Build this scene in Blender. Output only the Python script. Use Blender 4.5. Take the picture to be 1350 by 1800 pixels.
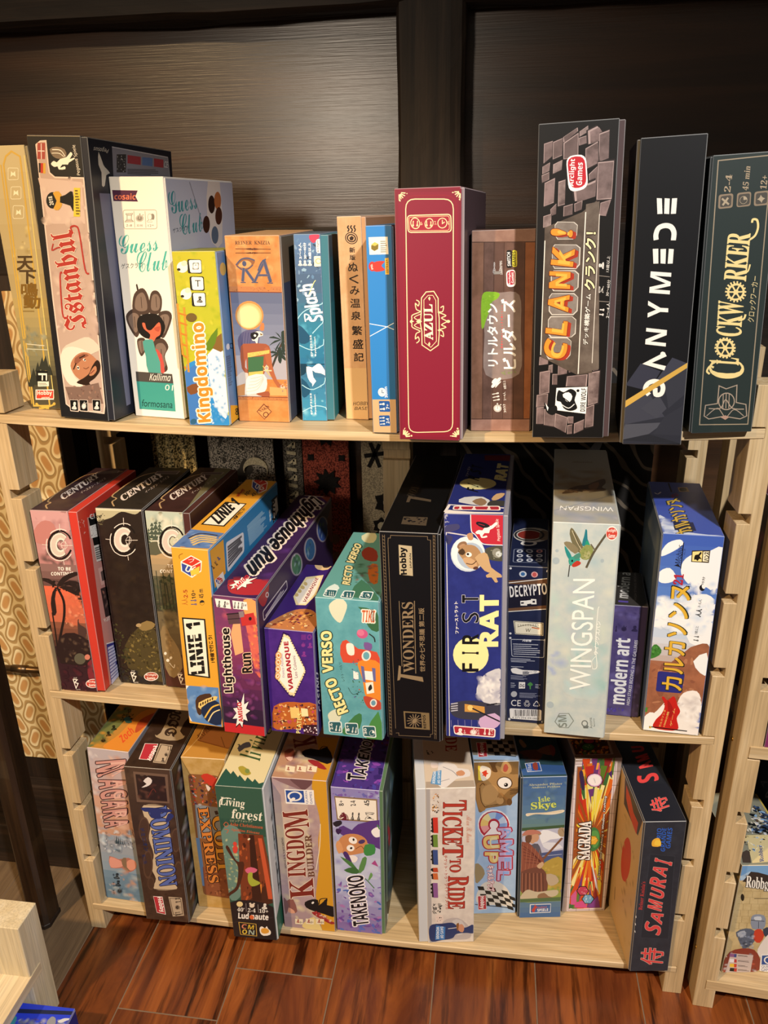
import bpy, bmesh, math, random
from mathutils import Matrix, Vector
for o in list(bpy.data.objects): bpy.data.objects.remove(o, do_unlink=True)
S = .01                                                   # the scene is laid out in centimetres
sc = bpy.context.scene
COL = sc.collection
# ------------------------------------------------------------------ camera, world, lamps, exposure
cam = bpy.data.cameras.new('camera'); cam.sensor_fit = 'VERTICAL'; cam.sensor_height = 36
cam.lens = 1361.09 / 1800 * 36; cam.clip_start = .01
cobj = bpy.data.objects.new('camera', cam); COL.objects.link(cobj); sc.camera = cobj
cobj.matrix_world = Matrix([[0.990258, -0.034411, 0.13493, 0.564276], [0.138254, 0.358561, -0.923212, -0.860509], [-0.016612, 0.932872, 0.359825, 1.081346], [0.0, 0.0, 0.0, 1.0]])
sc.view_settings.view_transform = 'Standard'; sc.view_settings.look = 'None'
sc.view_settings.gamma = 1; sc.view_settings.exposure = 0.1; sc.view_settings.use_curve_mapping = False
world = bpy.data.worlds.new('room'); sc.world = world; world.use_nodes = True
world.node_tree.nodes['Background'].inputs[0].default_value = (1, .86, .7, 1)
world.node_tree.nodes['Background'].inputs[1].default_value = 0.075
def lamp(name, loc, target, power, colour, radius=.05, cone=70, blend=.6):
    d = bpy.data.lights.new(name, 'SPOT'); d.energy = power; d.color = colour; d.shadow_soft_size = radius
    d.spot_size = math.radians(cone); d.spot_blend = blend
    o = bpy.data.objects.new(name, d); COL.objects.link(o); o.location = Vector(loc) * S
    o.rotation_euler = ((Vector(target) - Vector(loc)) * S).to_track_quat('-Z', 'Y').to_euler()
lamp('warm_spot', (-62, -150, 215), (-6, 5, 50), 185, (1, .67, .34), .04, 52, .6)
lamp('neutral_spot', (128, -150, 222), (58, 0, 28), 220, (1, .95, .89), .04, 48, .6)
lamp('pendant_lamp', (-5, -172, 140), (6, 48, 106), 38, (1, .84, .66), .09, 52, 1)
# ------------------------------------------------------------------ materials
def lin(h):
    v = [int(h[i:i + 2], 16) / 255 for i in (1, 3, 5)]
    return tuple(c / 12.92 if c <= .04045 else ((c + .055) / 1.055) ** 2.4 for c in v)
class NT:
    def __init__(s, name):
        s.m = bpy.data.materials.new(name); s.m.use_nodes = True; s.t = s.m.node_tree; s.b = s.t.nodes['Principled BSDF']
    def n(s, typ, **kw):
        nd = s.t.nodes.new(typ)
        for k, v in kw.items():
            if k in nd.inputs: nd.inputs[k].default_value = v
            else: setattr(nd, k, v)
        return nd
    def l(s, a, b): s.t.links.new(a, b)
    def coords(s, scale, out='Object'):
        tc = s.n('ShaderNodeTexCoord'); mp = s.n('ShaderNodeMapping'); mp.inputs['Scale'].default_value = scale
        s.l(tc.outputs[out], mp.inputs['Vector']); return mp.outputs['Vector']
    def noise(s, vec, scale, detail=4, rough=.55, dist=0):
        nd = s.n('ShaderNodeTexNoise', Scale=scale, Detail=detail, Roughness=rough, Distortion=dist); s.l(vec, nd.inputs['Vector']); return nd.outputs['Fac']
    def ramp(s, fac, stops):
        nd = s.n('ShaderNodeValToRGB'); e = nd.color_ramp.elements
        while len(e) < len(stops): e.new(.5)
        for i, (p, c) in enumerate(stops): e[i].position = p; e[i].color = (*(lin(c) if isinstance(c, str) else c), 1)
        s.l(fac, nd.inputs['Fac']); return nd.outputs['Color']
    def mix(s, a, b, f, mode='MIX'):
        nd = s.n('ShaderNodeMix', data_type='RGBA', blend_type=mode)
        for sock, v in ((nd.inputs[6], a), (nd.inputs[7], b), (nd.inputs[0], f)):
            if hasattr(v, 'links') or hasattr(v, 'is_linked'): s.l(v, sock)
            else: sock.default_value = v
        return nd.outputs[2]
    def bump(s, h, strength, dist=.001):
        nd = s.n('ShaderNodeBump', Strength=strength, Distance=dist); s.l(h, nd.inputs['Height']); s.l(nd.outputs['Normal'], s.b.inputs['Normal'])
def wood(name, axis, cols, rough, fine=1.0, coat=0, spec=.4, bump=.15):
    M = NT(name); k = [60, 60, 60]; k[axis] = 3
    v = M.coords(k); a = M.noise(v, 1 * fine, 5, .6, .6); k2 = [420, 420, 420]; k2[axis] = 12
    b = M.noise(M.coords(k2), 1 * fine, 2)
    c = M.ramp(a, [(.25, cols[0]), (.5, cols[1]), (.72, cols[2])])
    c = M.mix(c, M.ramp(b, [(.35, (.62, .62, .62)), (.6, (1, 1, 1))]), .55, 'MULTIPLY')
    M.l(c, M.b.inputs['Base Color']); M.b.inputs['Roughness'].default_value = rough; M.b.inputs['Coat Weight'].default_value = coat
    M.b.inputs['Specular IOR Level'].default_value = spec; M.bump(b, bump); return M.m
def plain(name, col, rough=.5, metal=0, spec=.4):
    M = NT(name); f = M.noise(M.coords((90, 90, 90)), 1, 3)
    M.l(M.ramp(f, [(.3, tuple(x * .86 for x in lin(col))), (.7, lin(col))]), M.b.inputs['Base Color'])
    M.b.inputs['Roughness'].default_value = rough; M.b.inputs['Metallic'].default_value = metal; M.b.inputs['Specular IOR Level'].default_value = spec; return M.m
OAK = ('#b19770', '#c6ac83', '#d9c39e')
oak_z = wood('oak_upright', 2, OAK, .5); oak_x = wood('oak_board', 0, OAK, .45)
oak_y = wood('pale_oak_board', 1, ('#c8b28c', '#d8c6a4', '#e2d4b6'), .45)
def print_material():
    M = NT('printed_card')
    a = M.n('ShaderNodeAttribute', attribute_name='ink'); b = M.n('ShaderNodeAttribute', attribute_name='ink_two')
    f = M.noise(M.coords((55, 55, 55)), 1, 4, .6); fac = M.ramp(f, [(.38, (0, 0, 0)), (.62, (1, 1, 1))])
    c = M.mix(a.outputs['Color'], b.outputs['Color'], fac); M.l(c, M.b.inputs['Base Color'])
    M.b.inputs['Roughness'].default_value = .42; M.b.inputs['Specular IOR Level'].default_value = .35
    return M.m
CARD = print_material()
# ------------------------------------------------------------------ meshes and objects
def link(name, me, parent=None, mat=None):
    o = bpy.data.objects.new(name, me); COL.objects.link(o)
    if parent: o.parent = parent
    if mat and me is not None:
        for m in (mat if isinstance(mat, (list, tuple)) else [mat]): me.materials.append(m)
    return o
def tag(o, label=None, cat=None, group=None, kind=None):
    for k, v in (('label', label), ('category', cat), ('group', group), ('kind', kind)):
        if v: o[k] = v
    return o
def empty(name, loc=(0, 0, 0)):
    o = bpy.data.objects.new(name, None); COL.objects.link(o); o.location = Vector(loc) * S; o.empty_display_size = .05; return o
def raw(name, V, F, mat, parent=None, smooth=False):
    me = bpy.data.meshes.new(name); me.from_pydata([tuple(c * S for c in v) for v in V], [], F); me.update()
    if smooth:
        for p in me.polygons: p.use_smooth = True
    return link(name, me, parent, mat)
def bevelled(bm, w):
    bmesh.ops.bevel(bm, geom=list(bm.edges), offset=w * S, segments=2, profile=.6, affect='EDGES', clamp_overlap=True)
def cuboid(name, lo, hi, mat, parent=None, bev=.15, rotz=0, piv=None):
    bm = bmesh.new(); bmesh.ops.create_cube(bm, size=1)
    for v in bm.verts: v.co = Vector([(lo[i] + hi[i]) / 2 + v.co[i] * (hi[i] - lo[i]) for i in range(3)]) * S
    if bev: bevelled(bm, bev)
    if rotz: bmesh.ops.rotate(bm, verts=bm.verts, cent=Vector(piv) * S, matrix=Matrix.Rotation(rotz, 3, 'Z'))
    me = bpy.data.meshes.new(name); bm.to_mesh(me); bm.free(); return link(name, me, parent, mat)
def prism(name, prof, axis, a, b, mat, parent=None, bev=0, tf=None):
    """polygon given in the plane across `axis`, extruded from a to b"""
    ax = [i for i in range(3) if i != axis]; bm = bmesh.new(); lay = []
    for t in (a, b):
        vs = []
        for u, v in prof:
            c = [0, 0, 0]; c[ax[0]] = u; c[ax[1]] = v; c[axis] = t; vs.append(bm.verts.new(Vector(c) * S))
        lay.append(vs)
    n = len(prof); bm.faces.new(lay[0][::-1]); bm.faces.new(lay[1])
    for i in range(n): bm.faces.new((lay[0][i], lay[0][(i + 1) % n], lay[1][(i + 1) % n], lay[1][i]))
    bmesh.ops.recalc_face_normals(bm, faces=bm.faces)
    if bev: bmesh.ops.bevel(bm, geom=[e for e in bm.edges if len(e.link_faces) == 2 and e.calc_face_angle(0) > 1], offset=bev * S, segments=1, affect='EDGES', clamp_overlap=True)
    if tf: bm.transform(tf)
    me = bpy.data.meshes.new(name); bm.to_mesh(me); bm.free(); return link(name, me, parent, mat)
def tube(name, pts, r, mat, parent=None, n=12):
    V, F = [], []
    for i, q in enumerate(pts):
        q = Vector(q); d = (Vector(pts[min(i + 1, len(pts) - 1)]) - Vector(pts[max(i - 1, 0)])).normalized()
        u = d.orthogonal().normalized(); w = d.cross(u); rr = r[i] if isinstance(r, (list, tuple)) else r
        V += [q + (u * math.cos(2 * math.pi * k / n) + w * math.sin(2 * math.pi * k / n)) * rr for k in range(n)]
        if i: F += [((i - 1) * n + k, (i - 1) * n + (k + 1) % n, i * n + (k + 1) % n, i * n + k) for k in range(n)]
    F += [tuple(range(n))[::-1], tuple(range((len(pts) - 1) * n, len(pts) * n))]
    return raw(name, V, F, mat, parent, True)
# ------------------------------------------------------------------ printed boxes: drawing on the card
def pairs(d): return [(d[i] / 20, d[i + 1] / 20) for i in range(0, len(d), 2)]     # drawings are in half millimetres
def style(s, st):
    base = {'B': (0x1D5D4, 0x1D5EE, 0x1D7EC), 'S': (0x1D400, 0x1D41A, 0x1D7CE), 'C': (0x1D4D0, 0x1D4EA, None), 'F': (0x1D56C, 0x1D586, None), 'I': (0x1D608, 0x1D622, None), 'BI': (0x1D63C, 0x1D656, 0x1D7EC)}.get(st)
    if not base: return s
    out = ''
    for ch in s:
        if 'A' <= ch <= 'Z': out += chr(base[0] + ord(ch) - 65)
        elif 'a' <= ch <= 'z': out += chr(base[1] + ord(ch) - 97)
        elif '0' <= ch <= '9' and base[2]: out += chr(base[2] + ord(ch) - 48)
        else: out += ch
    return out
GLYPHS = {}
def bake_text(strings):
    """outline of every line of lettering, scaled to a unit box"""
    tmp = {}
    for s in strings:
        c = bpy.data.curves.new('lettering', 'FONT'); c.body = s; c.resolution_u = 3; c.size = 1
        o = bpy.data.objects.new('lettering', c); COL.objects.link(o); tmp[s] = o
    dg = bpy.context.evaluated_depsgraph_get()
    for s, o in tmp.items():
        ev = o.evaluated_get(dg); me = ev.to_mesh(); P = [(v.co.x, v.co.y) for v in me.vertices]; Fc = [tuple(p.vertices) for p in me.polygons]; ev.to_mesh_clear()
        if P:
            x0 = min(p[0] for p in P); x1 = max(p[0] for p in P); y0 = min(p[1] for p in P); y1 = max(p[1] for p in P)
            P = [((x - x0) / max(x1 - x0, 1e-6), (y - y0) / max(y1 - y0, 1e-6)) for x, y in P]
        GLYPHS[s] = (P, Fc)
    for o in tmp.values(): c = o.data; bpy.data.objects.remove(o, do_unlink=True); bpy.data.curves.remove(c)
def catmull(pts, closed, k):
    n = len(pts); out = []
    g = lambda i: pts[i % n] if closed else pts[min(max(i, 0), n - 1)]
    for i in range(n if closed else n - 1):
        a, b, c, d = g(i - 1), g(i), g(i + 1), g(i + 2)
        for j in range(k):
            t = j / k; out.append(tuple(.5 * (2 * b[m] + (c[m] - a[m]) * t + (2 * a[m] - 5 * b[m] + 4 * c[m] - d[m]) * t * t + (3 * b[m] - a[m] - 3 * c[m] + d[m]) * t ** 3) for m in (0, 1)))
    if not closed: out.append(pts[-1])
    return out
class Sheet:
    """what is printed on one face; every new mark lies a hair above the marks it covers"""
    STEP = .0012
    def __init__(s, u0, u1, v0, v1, base): s.lim = (u0, u1, v0, v1); s.P = []; s.F = []; s.C = []; s.boxes = []; s.ground = []; s.base = base
    def clip(s, pts):
        for ax, lim, sg in ((0, s.lim[0], 1), (0, s.lim[1], -1), (1, s.lim[2], 1), (1, s.lim[3], -1)):
            out = []
            for i in range(len(pts)):
                a, b = pts[i - 1], pts[i]; ia = (a[ax] - lim) * sg >= 0; ib = (b[ax] - lim) * sg >= 0
                if ia != ib: t = (lim - a[ax]) / (b[ax] - a[ax]); out.append((a[0] + t * (b[0] - a[0]), a[1] + t * (b[1] - a[1])))
                if ib: out.append(b)
            pts = out
            if not pts: break
        return pts
    def clamp(s, q): return (min(max(q[0], s.lim[0]), s.lim[1]), min(max(q[1], s.lim[2]), s.lim[3]))
    def level(s, pts, thick=1):
        x0 = min(p[0] for p in pts); x1 = max(p[0] for p in pts); y0 = min(p[1] for p in pts); y1 = max(p[1] for p in pts); z = 0
        for (a, b, c, d, t) in s.boxes:
            if a < x1 and b > x0 and c < y1 and d > y0: z = max(z, t)
        z += 1; s.boxes.append((x0, x1, y0, y1, z + thick - 1)); return z
    def under(s, p, dabs):
        """ink already lying at point p"""
        x, y = p; c = s.base
        for x0, x1, y0, y1, pts, col in reversed(s.ground):
            if x0 <= x <= x1 and y0 <= y <= y1:
                inside = False; n = len(pts)
                for i in range(n):
                    a, b = pts[i - 1], pts[i]
                    if (a[1] > y) != (b[1] > y) and x < (b[0] - a[0]) * (y - a[1]) / (b[1] - a[1]) + a[0]: inside = not inside
                if inside: c = inks(col); break
        for dx, dy, ra, rb, ca, sa, col in dabs:
            u = ((x - dx) * ca + (y - dy) * sa) / ra; v = ((y - dy) * ca - (x - dx) * sa) / rb; r = u * u + v * v
            if r < 1: w = .85 * (1 - math.sqrt(r)); c = tuple(tuple(c[k][i] * (1 - w) + col[k][i] * w for i in range(3)) for k in (0, 1))
        return c
    def put(s, pts, col, z):
        xs = [p[0] for p in pts]; ys = [p[1] for p in pts]; s.ground.append((min(xs), max(xs), min(ys), max(ys), pts, col))
        i = len(s.P); s.P += [(x, y, z * s.STEP) for x, y in pts]; s.F.append(tuple(range(i, i + len(pts)))); s.C.append(col)
    def poly(s, pts, col, z=None):
        pts = s.clip(pts)
        if len(pts) > 2: s.put(pts, col, z or s.level(pts))
    def line(s, pts, w, col, closed):
        pts = [s.clamp(q) for q in pts]; n = len(pts); z = s.level([(x + dx, y + dx) for x, y in pts for dx in (-w / 2, w / 2)])
        L = []
        for i, (x, y) in enumerate(pts):
            a = pts[i - 1] if (i or closed) else pts[i]; b = pts[(i + 1) % n] if (i < n - 1 or closed) else pts[i]
            d1 = Vector((x - a[0], y - a[1])); d2 = Vector((b[0] - x, b[1] - y))
            d1 = d1.normalized() if d1.length > 1e-6 else d2.normalized(); d2 = d2.normalized() if d2.length > 1e-6 else d1
            t = d1 + d2; t = t.normalized() if t.length > .2 else d1; k = w / 2 / max(.5, abs(t.dot(d1))); L.append((x - t.y * k, y + t.x * k, x + t.y * k, y - t.x * k))
        for i in range(n if closed else n - 1):
            a, b = L[i], L[(i + 1) % n]; s.put([(a[0], a[1]), (b[0], b[1]), (b[2], b[3]), (a[2], a[3])], col, z)
    def draw(s, it):
        k, c = it[0], it[1]
        if k == 'p':
            q = pairs(it[2]); s.poly(catmull(q, True, it[3]) if len(it) > 3 else q, c)
        elif k == 'l':
            q = pairs(it[3]); cl = it[4] if len(it) > 4 else 0
            s.line(catmull(q, cl, it[5]) if len(it) > 5 and it[5] else q, it[2] / 20, c, cl)
        elif k == 'R':
            Q = pairs(it[2]); out = []
            for i in range(4):
                b = Vector(Q[i]); rd = it[3] / 20; ua = (Vector(Q[i - 1]) - b).normalized() * rd; ud = (Vector(Q[(i + 1) % 4]) - b).normalized() * rd
                for t in (0, .25, .5, .75, 1): out.append(tuple(b + ua * (1 - t) ** 2 + ud * t * t))
            if len(it) > 4: s.line(out, it[4] / 20, c, True)
            else: s.poly(out, c)
        elif k == 'e':
            o, a, b = pairs(it[2]); n = 22; ring = it[3]
            f = lambda t, r=1: (o[0] + r * ((a[0] - o[0]) * math.cos(t) + (b[0] - o[0]) * math.sin(t)), o[1] + r * ((a[1] - o[1]) * math.cos(t) + (b[1] - o[1]) * math.sin(t)))
            T = [2 * math.pi * i / n for i in range(n + 1)]
            if not ring: s.poly([f(t) for t in T[:-1]], c)
            else:
                z = s.level([f(t) for t in T])
                for i in range(n): s.poly([f(T[i]), f(T[i + 1]), f(T[i + 1], ring), f(T[i], ring)], c, z)
        elif k == 'g':
            a, b, e, d = pairs(it[3]); n = it[4]; z = s.level([a, b, e, d]); A, B = lin(c), lin(it[2])
            m = lambda p, q, t: (p[0] + (q[0] - p[0]) * t, p[1] + (q[1] - p[1]) * t)
            for i in range(n):
                t0, t1 = i / n, (i + 1) / n; h = (i + .5) / n
                s.poly([m(a, d, t0), m(b, e, t0), m(b, e, t1), m(a, d, t1)], tuple(A[j] + (B[j] - A[j]) * h for j in range(3)), z)
        elif k == 's':
            a, b, e, d = pairs(it[2]); n = it[3]; r0, r1 = it[4] / 20, it[5] / 20; R = random.Random(it[7]); ang = math.radians(it[8]) if len(it) > 8 else None
            z = s.level([a, b, e, d], 1 + int(n * .2) + 1); dabs = []
            for i in range(n):
                u, v = R.random(), R.random(); x = (a[0] * (1 - u) + b[0] * u) * (1 - v) + (d[0] * (1 - u) + e[0] * u) * v; y = (a[1] * (1 - u) + b[1] * u) * (1 - v) + (d[1] * (1 - u) + e[1] * u) * v
                ra = R.uniform(r0, r1) * .5; rb = ra * R.uniform(.25, .8) if it[6] == 'r' else ra * R.uniform(.5, .9); th = R.uniform(0, math.pi) if ang is None else ang + R.gauss(0, .2); m = 5 if it[6] == 'r' else 8
                ca, sa = math.cos(th), math.sin(th); pts = []
                for j in range(m):
                    t = 2 * math.pi * (j + R.uniform(-.25, .25)) / m; px, py = ra * math.cos(t), rb * math.sin(t); pts.append((x + px * ca - py * sa, y + px * sa + py * ca))
                if m == 5: s.poly(pts, R.choice(c), z + i * .2)
                else:                                     # airbrushed dab, fading out towards its rim
                    j = len(s.P); zz = (z + i * .2) * s.STEP; col = inks(R.choice(c)); ra *= 1.5; rb *= 1.5; m = 10
                    q = [s.clamp((x + ra * math.cos(.628 * k) * ca - rb * math.sin(.628 * k) * sa, y + ra * math.cos(.628 * k) * sa + rb * math.sin(.628 * k) * ca)) for k in range(m)]; ctr = s.clamp((x, y))
                    rim = [s.under(p, dabs) for p in q]; dabs.append((x, y, ra, rb, ca, sa, col)); mid = s.under(ctr, dabs)
                    s.P += [(ctr[0], ctr[1], zz)] + [(a, b, zz) for a, b in q]
                    for k in range(m): s.F.append((j, j + 1 + k, j + 1 + (k + 1) % m)); s.C.append([mid, rim[k], rim[(k + 1) % m]])
        elif k == 'b':                                    # burst of shards round a point
            (cx, cy), (wx, wy) = pairs(it[3]); n = it[4]; R = random.Random(it[5]); z = s.level([(cx - wx, cy - wy), (cx + wx, cy + wy)], 2 + n // 6); a0, a1, b0, b1 = s.lim; s.lim = (cx - wx, cx + wx, cy - wy, cy + wy)
            for i in range(n):
                an = R.uniform(0, 6.2832)
                if R.random() < .6: an = math.copysign(math.pi / 2, math.sin(an)) + R.gauss(0, .3)
                f0 = R.uniform(.12, .75); f1 = f0 + R.uniform(.2, .5); dw = R.uniform(.03, .09); q = []
                for f, dd in ((f0, 0), (f1, -dw), (f1, dw)): q.append((cx + wy * f * .62 * math.cos(an + dd), cy + wy * f * math.sin(an + dd)))
                s.poly(q, R.choice(c if f0 < .42 else it[2]), z + i * .16)
            s.lim = (a0, a1, b0, b1)
        elif k == 't':
            P, Fc = GLYPHS[style(it[2], it[3])]; o, a, b = pairs(it[4]); bold = it[5] / 20 if len(it) > 5 else 0; ol = (it[6], it[7] / 20) if len(it) > 7 else 0
            W = [(o[0] + x * (a[0] - o[0]) + y * (b[0] - o[0]), o[1] + x * (a[1] - o[1]) + y * (b[1] - o[1])) for x, y in P]
            if not W: return
            def stamp(col, offs, z):
                for n, (dx, dy) in enumerate(offs):
                    i = len(s.P); q = [s.clamp((x + dx, y + dy)) for x, y in W]; s.P += [(x, y, (z + n * .3) * s.STEP) for x, y in q]
                    s.F += [tuple(i + j for j in f) for f in Fc]; s.C += [col] * len(Fc)
            z = s.level(W, 5)
            r = bold / 2
            if ol: rr = ol[1] + r; stamp(ol[0], [(rr * math.cos(t), rr * math.sin(t)) for t in [i * math.pi / 4 for i in range(8)]], z)
            stamp(c, [(0, 0)] if not r else [(r, r), (-r, r), (r, -r), (-r, -r)], z + 3)
def inks(col):
    if isinstance(col, tuple): return col, col
    if '|' in col: q = col.split('|'); return lin(q[0]), lin(q[1])
    return (lin(col),) * 2
class Card:
    """mesh of one card part: bevelled slab plus what is printed on its faces"""
    def __init__(s): s.V = []; s.F = []; s.A = []
    def slab(s, lo, hi, cols, bev=.07):
        bm = bmesh.new(); bmesh.ops.create_cube(bm, size=1)
        for v in bm.verts: v.co = Vector([(lo[i] + hi[i]) / 2 + v.co[i] * (hi[i] - lo[i]) for i in range(3)])
        bmesh.ops.bevel(bm, geom=list(bm.edges), offset=bev, segments=1, affect='EDGES'); bm.normal_update(); bm.verts.index_update(); i = len(s.V)
        s.V += [tuple(v.co) for v in bm.verts]
        wear = {}
        for f in bm.faces:
            n = f.normal; key = 'F' if n.y < -.9 else 'T' if n.z > .9 else 'R' if n.x > .9 else 'L' if n.x < -.9 else 'K' if max(abs(n.x), abs(n.y), abs(n.z)) > .9 else 'E'
            c = cols.get(key) or cols['F']
            a, b = inks(c)
            if key == 'E': a = b = tuple(x * .7 + .3 * .62 for x in a)
            s.F.append(tuple(i + v.index for v in f.verts)); s.A.append((a, b))
        bm.free()
    def sheet(s, sh, org, u, v, n):
        i = len(s.V); org, u, v, n = Vector(org), Vector(u), Vector(v), Vector(n)
        s.V += [tuple(org + u * x + v * y + n * (z + .001)) for x, y, z in sh.P]
        flip = u.cross(v).dot(n) < 0
        for f, c in zip(sh.F, sh.C):
            s.F.append(tuple(i + j for j in (f[::-1] if flip else f)))
            s.A.append((c[::-1] if flip else c) if isinstance(c, list) else inks(c))
    def build(s, name, parent):
        o = raw(name, s.V, s.F, CARD, parent); me = o.data
        for nm, k in (('ink', 0), ('ink_two', 1)):
            at = me.attributes.new(nm, 'FLOAT_COLOR', 'CORNER'); buf = []
            for p in me.polygons:
                a = s.A[p.index]
                if isinstance(a, list):
                    for q in a: buf += [*q[k], 1]
                else: buf += [*a[k], 1] * p.loop_total
            at.data.foreach_set('color', buf)
        return o
def game_box(b, art):
    w, h, d = b['dim']; side, tw, tcol = b['tray']
    root = empty('game_box'); root.matrix_world = Matrix(b['m']); tag(root, b['label'], 'game box', b['group'])
    l0, l1 = (tw, w) if side == 'L' else (0, w - tw)
    lid, tray = Card(), Card(); e = .12
    lid.slab((l0, 0, 0), (l1, d, h), dict(F=b['F'], T=b['T'], R=b['R'], L=b['L'], K=b['R']))
    t0, t1 = (0, l0 + .3) if side == 'L' else (l1 - .3, w)
    tray.slab((t0, e, e), (t1, d - e, h - e), dict(F=tcol, L=b['L'] if side == 'L' else tcol, R=b['R'] if side == 'R' else tcol))
    m = .06
    for face, items in art.items():
        if face == 'F': sh = Sheet(l0 + m, l1 - m, m, h - m, inks(b['F']))
        elif face == 'T': sh = Sheet(l0 + m, l1 - m, m, d - m, inks(b['T']))
        else:
            q = e + m if face == side else m; sh = Sheet(q, d - q, q, h - q, inks(b[face]))
        for it in items: sh.draw(it)
        if face == 'F': lid.sheet(sh, (0, 0, 0), (1, 0, 0), (0, 0, 1), (0, -1, 0))
        elif face == 'T': lid.sheet(sh, (0, 0, h), (1, 0, 0), (0, 1, 0), (0, 0, 1))
        elif face == 'R': (tray if side == 'R' else lid).sheet(sh, (w, 0, 0), (0, 1, 0), (0, 0, 1), (1, 0, 0))
        else: (tray if side == 'L' else lid).sheet(sh, (0, 0, 0), (0, 1, 0), (0, 0, 1), (-1, 0, 0))
    lid.build('lid', root); tray.build('tray', root)
# ------------------------------------------------------------------ the room
XL, XR = -5.74, 86.83
SHELVES = [(85.834, 1.353), (45.583, 0.951), (5.317, 1.004)]                      # top height at the ends, sag in the middle
def sag(k, x):
    z, s = SHELVES[k]; t = (x - XL) / (XR - XL); return z - s * 4 * t * (1 - t)
# floor: dark red-brown boards running away from the viewer
def floor_material():
    M = NT('floor_boards'); r = M.n('ShaderNodeAttribute', attribute_name='board')
    add = M.n('ShaderNodeVectorMath', operation='ADD'); M.l(M.coords((11, 1.3, 11)), add.inputs[0]); M.l(r.outputs['Color'], add.inputs[1])
    a = M.noise(add.outputs[0], 1, 6, .62, 1.6)
    add2 = M.n('ShaderNodeVectorMath', operation='ADD'); M.l(M.coords((85, 6, 85)), add2.inputs[0]); M.l(r.outputs['Color'], add2.inputs[1])
    f = M.noise(add2.outputs[0], 1, 4, .6)
    c = M.ramp(a, [(.26, '#38190b'), (.42, '#603018'), (.56, '#82471f'), (.74, '#a66632')])
    c = M.mix(c, M.ramp(f, [(.37, (.16, .13, .12)), (.5, (1, 1, 1))]), M.ramp(M.noise(add.outputs[0], .9, 3), [(.36, (.25, .25, .25)), (.56, (1, 1, 1))]), 'MULTIPLY')
    sep = M.n('ShaderNodeSeparateColor'); M.l(r.outputs['Color'], sep.inputs[0])
    c = M.mix(c, M.ramp(sep.outputs[0], [(0, (.72, .68, .66)), (1, (1.15, 1.12, 1.1))]), .8, 'MULTIPLY')
    M.l(c, M.b.inputs['Base Color']); M.b.inputs['Roughness'].default_value = .32; M.b.inputs['Specular IOR Level'].default_value = .45; M.bump(f, .12); return M.m
def make_floor():
    V, F, A = [], [], []; R = random.Random(4)
    def q(x0, x1, y0, y1, z, c):
        i = len(V); V.extend([(x0, y0, z), (x1, y0, z), (x1, y1, z), (x0, y1, z)]); F.append((i, i + 1, i + 2, i + 3)); A.append(c)
    for k in range(-1, 16):
        x0 = 4.9 + 15.2 * k; ends = {1: -4.2, 0: -12.65}.get(k, R.uniform(12, 70)); y = ends - 91 * 2
        while y < 62:
            q(max(x0 + .09, -5.4), x0 + 15.11, y + .09, min(y + 90.91, 62), 0, (R.random(), R.random() * 7, R.random() * 7)); y += 91
    k1 = len(F)
    for k in range(16):                                   # duller boards left of the rack
        x0 = -5.5 - 9.2 * (k + 1); y = R.uniform(-20, 60) - 182
        while y < 62: q(x0 + .06, x0 + 9.14, y + .06, min(y + 90.94, 62), 0, (R.random(), R.random() * 7, R.random() * 7)); y += 91
    me_mat = floor_material(); n = len(F)
    i = len(V); V.extend([(-150, -200, -.06), (260, -200, -.06), (260, 62, -.06), (-150, 62, -.06)]); F.append((i, i + 1, i + 2, i + 3))
    i = len(V); V.extend([(-150, -200, -2), (260, -200, -2), (260, 62, -2), (-150, 62, -2)]); F.append((i + 3, i + 2, i + 1, i))
    o = raw('floor', V, F, me_mat); o.data.materials.append(plain('floor_grout', '#7d6a58', .7)); o.data.materials.append(wood('dull_floor_boards', 1, ('#5a4836', '#6e5a44', '#806a50'), .5))
    at = o.data.attributes.new('board', 'FLOAT_COLOR', 'CORNER'); buf = []
    for p in o.data.polygons:
        c = A[p.index] if p.index < n else (0, 0, 0); buf += [*c, 1] * p.loop_total
        if p.index >= n: p.material_index = 1
        elif p.index >= k1: p.material_index = 2
    at.data.foreach_set('color', buf); tag(o, kind='structure')
make_floor()
def panel_material():
    M = NT('walnut_panel'); a = M.noise(M.coords((1.6, 2, 22)), 1, 4, .5, .5); f = M.noise(M.coords((9, 9, 420)), 1, 3, .6)
    c = M.ramp(a, [(.3, '#2a190d'), (.5, '#3a2413'), (.7, '#4c301b')]); c = M.mix(c, M.ramp(f, [(.35, (.85, .85, .85)), (.65, (1, 1, 1))]), .5, 'MULTIPLY')
    M.l(c, M.b.inputs['Base Color']); M.b.inputs['Roughness'].default_value = .3; M.b.inputs['Specular IOR Level'].default_value = .8; M.bump(f, .2, .001); return M.m
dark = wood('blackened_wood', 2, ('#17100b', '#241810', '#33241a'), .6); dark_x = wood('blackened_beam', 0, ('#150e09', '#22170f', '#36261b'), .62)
panel = panel_material()
tag(cuboid('wall_back', (-150, 48, -2), (260, 52, 175), panel, bev=0), kind='structure')
tag(cuboid('shade_band_left', (-150, 46.6, 76), (40.2, 48, 106.2), dark_x, bev=.2), kind='structure')     # dark slab added in place of the shadow band across the wall
tag(cuboid('shade_band_right', (51.2, 46.6, 76), (260, 48, 106.2), dark_x, bev=.2), kind='structure')  # same stand-in for the wall shadow, right of the pillar
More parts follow.
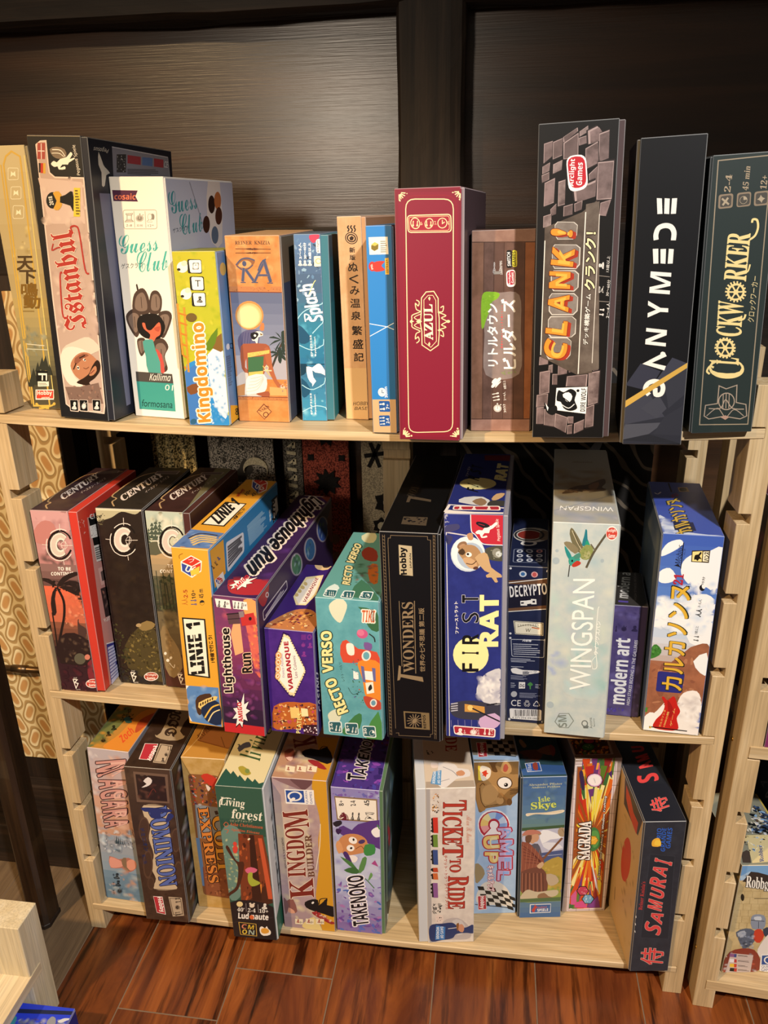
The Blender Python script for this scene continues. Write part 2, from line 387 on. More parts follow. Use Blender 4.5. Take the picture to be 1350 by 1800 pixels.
def log(name, axis, a, b, c0, c1, mat, seed, amp):
    """rough-hewn square log: section c0..c1 across the axis"""
    R = random.Random(seed); n, m = 60, 24; V, F = [], []; ax = [i for i in range(3) if i != axis]; ph = [R.uniform(0, 6.3) for _ in range(9)]
    for i in range(n + 1):
        t = a + (b - a) * i / n
        for j in range(m):
            th = 2 * math.pi * j / m; ct, st = math.cos(th), math.sin(th); k = (abs(ct) ** 6 + abs(st) ** 6) ** (-1 / 6)
            w = 1 + amp * (math.sin(t * .13 + ph[0] + 2 * th) * .5 + math.sin(t * .31 + ph[1] - th * 3) * .35 + math.sin(t * .07 + ph[2]) * .6 + R.uniform(-.35, .35))
            u = (c0[0] + c1[0]) / 2 + (c1[0] - c0[0]) / 2 * ct * k * w; v = (c0[1] + c1[1]) / 2 + (c1[1] - c0[1]) / 2 * st * k * w
            co = [0, 0, 0]; co[ax[0]] = u; co[ax[1]] = v; co[axis] = t; V.append(tuple(co))
    for i in range(n):
        for j in range(m): F.append((i * m + j, i * m + (j + 1) % m, (i + 1) * m + (j + 1) % m, (i + 1) * m + j))
    F += [tuple(range(m)), tuple(range(n * m, n * m + m))]
    o = raw(name, V, F, mat); bm = bmesh.new(); bm.from_mesh(o.data); bmesh.ops.recalc_face_normals(bm, faces=bm.faces); bm.to_mesh(o.data); bm.free(); return o
pil = tag(log('wooden_pillar', 2, 0, 136.5, (40.6, 42), (50.8, 47.8), wood('weathered_pillar', 2, ('#1c1511', '#2e241c', '#44372c'), .65, .8), 3, .025), 'weathered dark square timber pillar standing before the panelled wall', 'pillar')
raw('crack', [(44.9, 42.0, 60), (45.15, 41.95, 60), (45.3, 41.9, 134), (45.05, 41.95, 134)], [(0, 1, 2, 3)], plain('crack', '#0a0705', .9), pil) if 0 else None
tag(log('timber_beam', 0, -150, 260, (41.5, 135.6), (48, 150), dark_x, 9, .035), 'rough dark horizontal timber beam resting across the top of the pillar', 'beam')
# left side: low dark wall on sill beams, with a patterned panel hung on it
tag(cuboid('wall_left', (-150, 16.6, 0), (-6.6, 20, 101), dark, bev=0), kind='structure')
tag(cuboid('trim_3', (-150, 11, 0), (-6.6, 16.6, 8.4), dark_x, bev=.3), kind='structure')
tag(cuboid('trim_4', (-150, 14, 8.4), (-6.6, 16.6, 15), dark_x, bev=.3), kind='structure')
def retro_material():
    M = NT('retro_wallpaper'); sp = M.n('ShaderNodeSeparateXYZ'); M.l(M.coords((1, 1, 1)), sp.inputs[0])
    def mt(op, a, b=0.0):
        nd = M.n('ShaderNodeMath', operation=op)
        for i, q in enumerate((a, b)):
            if hasattr(q, 'is_linked'): M.l(q, nd.inputs[i])
            else: nd.inputs[i].default_value = q
        return nd.outputs[0]
    def oval(ox, oz):                                     # distance from the nearest oval of one staggered lattice
        dx = mt('SUBTRACT', mt('FRACT', mt('ADD', mt('DIVIDE', sp.outputs['X'], .046), ox + 100)), .5); dz = mt('SUBTRACT', mt('FRACT', mt('ADD', mt('DIVIDE', sp.outputs['Z'], .053), oz + 100)), .5)
        sk = mt('ADD', dx, mt('MULTIPLY', mt('SINE', mt('MULTIPLY', sp.outputs['Z'], 118.55)), .075))
        return mt('POWER', mt('ADD', mt('POWER', mt('ABSOLUTE', mt('MULTIPLY', sk, 3.1)), 2.3), mt('POWER', mt('ABSOLUTE', mt('MULTIPLY', dz, 1.75)), 2.3)), .435)
    r = mt('MINIMUM', oval(0, 0), oval(.5, .5))
    c = M.ramp(r, [(0, '#b98a50'), (.36, '#b98d58'), (.46, '#dcc79a'), (.58, '#e4d2a6'), (.62, '#8f774c'), (.67, '#a38554'), (.79, '#ab8c5a'), (.84, '#d8c496')])
    M.l(c, M.b.inputs['Base Color']); M.b.inputs['Roughness'].default_value = .6; return M.m
L = prism('patterned_wallpaper', [(-45, 19.6), (-6.7, 19.6), (-6.7, 99), (-11.3, 99), (-11.3, 74), (-45, 74)], 1, 16.1, 16.55, retro_material(), bev=.05)
tag(L, 'beige and tan retro wallpaper of wavy ovals behind the rack\'s left post', 'wallpaper')
steel = plain('dull_bronze_metal', '#6a543c', .35, .9)
rod = tag(empty('metal_rod', (-20, 14.9, 38.6)), 'slim bronze-coloured metal rod crossing the patterned wallpaper panel', 'rod')
tube('bar', [(-9, 0, 0), (9, 0, 0)], .55, steel, rod); tube('collar', [(-1.2, 0, 0), (1.5, 0, 0)], .68, steel, rod)
for x in (-6, 7.5): tube('bracket', [(x, 0, 0), (x, 1.25, 0)], .35, steel, rod)
for o in rod.children: pass
post = tag(empty('wooden_post', (-14, 0, 0)), 'dark brown wooden post standing on the floor left of the rack', 'post')
prism('shaft', [(-1.8, -1.0), (-1.2, -1.5), (1.0, -1.5), (1.6, -.9), (1.6, 2.2), (-1.8, 2.2)], 2, .6, 78, wood('brown_post', 2, ('#19110b', '#2a1c12', '#3c2a1b'), .4, coat=.2), post, .15)
prism('foot', [(-1.9, -1.1), (-1.25, -1.6), (1.05, -1.6), (1.7, -.95), (1.7, 2.3), (-1.9, 2.3)], 2, 0, .9, dark, post, .1)
brownplank = wood('brown_plank', 2, ('#3a2a1c', '#54402c', '#665038'), .55)
tag(cuboid('wooden_plank', (-16.6, 35, 0), (-13.4, 37, 84), dark, bev=.1), 'narrow blackish plank standing upright behind the rack, next to the wallpaper', 'plank')
tag(cuboid('wooden_plank', (-13.2, 35.4, 0), (-9.2, 37.2, 84), brownplank, bev=.1), 'brown plank standing upright behind the rack, right of the blackish plank', 'plank')
# textiles hanging behind the rack
def cloth(name, x0, x1, z0, z1, y, wave, mat, seed, label, cat, n=40):
    R = random.Random(seed); V, F = [], []; ph = R.uniform(0, 6)
    for side in (0, .5):
        for i in range(n + 1):
            for j in range(9):
                x = x0 + (x1 - x0) * i / n; z = z0 + (z1 - z0) * j / 8; V.append((x, y + side + wave * math.sin(i * .55 + ph + j * .15) * (1 - .4 * j / 8), z))
    m = 9; N = (n + 1) * m
    for i in range(n):
        for j in range(8):
            a, b, c, d = i * m + j, (i + 1) * m + j, (i + 1) * m + j + 1, i * m + j + 1; F += [(a, b, c, d), (N + d, N + c, N + b, N + a)]
    for j in range(8): F += [(j, j + 1, N + j + 1, N + j), (n * m + j + 1, n * m + j, N + n * m + j, N + n * m + j + 1)]
    for i in range(n): F += [((i + 1) * m, i * m, N + i * m, N + (i + 1) * m), (i * m + 8, (i + 1) * m + 8, N + (i + 1) * m + 8, N + i * m + 8)]
    return tag(raw(name, V, F, mat, None, True), label, cat)
def weave(name, c0, c1, scale, c2=None, th=.6, rough=.9):
    M = NT(name); n1 = M.n('ShaderNodeTexNoise', Scale=1, Detail=2); M.l(M.coords((scale, scale, scale)), n1.inputs['Vector'])
    c = M.ramp(n1.outputs['Fac'], [(.42, c0), (.58, c1)])
    if c2: c = M.mix(c, (*lin(c2), 1), M.ramp(M.noise(M.coords((30, 30, 22)), 1, 1), [(th, (0, 0, 0)), (th + .03, (1, 1, 1))]))
    M.l(c, M.b.inputs['Base Color']); M.b.inputs['Roughness'].default_value = rough; M.bump(n1.outputs['Fac'], .4, .002); return M.m
tinsel = cloth('tinsel_cloth', -4, 4.2, 0, 84, 40.5, 1.2, weave('black_sequins', '#2a261c', '#d8c48c', 300, None, .6, .3), 2, 'black glittering sequin cloth hanging behind the middle shelf at left', 'cloth')
grey = cloth('woven_rug', 5.4, 17.6, 0, 84, 43.5, .35, weave('grey_weave', '#2c2a28', '#cfc6b6', 420, '#4a4640', .62), 3, 'grey speckled woven rug with a pale crescent motif, behind the middle shelf', 'rug')
def motif(parent, name, polys, y, mat):
    for q in polys:
        n = len(q); V = [(x, y, z) for x, z in q] + [(x, y + .25, z) for x, z in q]
        F = [tuple(range(n)), tuple(range(2 * n - 1, n - 1, -1))] + [(k, n + k, n + (k + 1) % n, (k + 1) % n) for k in range(n)]
        o = raw(name, V, F, mat, parent); bm = bmesh.new(); bm.from_mesh(o.data); bmesh.ops.recalc_face_normals(bm, faces=bm.faces); bm.to_mesh(o.data); bm.free()
cream = weave('cream_wool', '#d0c4a0', '#efe4c4', 420)
def crescent(cx, cz, r, up):
    A = [math.radians(a) for a in range(-25, 206, 11)]; s = -1 if up else 1
    return [(cx + r * math.cos(a), cz + s * r * math.sin(a)) for a in A] + [(cx + r * .93 * math.cos(a), cz + s * (r * .55 * math.sin(a) - r * .12)) for a in reversed(A)]
motif(grey, 'crescent_motif', [crescent(14.2, 73.6, 2.3, True), crescent(14.2, 65.2, 2.3, False), [(13.9, 71), (14.5, 71), (14.5, 77), (13.9, 77)]], 42.9, cream)
letr = cloth('woven_rug', 19.2, 22.6, 0, 84, 44.2, .12, weave('charcoal_weave', '#2a2826', '#8a8478', 420), 4, 'narrow charcoal rug with pale zigzag marks, between the crescent rug and the red rug', 'rug', 12)
zz = []
for k in range(7):
    z = 75.5 - k * 3.1; zz += [[(19.9, z), (21.3, z + 1.1), (21.3, z + .5), (20.5, z)], [(19.9, z - .7), (21.6, z - .9), (21.6, z - 1.5), (19.9, z - 1.3)], [(21.0, z - .2), (21.6, z - .1), (21.6, z + .9), (21.0, z + .8)]]
motif(letr, 'zigzag_motif', zz, 43.9, cream)
redr = cloth('woven_rug', 22.9, 31.2, 0, 84, 44.0, .25, weave('red_weave', '#6a2a22', '#c8604a', 380, '#8a6448', .66), 5, 'dark red rug with black rosettes hanging behind the purple box', 'rug')
blackwool = weave('black_wool', '#0c0a09', '#1c1815', 420)
def star(cx, cz, r, n=8, k=.6): return [(cx + r * (1 if i % 2 else k) * math.cos(math.pi * i / n), cz + r * (1 if i % 2 else k) * math.sin(math.pi * i / n)) for i in range(2 * n)]
motif(redr, 'rosette_motif', [star(27.3, 72, 2.4), star(27.3, 63, 2.6, 9), star(24.4, 67.6, .8, 4), star(30, 67.6, .8, 4)], 43.5, blackwool)
beige = cloth('woven_rug', 33.6, 39.8, 0, 84, 43.6, .2, weave('beige_weave', '#a0927a', '#d8c8a4', 420), 6, 'beige rug with bold black motifs hanging left of the rack\'s centre post', 'rug', 16)
def bar(x0, z0, x1, z1, w):
    d = Vector((x1 - x0, z1 - z0)).normalized() * w / 2; return [(x0 - d.y, z0 + d.x), (x1 - d.y, z1 + d.x), (x1 + d.y, z1 - d.x), (x0 + d.y, z0 - d.x)]
motif(beige, 'black_motif', [bar(34.2, 68.2, 37.8, 68.8, .7), bar(35.3, 70.6, 36.9, 66.2, .6), bar(36.9, 70.4, 34.9, 66.2, .6), star(38.0, 59.5, 2.4, 6, .7), star(37.0, 55, 1.7, 6, .7), [(39.8, 64), (38.4, 62), (39.8, 57)], [(35, 53), (39.8, 56), (39.8, 50)]], 43.2, blackwool)
motif(beige, 'pale_dot', [star(38.2, 59.6, .8, 8, .95), star(37.1, 55, .8, 8, .95)], 43.1, cream)
def scrawl_material():
    M = NT('black_scrawl_cloth'); w = M.n('ShaderNodeTexWave', Scale=1, Distortion=9, Detail=2, wave_type='BANDS', bands_direction='DIAGONAL'); w.inputs['Detail Scale'].default_value = .6; M.l(M.coords((16, 16, 16)), w.inputs['Vector'])
    c = M.ramp(w.outputs['Fac'], [(.86, '#141110'), (.93, '#6a5f52')]); M.l(c, M.b.inputs['Base Color']); M.b.inputs['Roughness'].default_value = .9; return M.m
blk = cloth('patterned_cloth', 48, 83.4, 0, 84, 43.8, .3, scrawl_material(), 7, 'black cloth with faint grey scrawled pattern behind the right half of the middle shelf', 'cloth')
motif(blk, 'pale_patch', [[(72.6, 70), (73.6, 71.6), (74.6, 73.6), (74.9, 71.8), (74.4, 70.2), (73.4, 68.6), (72.4, 68.2)]], 43.2, plain('pale_patch', '#7a7a80', .8))
# ------------------------------------------------------------------ the rack: slotted uprights and three sagging boards
NOTCH = [5.32 + 10.065 * k for k in range(9)]; TOP = 90.5
def comb(x_out, x_in, deep, z0=0, z1=TOP, th=1.16):
    """profile of a slotted upright in x,z: slots cut from the inner edge"""
    s = 1 if x_in > x_out else -1; pr = [(x_out, z0), (x_in, z0)]
    for z in NOTCH:
        pr += [(x_in, z - th), (x_in - s * deep, z - th), (x_in - s * deep, z + .06), (x_in, z + .06)]
    return pr + [(x_in, z1), (x_out, z1)]
rack = tag(empty('shelf_rack', (40.5, 15, 0)), 'pale oak three-shelf rack with slotted posts filled with board games', 'shelf rack')
rack.matrix_world = Matrix.Translation(Vector((0, 0, 0)))
for (xo, xi) in ((-5.74, -3.23), (86.83, 84.19)):
    for y0 in (0, 25.3): prism('upright_post', comb(xo, xi, 1.42), 1, y0, y0 + 4.4, oak_z, rack, .06)
pr = [(30.2, 0), (25.3, 0)]
for z in NOTCH[:-1]: pr += [(25.3, z - SHELVES[0][1] - 1.2), (26.4, z - SHELVES[0][1] - 1.2), (26.4, z - .9), (25.3, z - .9)]
pr += [(25.3, 82.4), (30.2, 82.4)]
prism('centre_post', pr, 0, 40.1, 44.2, oak_z, rack, .05)
def board(k):
    n, V, F = 48, [], []; x0, x1 = -4.62, 85.58; prof = [(-.12, .08), (-.04, 0), (26.25, 0), (26.25, -1.08), (-.04, -1.08), (-.12, -1.0)]; m = len(prof)
    for i in range(n + 1):
        x = x0 + (x1 - x0) * i / n
        for y, z in prof: V.append((x, y, sag(k, x) + (z if z != .08 else -.08)))
    for i in range(n):
        for j in range(m): F.append((i * m + j, i * m + (j + 1) % m, (i + 1) * m + (j + 1) % m, (i + 1) * m + j))
    F += [tuple(range(m))[::-1], tuple(range(n * m, n * m + m))]
    o = raw('shelf_board', V, F, oak_x, rack); bm = bmesh.new(); bm.from_mesh(o.data); bmesh.ops.recalc_face_normals(bm, faces=bm.faces); bm.to_mesh(o.data); bm.free()
for k in range(3): board(k)
# right-hand rack, only its left end in view
rr = tag(empty('shelf_rack', (88.1, -1.6, 0)), 'second oak rack at the right edge, only its left posts and shelf ends in view', 'shelf rack')
rr.rotation_euler.z = math.radians(-3.5)
screw = plain('brass_screw', '#c8a050', .3, .9)
for y0 in (0, 27): prism('upright_post', comb(0, 2.75, 1.45, th=1.75), 1, y0, y0 + 4.4, oak_z, rr, .06)
for z in (5.37, 45.82): cuboid('shelf_board', (1.3, -.12, z - 1.7), (40, 28.2, z), oak_x, rr, .06)
for z in (44.6, 8.2): tube('screw_head', [(-.12, 2.9, z), (.1, 2.9, z)], .28, screw, rr)
prism('upright_post', [(u + 36, v) for u, v in [(2.75, 0), (0, 0), (0, TOP), (2.75, TOP)]], 1, 0, 5.4, oak_z, rr, .06); prism('upright_post', [(u + 36, v) for u, v in [(2.75, 0), (0, 0), (0, TOP), (2.75, TOP)]], 1, 27, 32.4, oak_z, rr, .06)
# pale low rack in the bottom left corner
lr = tag(empty('low_rack', (-4, -17, 0)), 'pale whitewashed low rack in the bottom left corner, its end and one board in view', 'shelf rack')
oak_p = wood('whitewashed_oak', 2, ('#c9b894', '#d6c8a8', '#dfd4ba'), .5)
prism('upright_post', [(0, 0), (0, 9.05), (-1.4, 9.05), (-1.4, 10.85), (0, 10.85), (0, 19.8), (-22, 19.8), (-22, 0)], 1, -.35, 4.0, oak_p, lr, .1) if 0 else None
prism('upright_post', [(-.35, 0), (4.0, 0), (4.0, 19.8), (-.35, 19.8)], 0, -24, 0, oak_p, lr, .1)
prism('upright_post', [(-56, 0), (-51.6, 0), (-51.6, 19.8), (-56, 19.8)], 0, -24, 0, oak_p, lr, .1)
cuboid('shelf_board', (-24, -54, 9.15), (.14, 2.0, 10.8), oak_y, lr, .06)
# ------------------------------------------------------------------ blue box lying under the low rack

# ------------------------------------------------------------------ the game boxes and what is printed on them
BOXES, ART = {}, {}
BOXES['gold_kanji'] = {'label': 'tall beige and gold game box with black brushed characters,leftmost on the top shelf','group': 'game boxes on the top shelf','m': [[0.99996,0.0094,-0.00011,-0.01866],[-0.0094,0.99996,-1e-05,0.03784],[0.00011,1e-05,1.0,0.85637],[0,0,0,1]],'dim': (5.23,30.38,21.0),'tray': ('R',0.3,'#8d8264'),'F': '#c0ad74|#a8945e','T': '#c0ad74|#a8945e','R': '#a89468','L': '#b9a98a'}
ART['gold_kanji'] = {'F':[('g','#c2b48c','#ac9a6c',[0,608,105,608,105,273,0,273],6),('g','#b5a068','#85805f',[0,273,105,273,105,134,0,134],6),('p','#4b4737',[0,85,105,85,105,0,0,0]),('g','#85805f','#5f5e4e',[0,134,105,134,105,85,0,85],4),('s',['#d8c890','#a08c58','#c4b070'],[33,442,77,441,63,270,13,270],26,5,15,'e',2),('l','#c9a64a',4,[40,568,49,585,65,595,84,584,50,8,6,7],1,0),('l','#c9a64a',3,[33,568,1,12]),('l','#e4cf7a',2,[95,586,65,28]),('R','#e3dcbc',[50,561,75,560,70,536,45,536],3,1.4),('p','#ece5c8',[52,542,56,554,60,550,66,554,65,542,59,546]),('R','#e3dcbc',[49,521,74,521,69,495,43,495],4,1.4),('p','#ece5c8',[51,502,55,514,59,510,65,514,64,502,58,506]),('R','#e3dcbc',[46,481,73,480,67,453,40,453],4,1.4),('p','#ece5c8',[49,460,53,472,57,468,63,473,62,460,56,464]),('t','#4c3a20','天','',[27,338,68,338,33,369],2),('t','#4c3a20','下','',[27,307,69,307,33,337],2),('t','#7a5a20','鳴','',[26,277,68,277,32,308],2),('t','#7a5a20','動','',[27,249,69,249,33,280],2),('l','#8a7440',3,[23,242,53,242]),('s',['#7d8578','#9aa08c','#6b7062'],[19,202,70,202,65,138,11,137],20,6,15,'e',3),('l','#d8d2b8',2,[17,163,64,159]),('l','#c8c8b0',2,[15,151,70,149]),('p','#33352c',[0,56,14,85,17,56]),('p','#33352c',[3,61,24,104,29,61]),('p','#33352c',[27,95,38,119,41,95]),('p','#33352c',[37,100,52,131,56,100]),('p','#33352c',[43,97,62,135,66,98]),('p','#33352c',[55,86,69,114,73,86]),('p','#33352c',[-5,56,4,75,6,56]),('p','#1a1a18',[30,97,61,97,56,70,25,70]),('t','#f4f0e0','ᄀ','',[32,73,43,73,35,90],1.6),('t','#f4f0e0','ᄀ','',[43,73,54,73,46,90],1.6),('p','#e8e4d4',[29,70,59,70,57,58,27,57]),('l','#8a8a80',1.8,[30,65,51,65]),('l','#8a8a80',1.8,[30,61,53,62]),('p','#f0e6dc',[19,49,69,50,64,24,14,23]),('p','#c8402e',[21,47,67,47,63,27,17,26]),('t','#f6efe2','Hobby','B',[21,32,61,33,23,46]),('t','#f6efe2','JAPAN','B',[30,26,53,27,31,30]),('l','#c9a64a',4,[13,12,20,8,37,2,47,-6],0,4),('l','#c9a64a',4,[65,14,54,8,34,2,19,-6],0,4),('e','#c9a64a',[15,11,19,11,15,7],0),('e','#c9a64a',[63,13,67,13,62,9],0),('e','#c9a64a',[36,2,40,2,35,-2],0)]}
BOXES['turban'] = {'label': 'tall black and brown game box with a turbaned man and curling red letters','group': 'game boxes on the top shelf','m': [[0.99493,0.08944,0.04606,0.03998],[-0.08983,0.99594,0.00644,0.00309],[-0.0453,-0.01054,0.99892,0.85512],[0,0,0,1]],'dim': (7.24,31.21,19.01),'tray': ('R',0.75,'#22242e'),'F': '#1d1c1e','T': '#141416','R': '#1d2230','L': '#1a191b'}
ART['turban'] = {'F':[('g','#24221f','#1a1a1e',[0,624,145,624,145,0,0,0],6),('p','#8a7a5a',[0,624,145,624,145,622,0,622]),('p','#b79f92',[21,605,32,612,46,613,45,566,46,550,58,541,128,541,123,38,119,19,36,22,19,34,17,280]),('l','#e0c8ba',3,[21,605,32,612,46,613,45,566,46,550,58,541,128,541,123,38,119,19,36,22,19,34,17,280],1,0),('p','#cbb4a8',[16,539,122,533,121,448,31,445]),('s',['#c9b0a4','#a89088','#bea69c','#d2bdae'],[22,535,125,537,130,196,25,189],60,7,26,'e',4),('p','#a04a40',[25,609,44,609,39,577,20,577]),('l','#e0d0c8',2,[24,593,40,593]),('l','#e0d0c8',2,[34,608,30,577]),('p','#2a2420',[22,569,27,569,24,550,20,550]),('p','#b83a2a',[27,569,33,569,30,549,24,549]),('p','#c9a040',[33,569,39,569,36,548,30,548]),('p','#efe8d8',[52,568,60,574,67,571,76,578,92,582,103,592,107,587,99,578,110,581,110,578,96,571,93,567,80,567,74,560,85,564,86,558,70,557,68,563,61,562,57,563],2),('p','#7a6a58',[75,578,59,583,53,597,71,602,89,597,92,584],2),('l','#efe8d8',1.6,[59,596,79,595,89,583],0,4),('l','#efe8d8',1.2,[57,589,75,589,86,582],0,4),('t','#e8e0d0','Pegasus Spiele','I',[123,547,118,607,113,545]),('e','#20201e',[46,494,62,495,44,477],0),('t','#f0e8d8','2018','B',[48,485,46,503,38,483]),('p','#cc9c3c',[49,509,64,513,71,501,65,494,69,486,58,474,46,477,56,493],2),('p','#1c1a18',[66,502,79,506,93,514,98,513,101,474,94,473,89,484,74,488,64,490]),('p','#d8c040',[102,521,118,521,110,462,94,462]),('l','#6a5a28',3,[104,515,111,515]),('l','#6a5a28',3,[104,509,111,509]),('l','#6a5a28',3,[103,503,112,503]),('l','#6a5a28',3,[103,497,113,498]),('l','#6a5a28',3,[102,491,110,492]),('l','#6a5a28',3,[102,486,110,486]),('l','#6a5a28',3,[102,480,110,480]),('l','#6a5a28',3,[101,474,112,474]),('l','#6a5a28',3,[101,468,109,468]),('t','#5a2018','Istanbul','F',[101,220,91,436,41,209],1.0),('t','#a83830','Istanbul','F',[99,220,89,436,40,209],1.0,'#e8d4c0',1.4),('l','#a83830',4,[118,342,109,351,104,428,97,442,84,439,88,427],0,4),('l','#a83830',3,[35,403,30,389,43,394,52,396],0,4),('l','#a83830',4,[50,341,43,332,38,251,46,239,52,246],0,4),('p','#cfc4b4',[27,167,64,188,100,199,127,174,101,159,56,125,62,89,32,91,18,122],3),('p','#e0d8ca',[21,154,43,173,77,171,96,159,64,148,44,128,51,102,71,82,36,82,19,113],3),('p','#b27a5a',[43,128,55,149,76,162,98,161,119,142,122,125,107,106,88,95,68,96,52,106],3),('p','#8a5540',[57,147,81,160,95,156,80,149,57,131],2),('p','#2c1c14',[54,89,74,101,90,113,100,130,115,147,123,138,119,120,104,103,88,91,97,82,77,84],3),('p','#b27a5a',[90,109,101,126,110,133,112,122,101,110],2),('e','#f0e4d8',[63,125,65,121,60,123],0),('e','#241810',[63,125,66,125,63,123],0),('e','#f0e4d8',[82,145,84,142,79,144],0),('e','#241810',[83,145,85,145,82,143],0),('l','#3a2418',3,[50,120,59,136],0,4),('l','#3a2418',3,[69,148,85,156],0,4),('l','#7a4a34',2,[77,126,84,124,92,129],0,4),('l','#7a3a30',2,[94,113,106,123]),('p','#7a6258',[22,76,61,79,113,93,120,43,30,40]),('s',['#96786a','#6a5048','#8a6a5c'],[25,77,118,88,120,47,28,40],30,4,10,'r',5),('R','#d8c8bc',[30,46,54,47,52,17,28,17],3),('R','#121212',[31,45,52,46,50,19,30,19],2),('t','#f2efe6','♟','',[33,22,46,22,37,41]),('R','#d8c8bc',[56,48,80,49,78,19,54,19],3),('R','#121212',[57,47,78,48,76,21,56,21],2),('t','#f2efe6','⏱','',[59,24,72,25,63,43]),('R','#d8c8bc',[91,51,114,52,113,22,90,22],3),('R','#121212',[92,50,113,51,111,24,91,24],2),('t','#f2efe6','♟','',[94,27,107,28,98,46])],
'R':[('p','#8a8a9a',[97,610,357,606,363,544,92,542]),('l','#c8c8d4',2,[97,610,357,606,363,544]),('p','#3a3a3e',[114,596,155,599,148,560,107,558]),('s',['#c8c8cc','#222222'],[116,594,152,594,146,561,110,560],50,2,5,'r',6),('p','#a03c48',[161,598,221,598,218,580,158,580]),('p','#5a78b0',[228,598,278,599,275,580,225,580]),('p','#a03c48',[285,599,333,599,330,580,282,580]),('t','#e0e0e4','CE','',[332,581,352,581,338,596]),('l','#54545e',2,[155,567,289,573]),('l','#54545e',2,[155,564,302,570]),('l','#54545e',2,[154,561,302,566]),('l','#54545e',2,[154,558,264,561]),('p','#d8d4cc',[41,596,55,571,65,564,79,555,63,550,53,528,42,528,45,555,36,570],2),('t','#d8d4cc','Pegasus','I',[84,607,25,607,79,596]),('p','#6d708c',[29,512,79,512,80,27,60,26])]}
BOXES['leaf_woman'] = {'label': 'white game box with teal brush lettering and a woman haloed by brown leaves,top shelf','group': 'game boxes on the top shelf','m': [[0.99407,0.10627,0.02315,0.12143],[-0.10618,0.99433,-0.00529,0.03497],[-0.02359,0.0028,0.99972,0.85011],[0,0,0,1]],'dim': (6.92,27.49,18.0),'tray': ('R',0.15,'#e0dcd4'),'F': '#eee8dc','T': '#e8e4dc','R': '#b9bcd0','L': '#d8d4cc'}
ART['leaf_woman'] = {'F':[('p','#4d2440',[6,522,70,521,63,509,68,498,6,499]),('t','#e27858','cosaic','B',[9,502,62,502,11,515]),('R','#a8a090',[28,480,112,481,109,441,25,440],6,1.4),('l','#a8a090',1.4,[55,478,53,443]),('l','#a8a090',1.4,[83,478,81,443]),('t','#8a8478','♖','',[29,454,51,455,32,473]),('t','#7a7468','2-8','',[31,445,46,445,32,450]),('t','#8a8478','⏱','',[56,455,77,455,59,473]),('t','#7a7468','30-90','',[58,445,73,445,59,450]),('t','#8a8478','👥','',[85,455,106,455,87,473]),('t','#7a7468','12+','',[87,445,102,446,87,450]),('t','#46aca2','Guess','C',[7,384,107,394,8,425]),('t','#46aca2','Club','C',[48,345,127,352,50,390]),('t','#3a4a4a','ゲスクラブ','',[7,352,63,356,8,364]),('p','#2e2420',[43,297,40,316,44,318,46,301],2),('p','#4a3a32',[24,261,33,296,57,310,70,289,68,254,37,249],4),('p','#7d6a5e',[31,266,38,290,55,300,63,285,62,261,41,257],4),('l','#3a2c26',1.4,[50,290,49,264]),('p','#4a3a32',[68,254,76,298,94,305,104,286,95,255],4),('p','#7d6a5e',[74,262,79,292,92,297,99,284,93,262],4),('l','#3a2c26',1.4,[89,292,88,267]),('p','#4a3a32',[4,243,24,261,43,253,42,222,28,195,13,212],4),('p','#7d6a5e',[10,239,24,252,38,247,37,225,27,206,16,218],4),('l','#3a2c26',1.4,[27,244,26,218]),('p','#4a3a32',[93,255,118,260,125,243,101,198,87,206,90,233],4),('p','#7d6a5e',[96,248,113,252,118,240,102,208,92,214,94,233],4),('l','#3a2c26',1.4,[104,246,103,219]),('p','#4a3a32',[28,190,48,193,48,168,35,150,28,163],4),('p','#7d6a5e',[30,185,45,187,45,170,36,157,31,166],4),('l','#3a2c26',1.4,[39,187,38,159]),('p','#4a3a32',[70,188,96,195,109,176,97,153,101,121,77,113,65,147],4),('p','#7d6a5e',[76,178,94,184,103,170,95,154,97,131,80,126,72,149],4),('l','#3a2c26',1.4,[89,170,88,143]),('p','#1d1816',[32,213,36,240,58,251,87,251,101,238,105,220,91,197,71,192,46,196],4),('p','#d3674a',[46,229,53,229,56,216,68,214,90,233,94,220,90,204,79,197,71,187,58,188,64,203,49,216],3),('p','#b0503c',[76,219,93,224,88,211,79,213],2),('p','#4f9a90',[42,185,58,191,70,190,74,165,90,143,90,113,49,111,46,150],2),('p','#c05048',[74,170,89,157,93,116,82,113,83,138],2),('p','#4b4642',[14,112,112,111,113,88,13,88]),('p','#3f968c',[13,88,113,88,112,18,13,18]),('t','#f0e8dc','Kallima','I',[49,92,106,93,52,110]),('t','#f0e8dc','01','I',[88,70,109,70,91,84]),('t','#10302e','formosana','',[20,25,104,26,23,43])],
'R':[('t','#3a8a94','Guess','C',[18,472,150,484,5,518]),('t','#3a8a94','Club','C',[58,426,171,432,49,471]),('t','#3a4a5a','ゲスクラブ','',[18,432,93,437,15,442]),('p','#dcd4d0',[215,547,281,546,273,401,213,404,197,466],2),('e','#2e1c18',[226,493,245,493,223,472],0),('e','#b06a3c',[262,502,282,502,259,481],0),('e','#3a2018',[189,447,208,446,185,427],0),('e','#4a281c',[262,466,282,466,258,445],0),('e','#5a6a80',[233,421,253,420,230,400],0),('l','#8a8a9a',3,[117,542,169,449])]}
BOXES['meadow'] = {'label': 'small game box with green meadow,blue sea and white outlined lettering,top shelf','group': 'game boxes on the top shelf','m': [[0.99979,-0.01999,0.00345,0.20383],[0.02,0.9998,-0.00104,0.00456],[-0.00343,0.00111,0.99999,0.84758],[0,0,0,1]],'dim': (5.1,19.83,9.0),'tray': ('R',0.1,'#5d86bb'),'F': '#b3b126|#9aa020','T': '#8a8a2a','R': '#5d86bb','L': '#7a8a2a'}
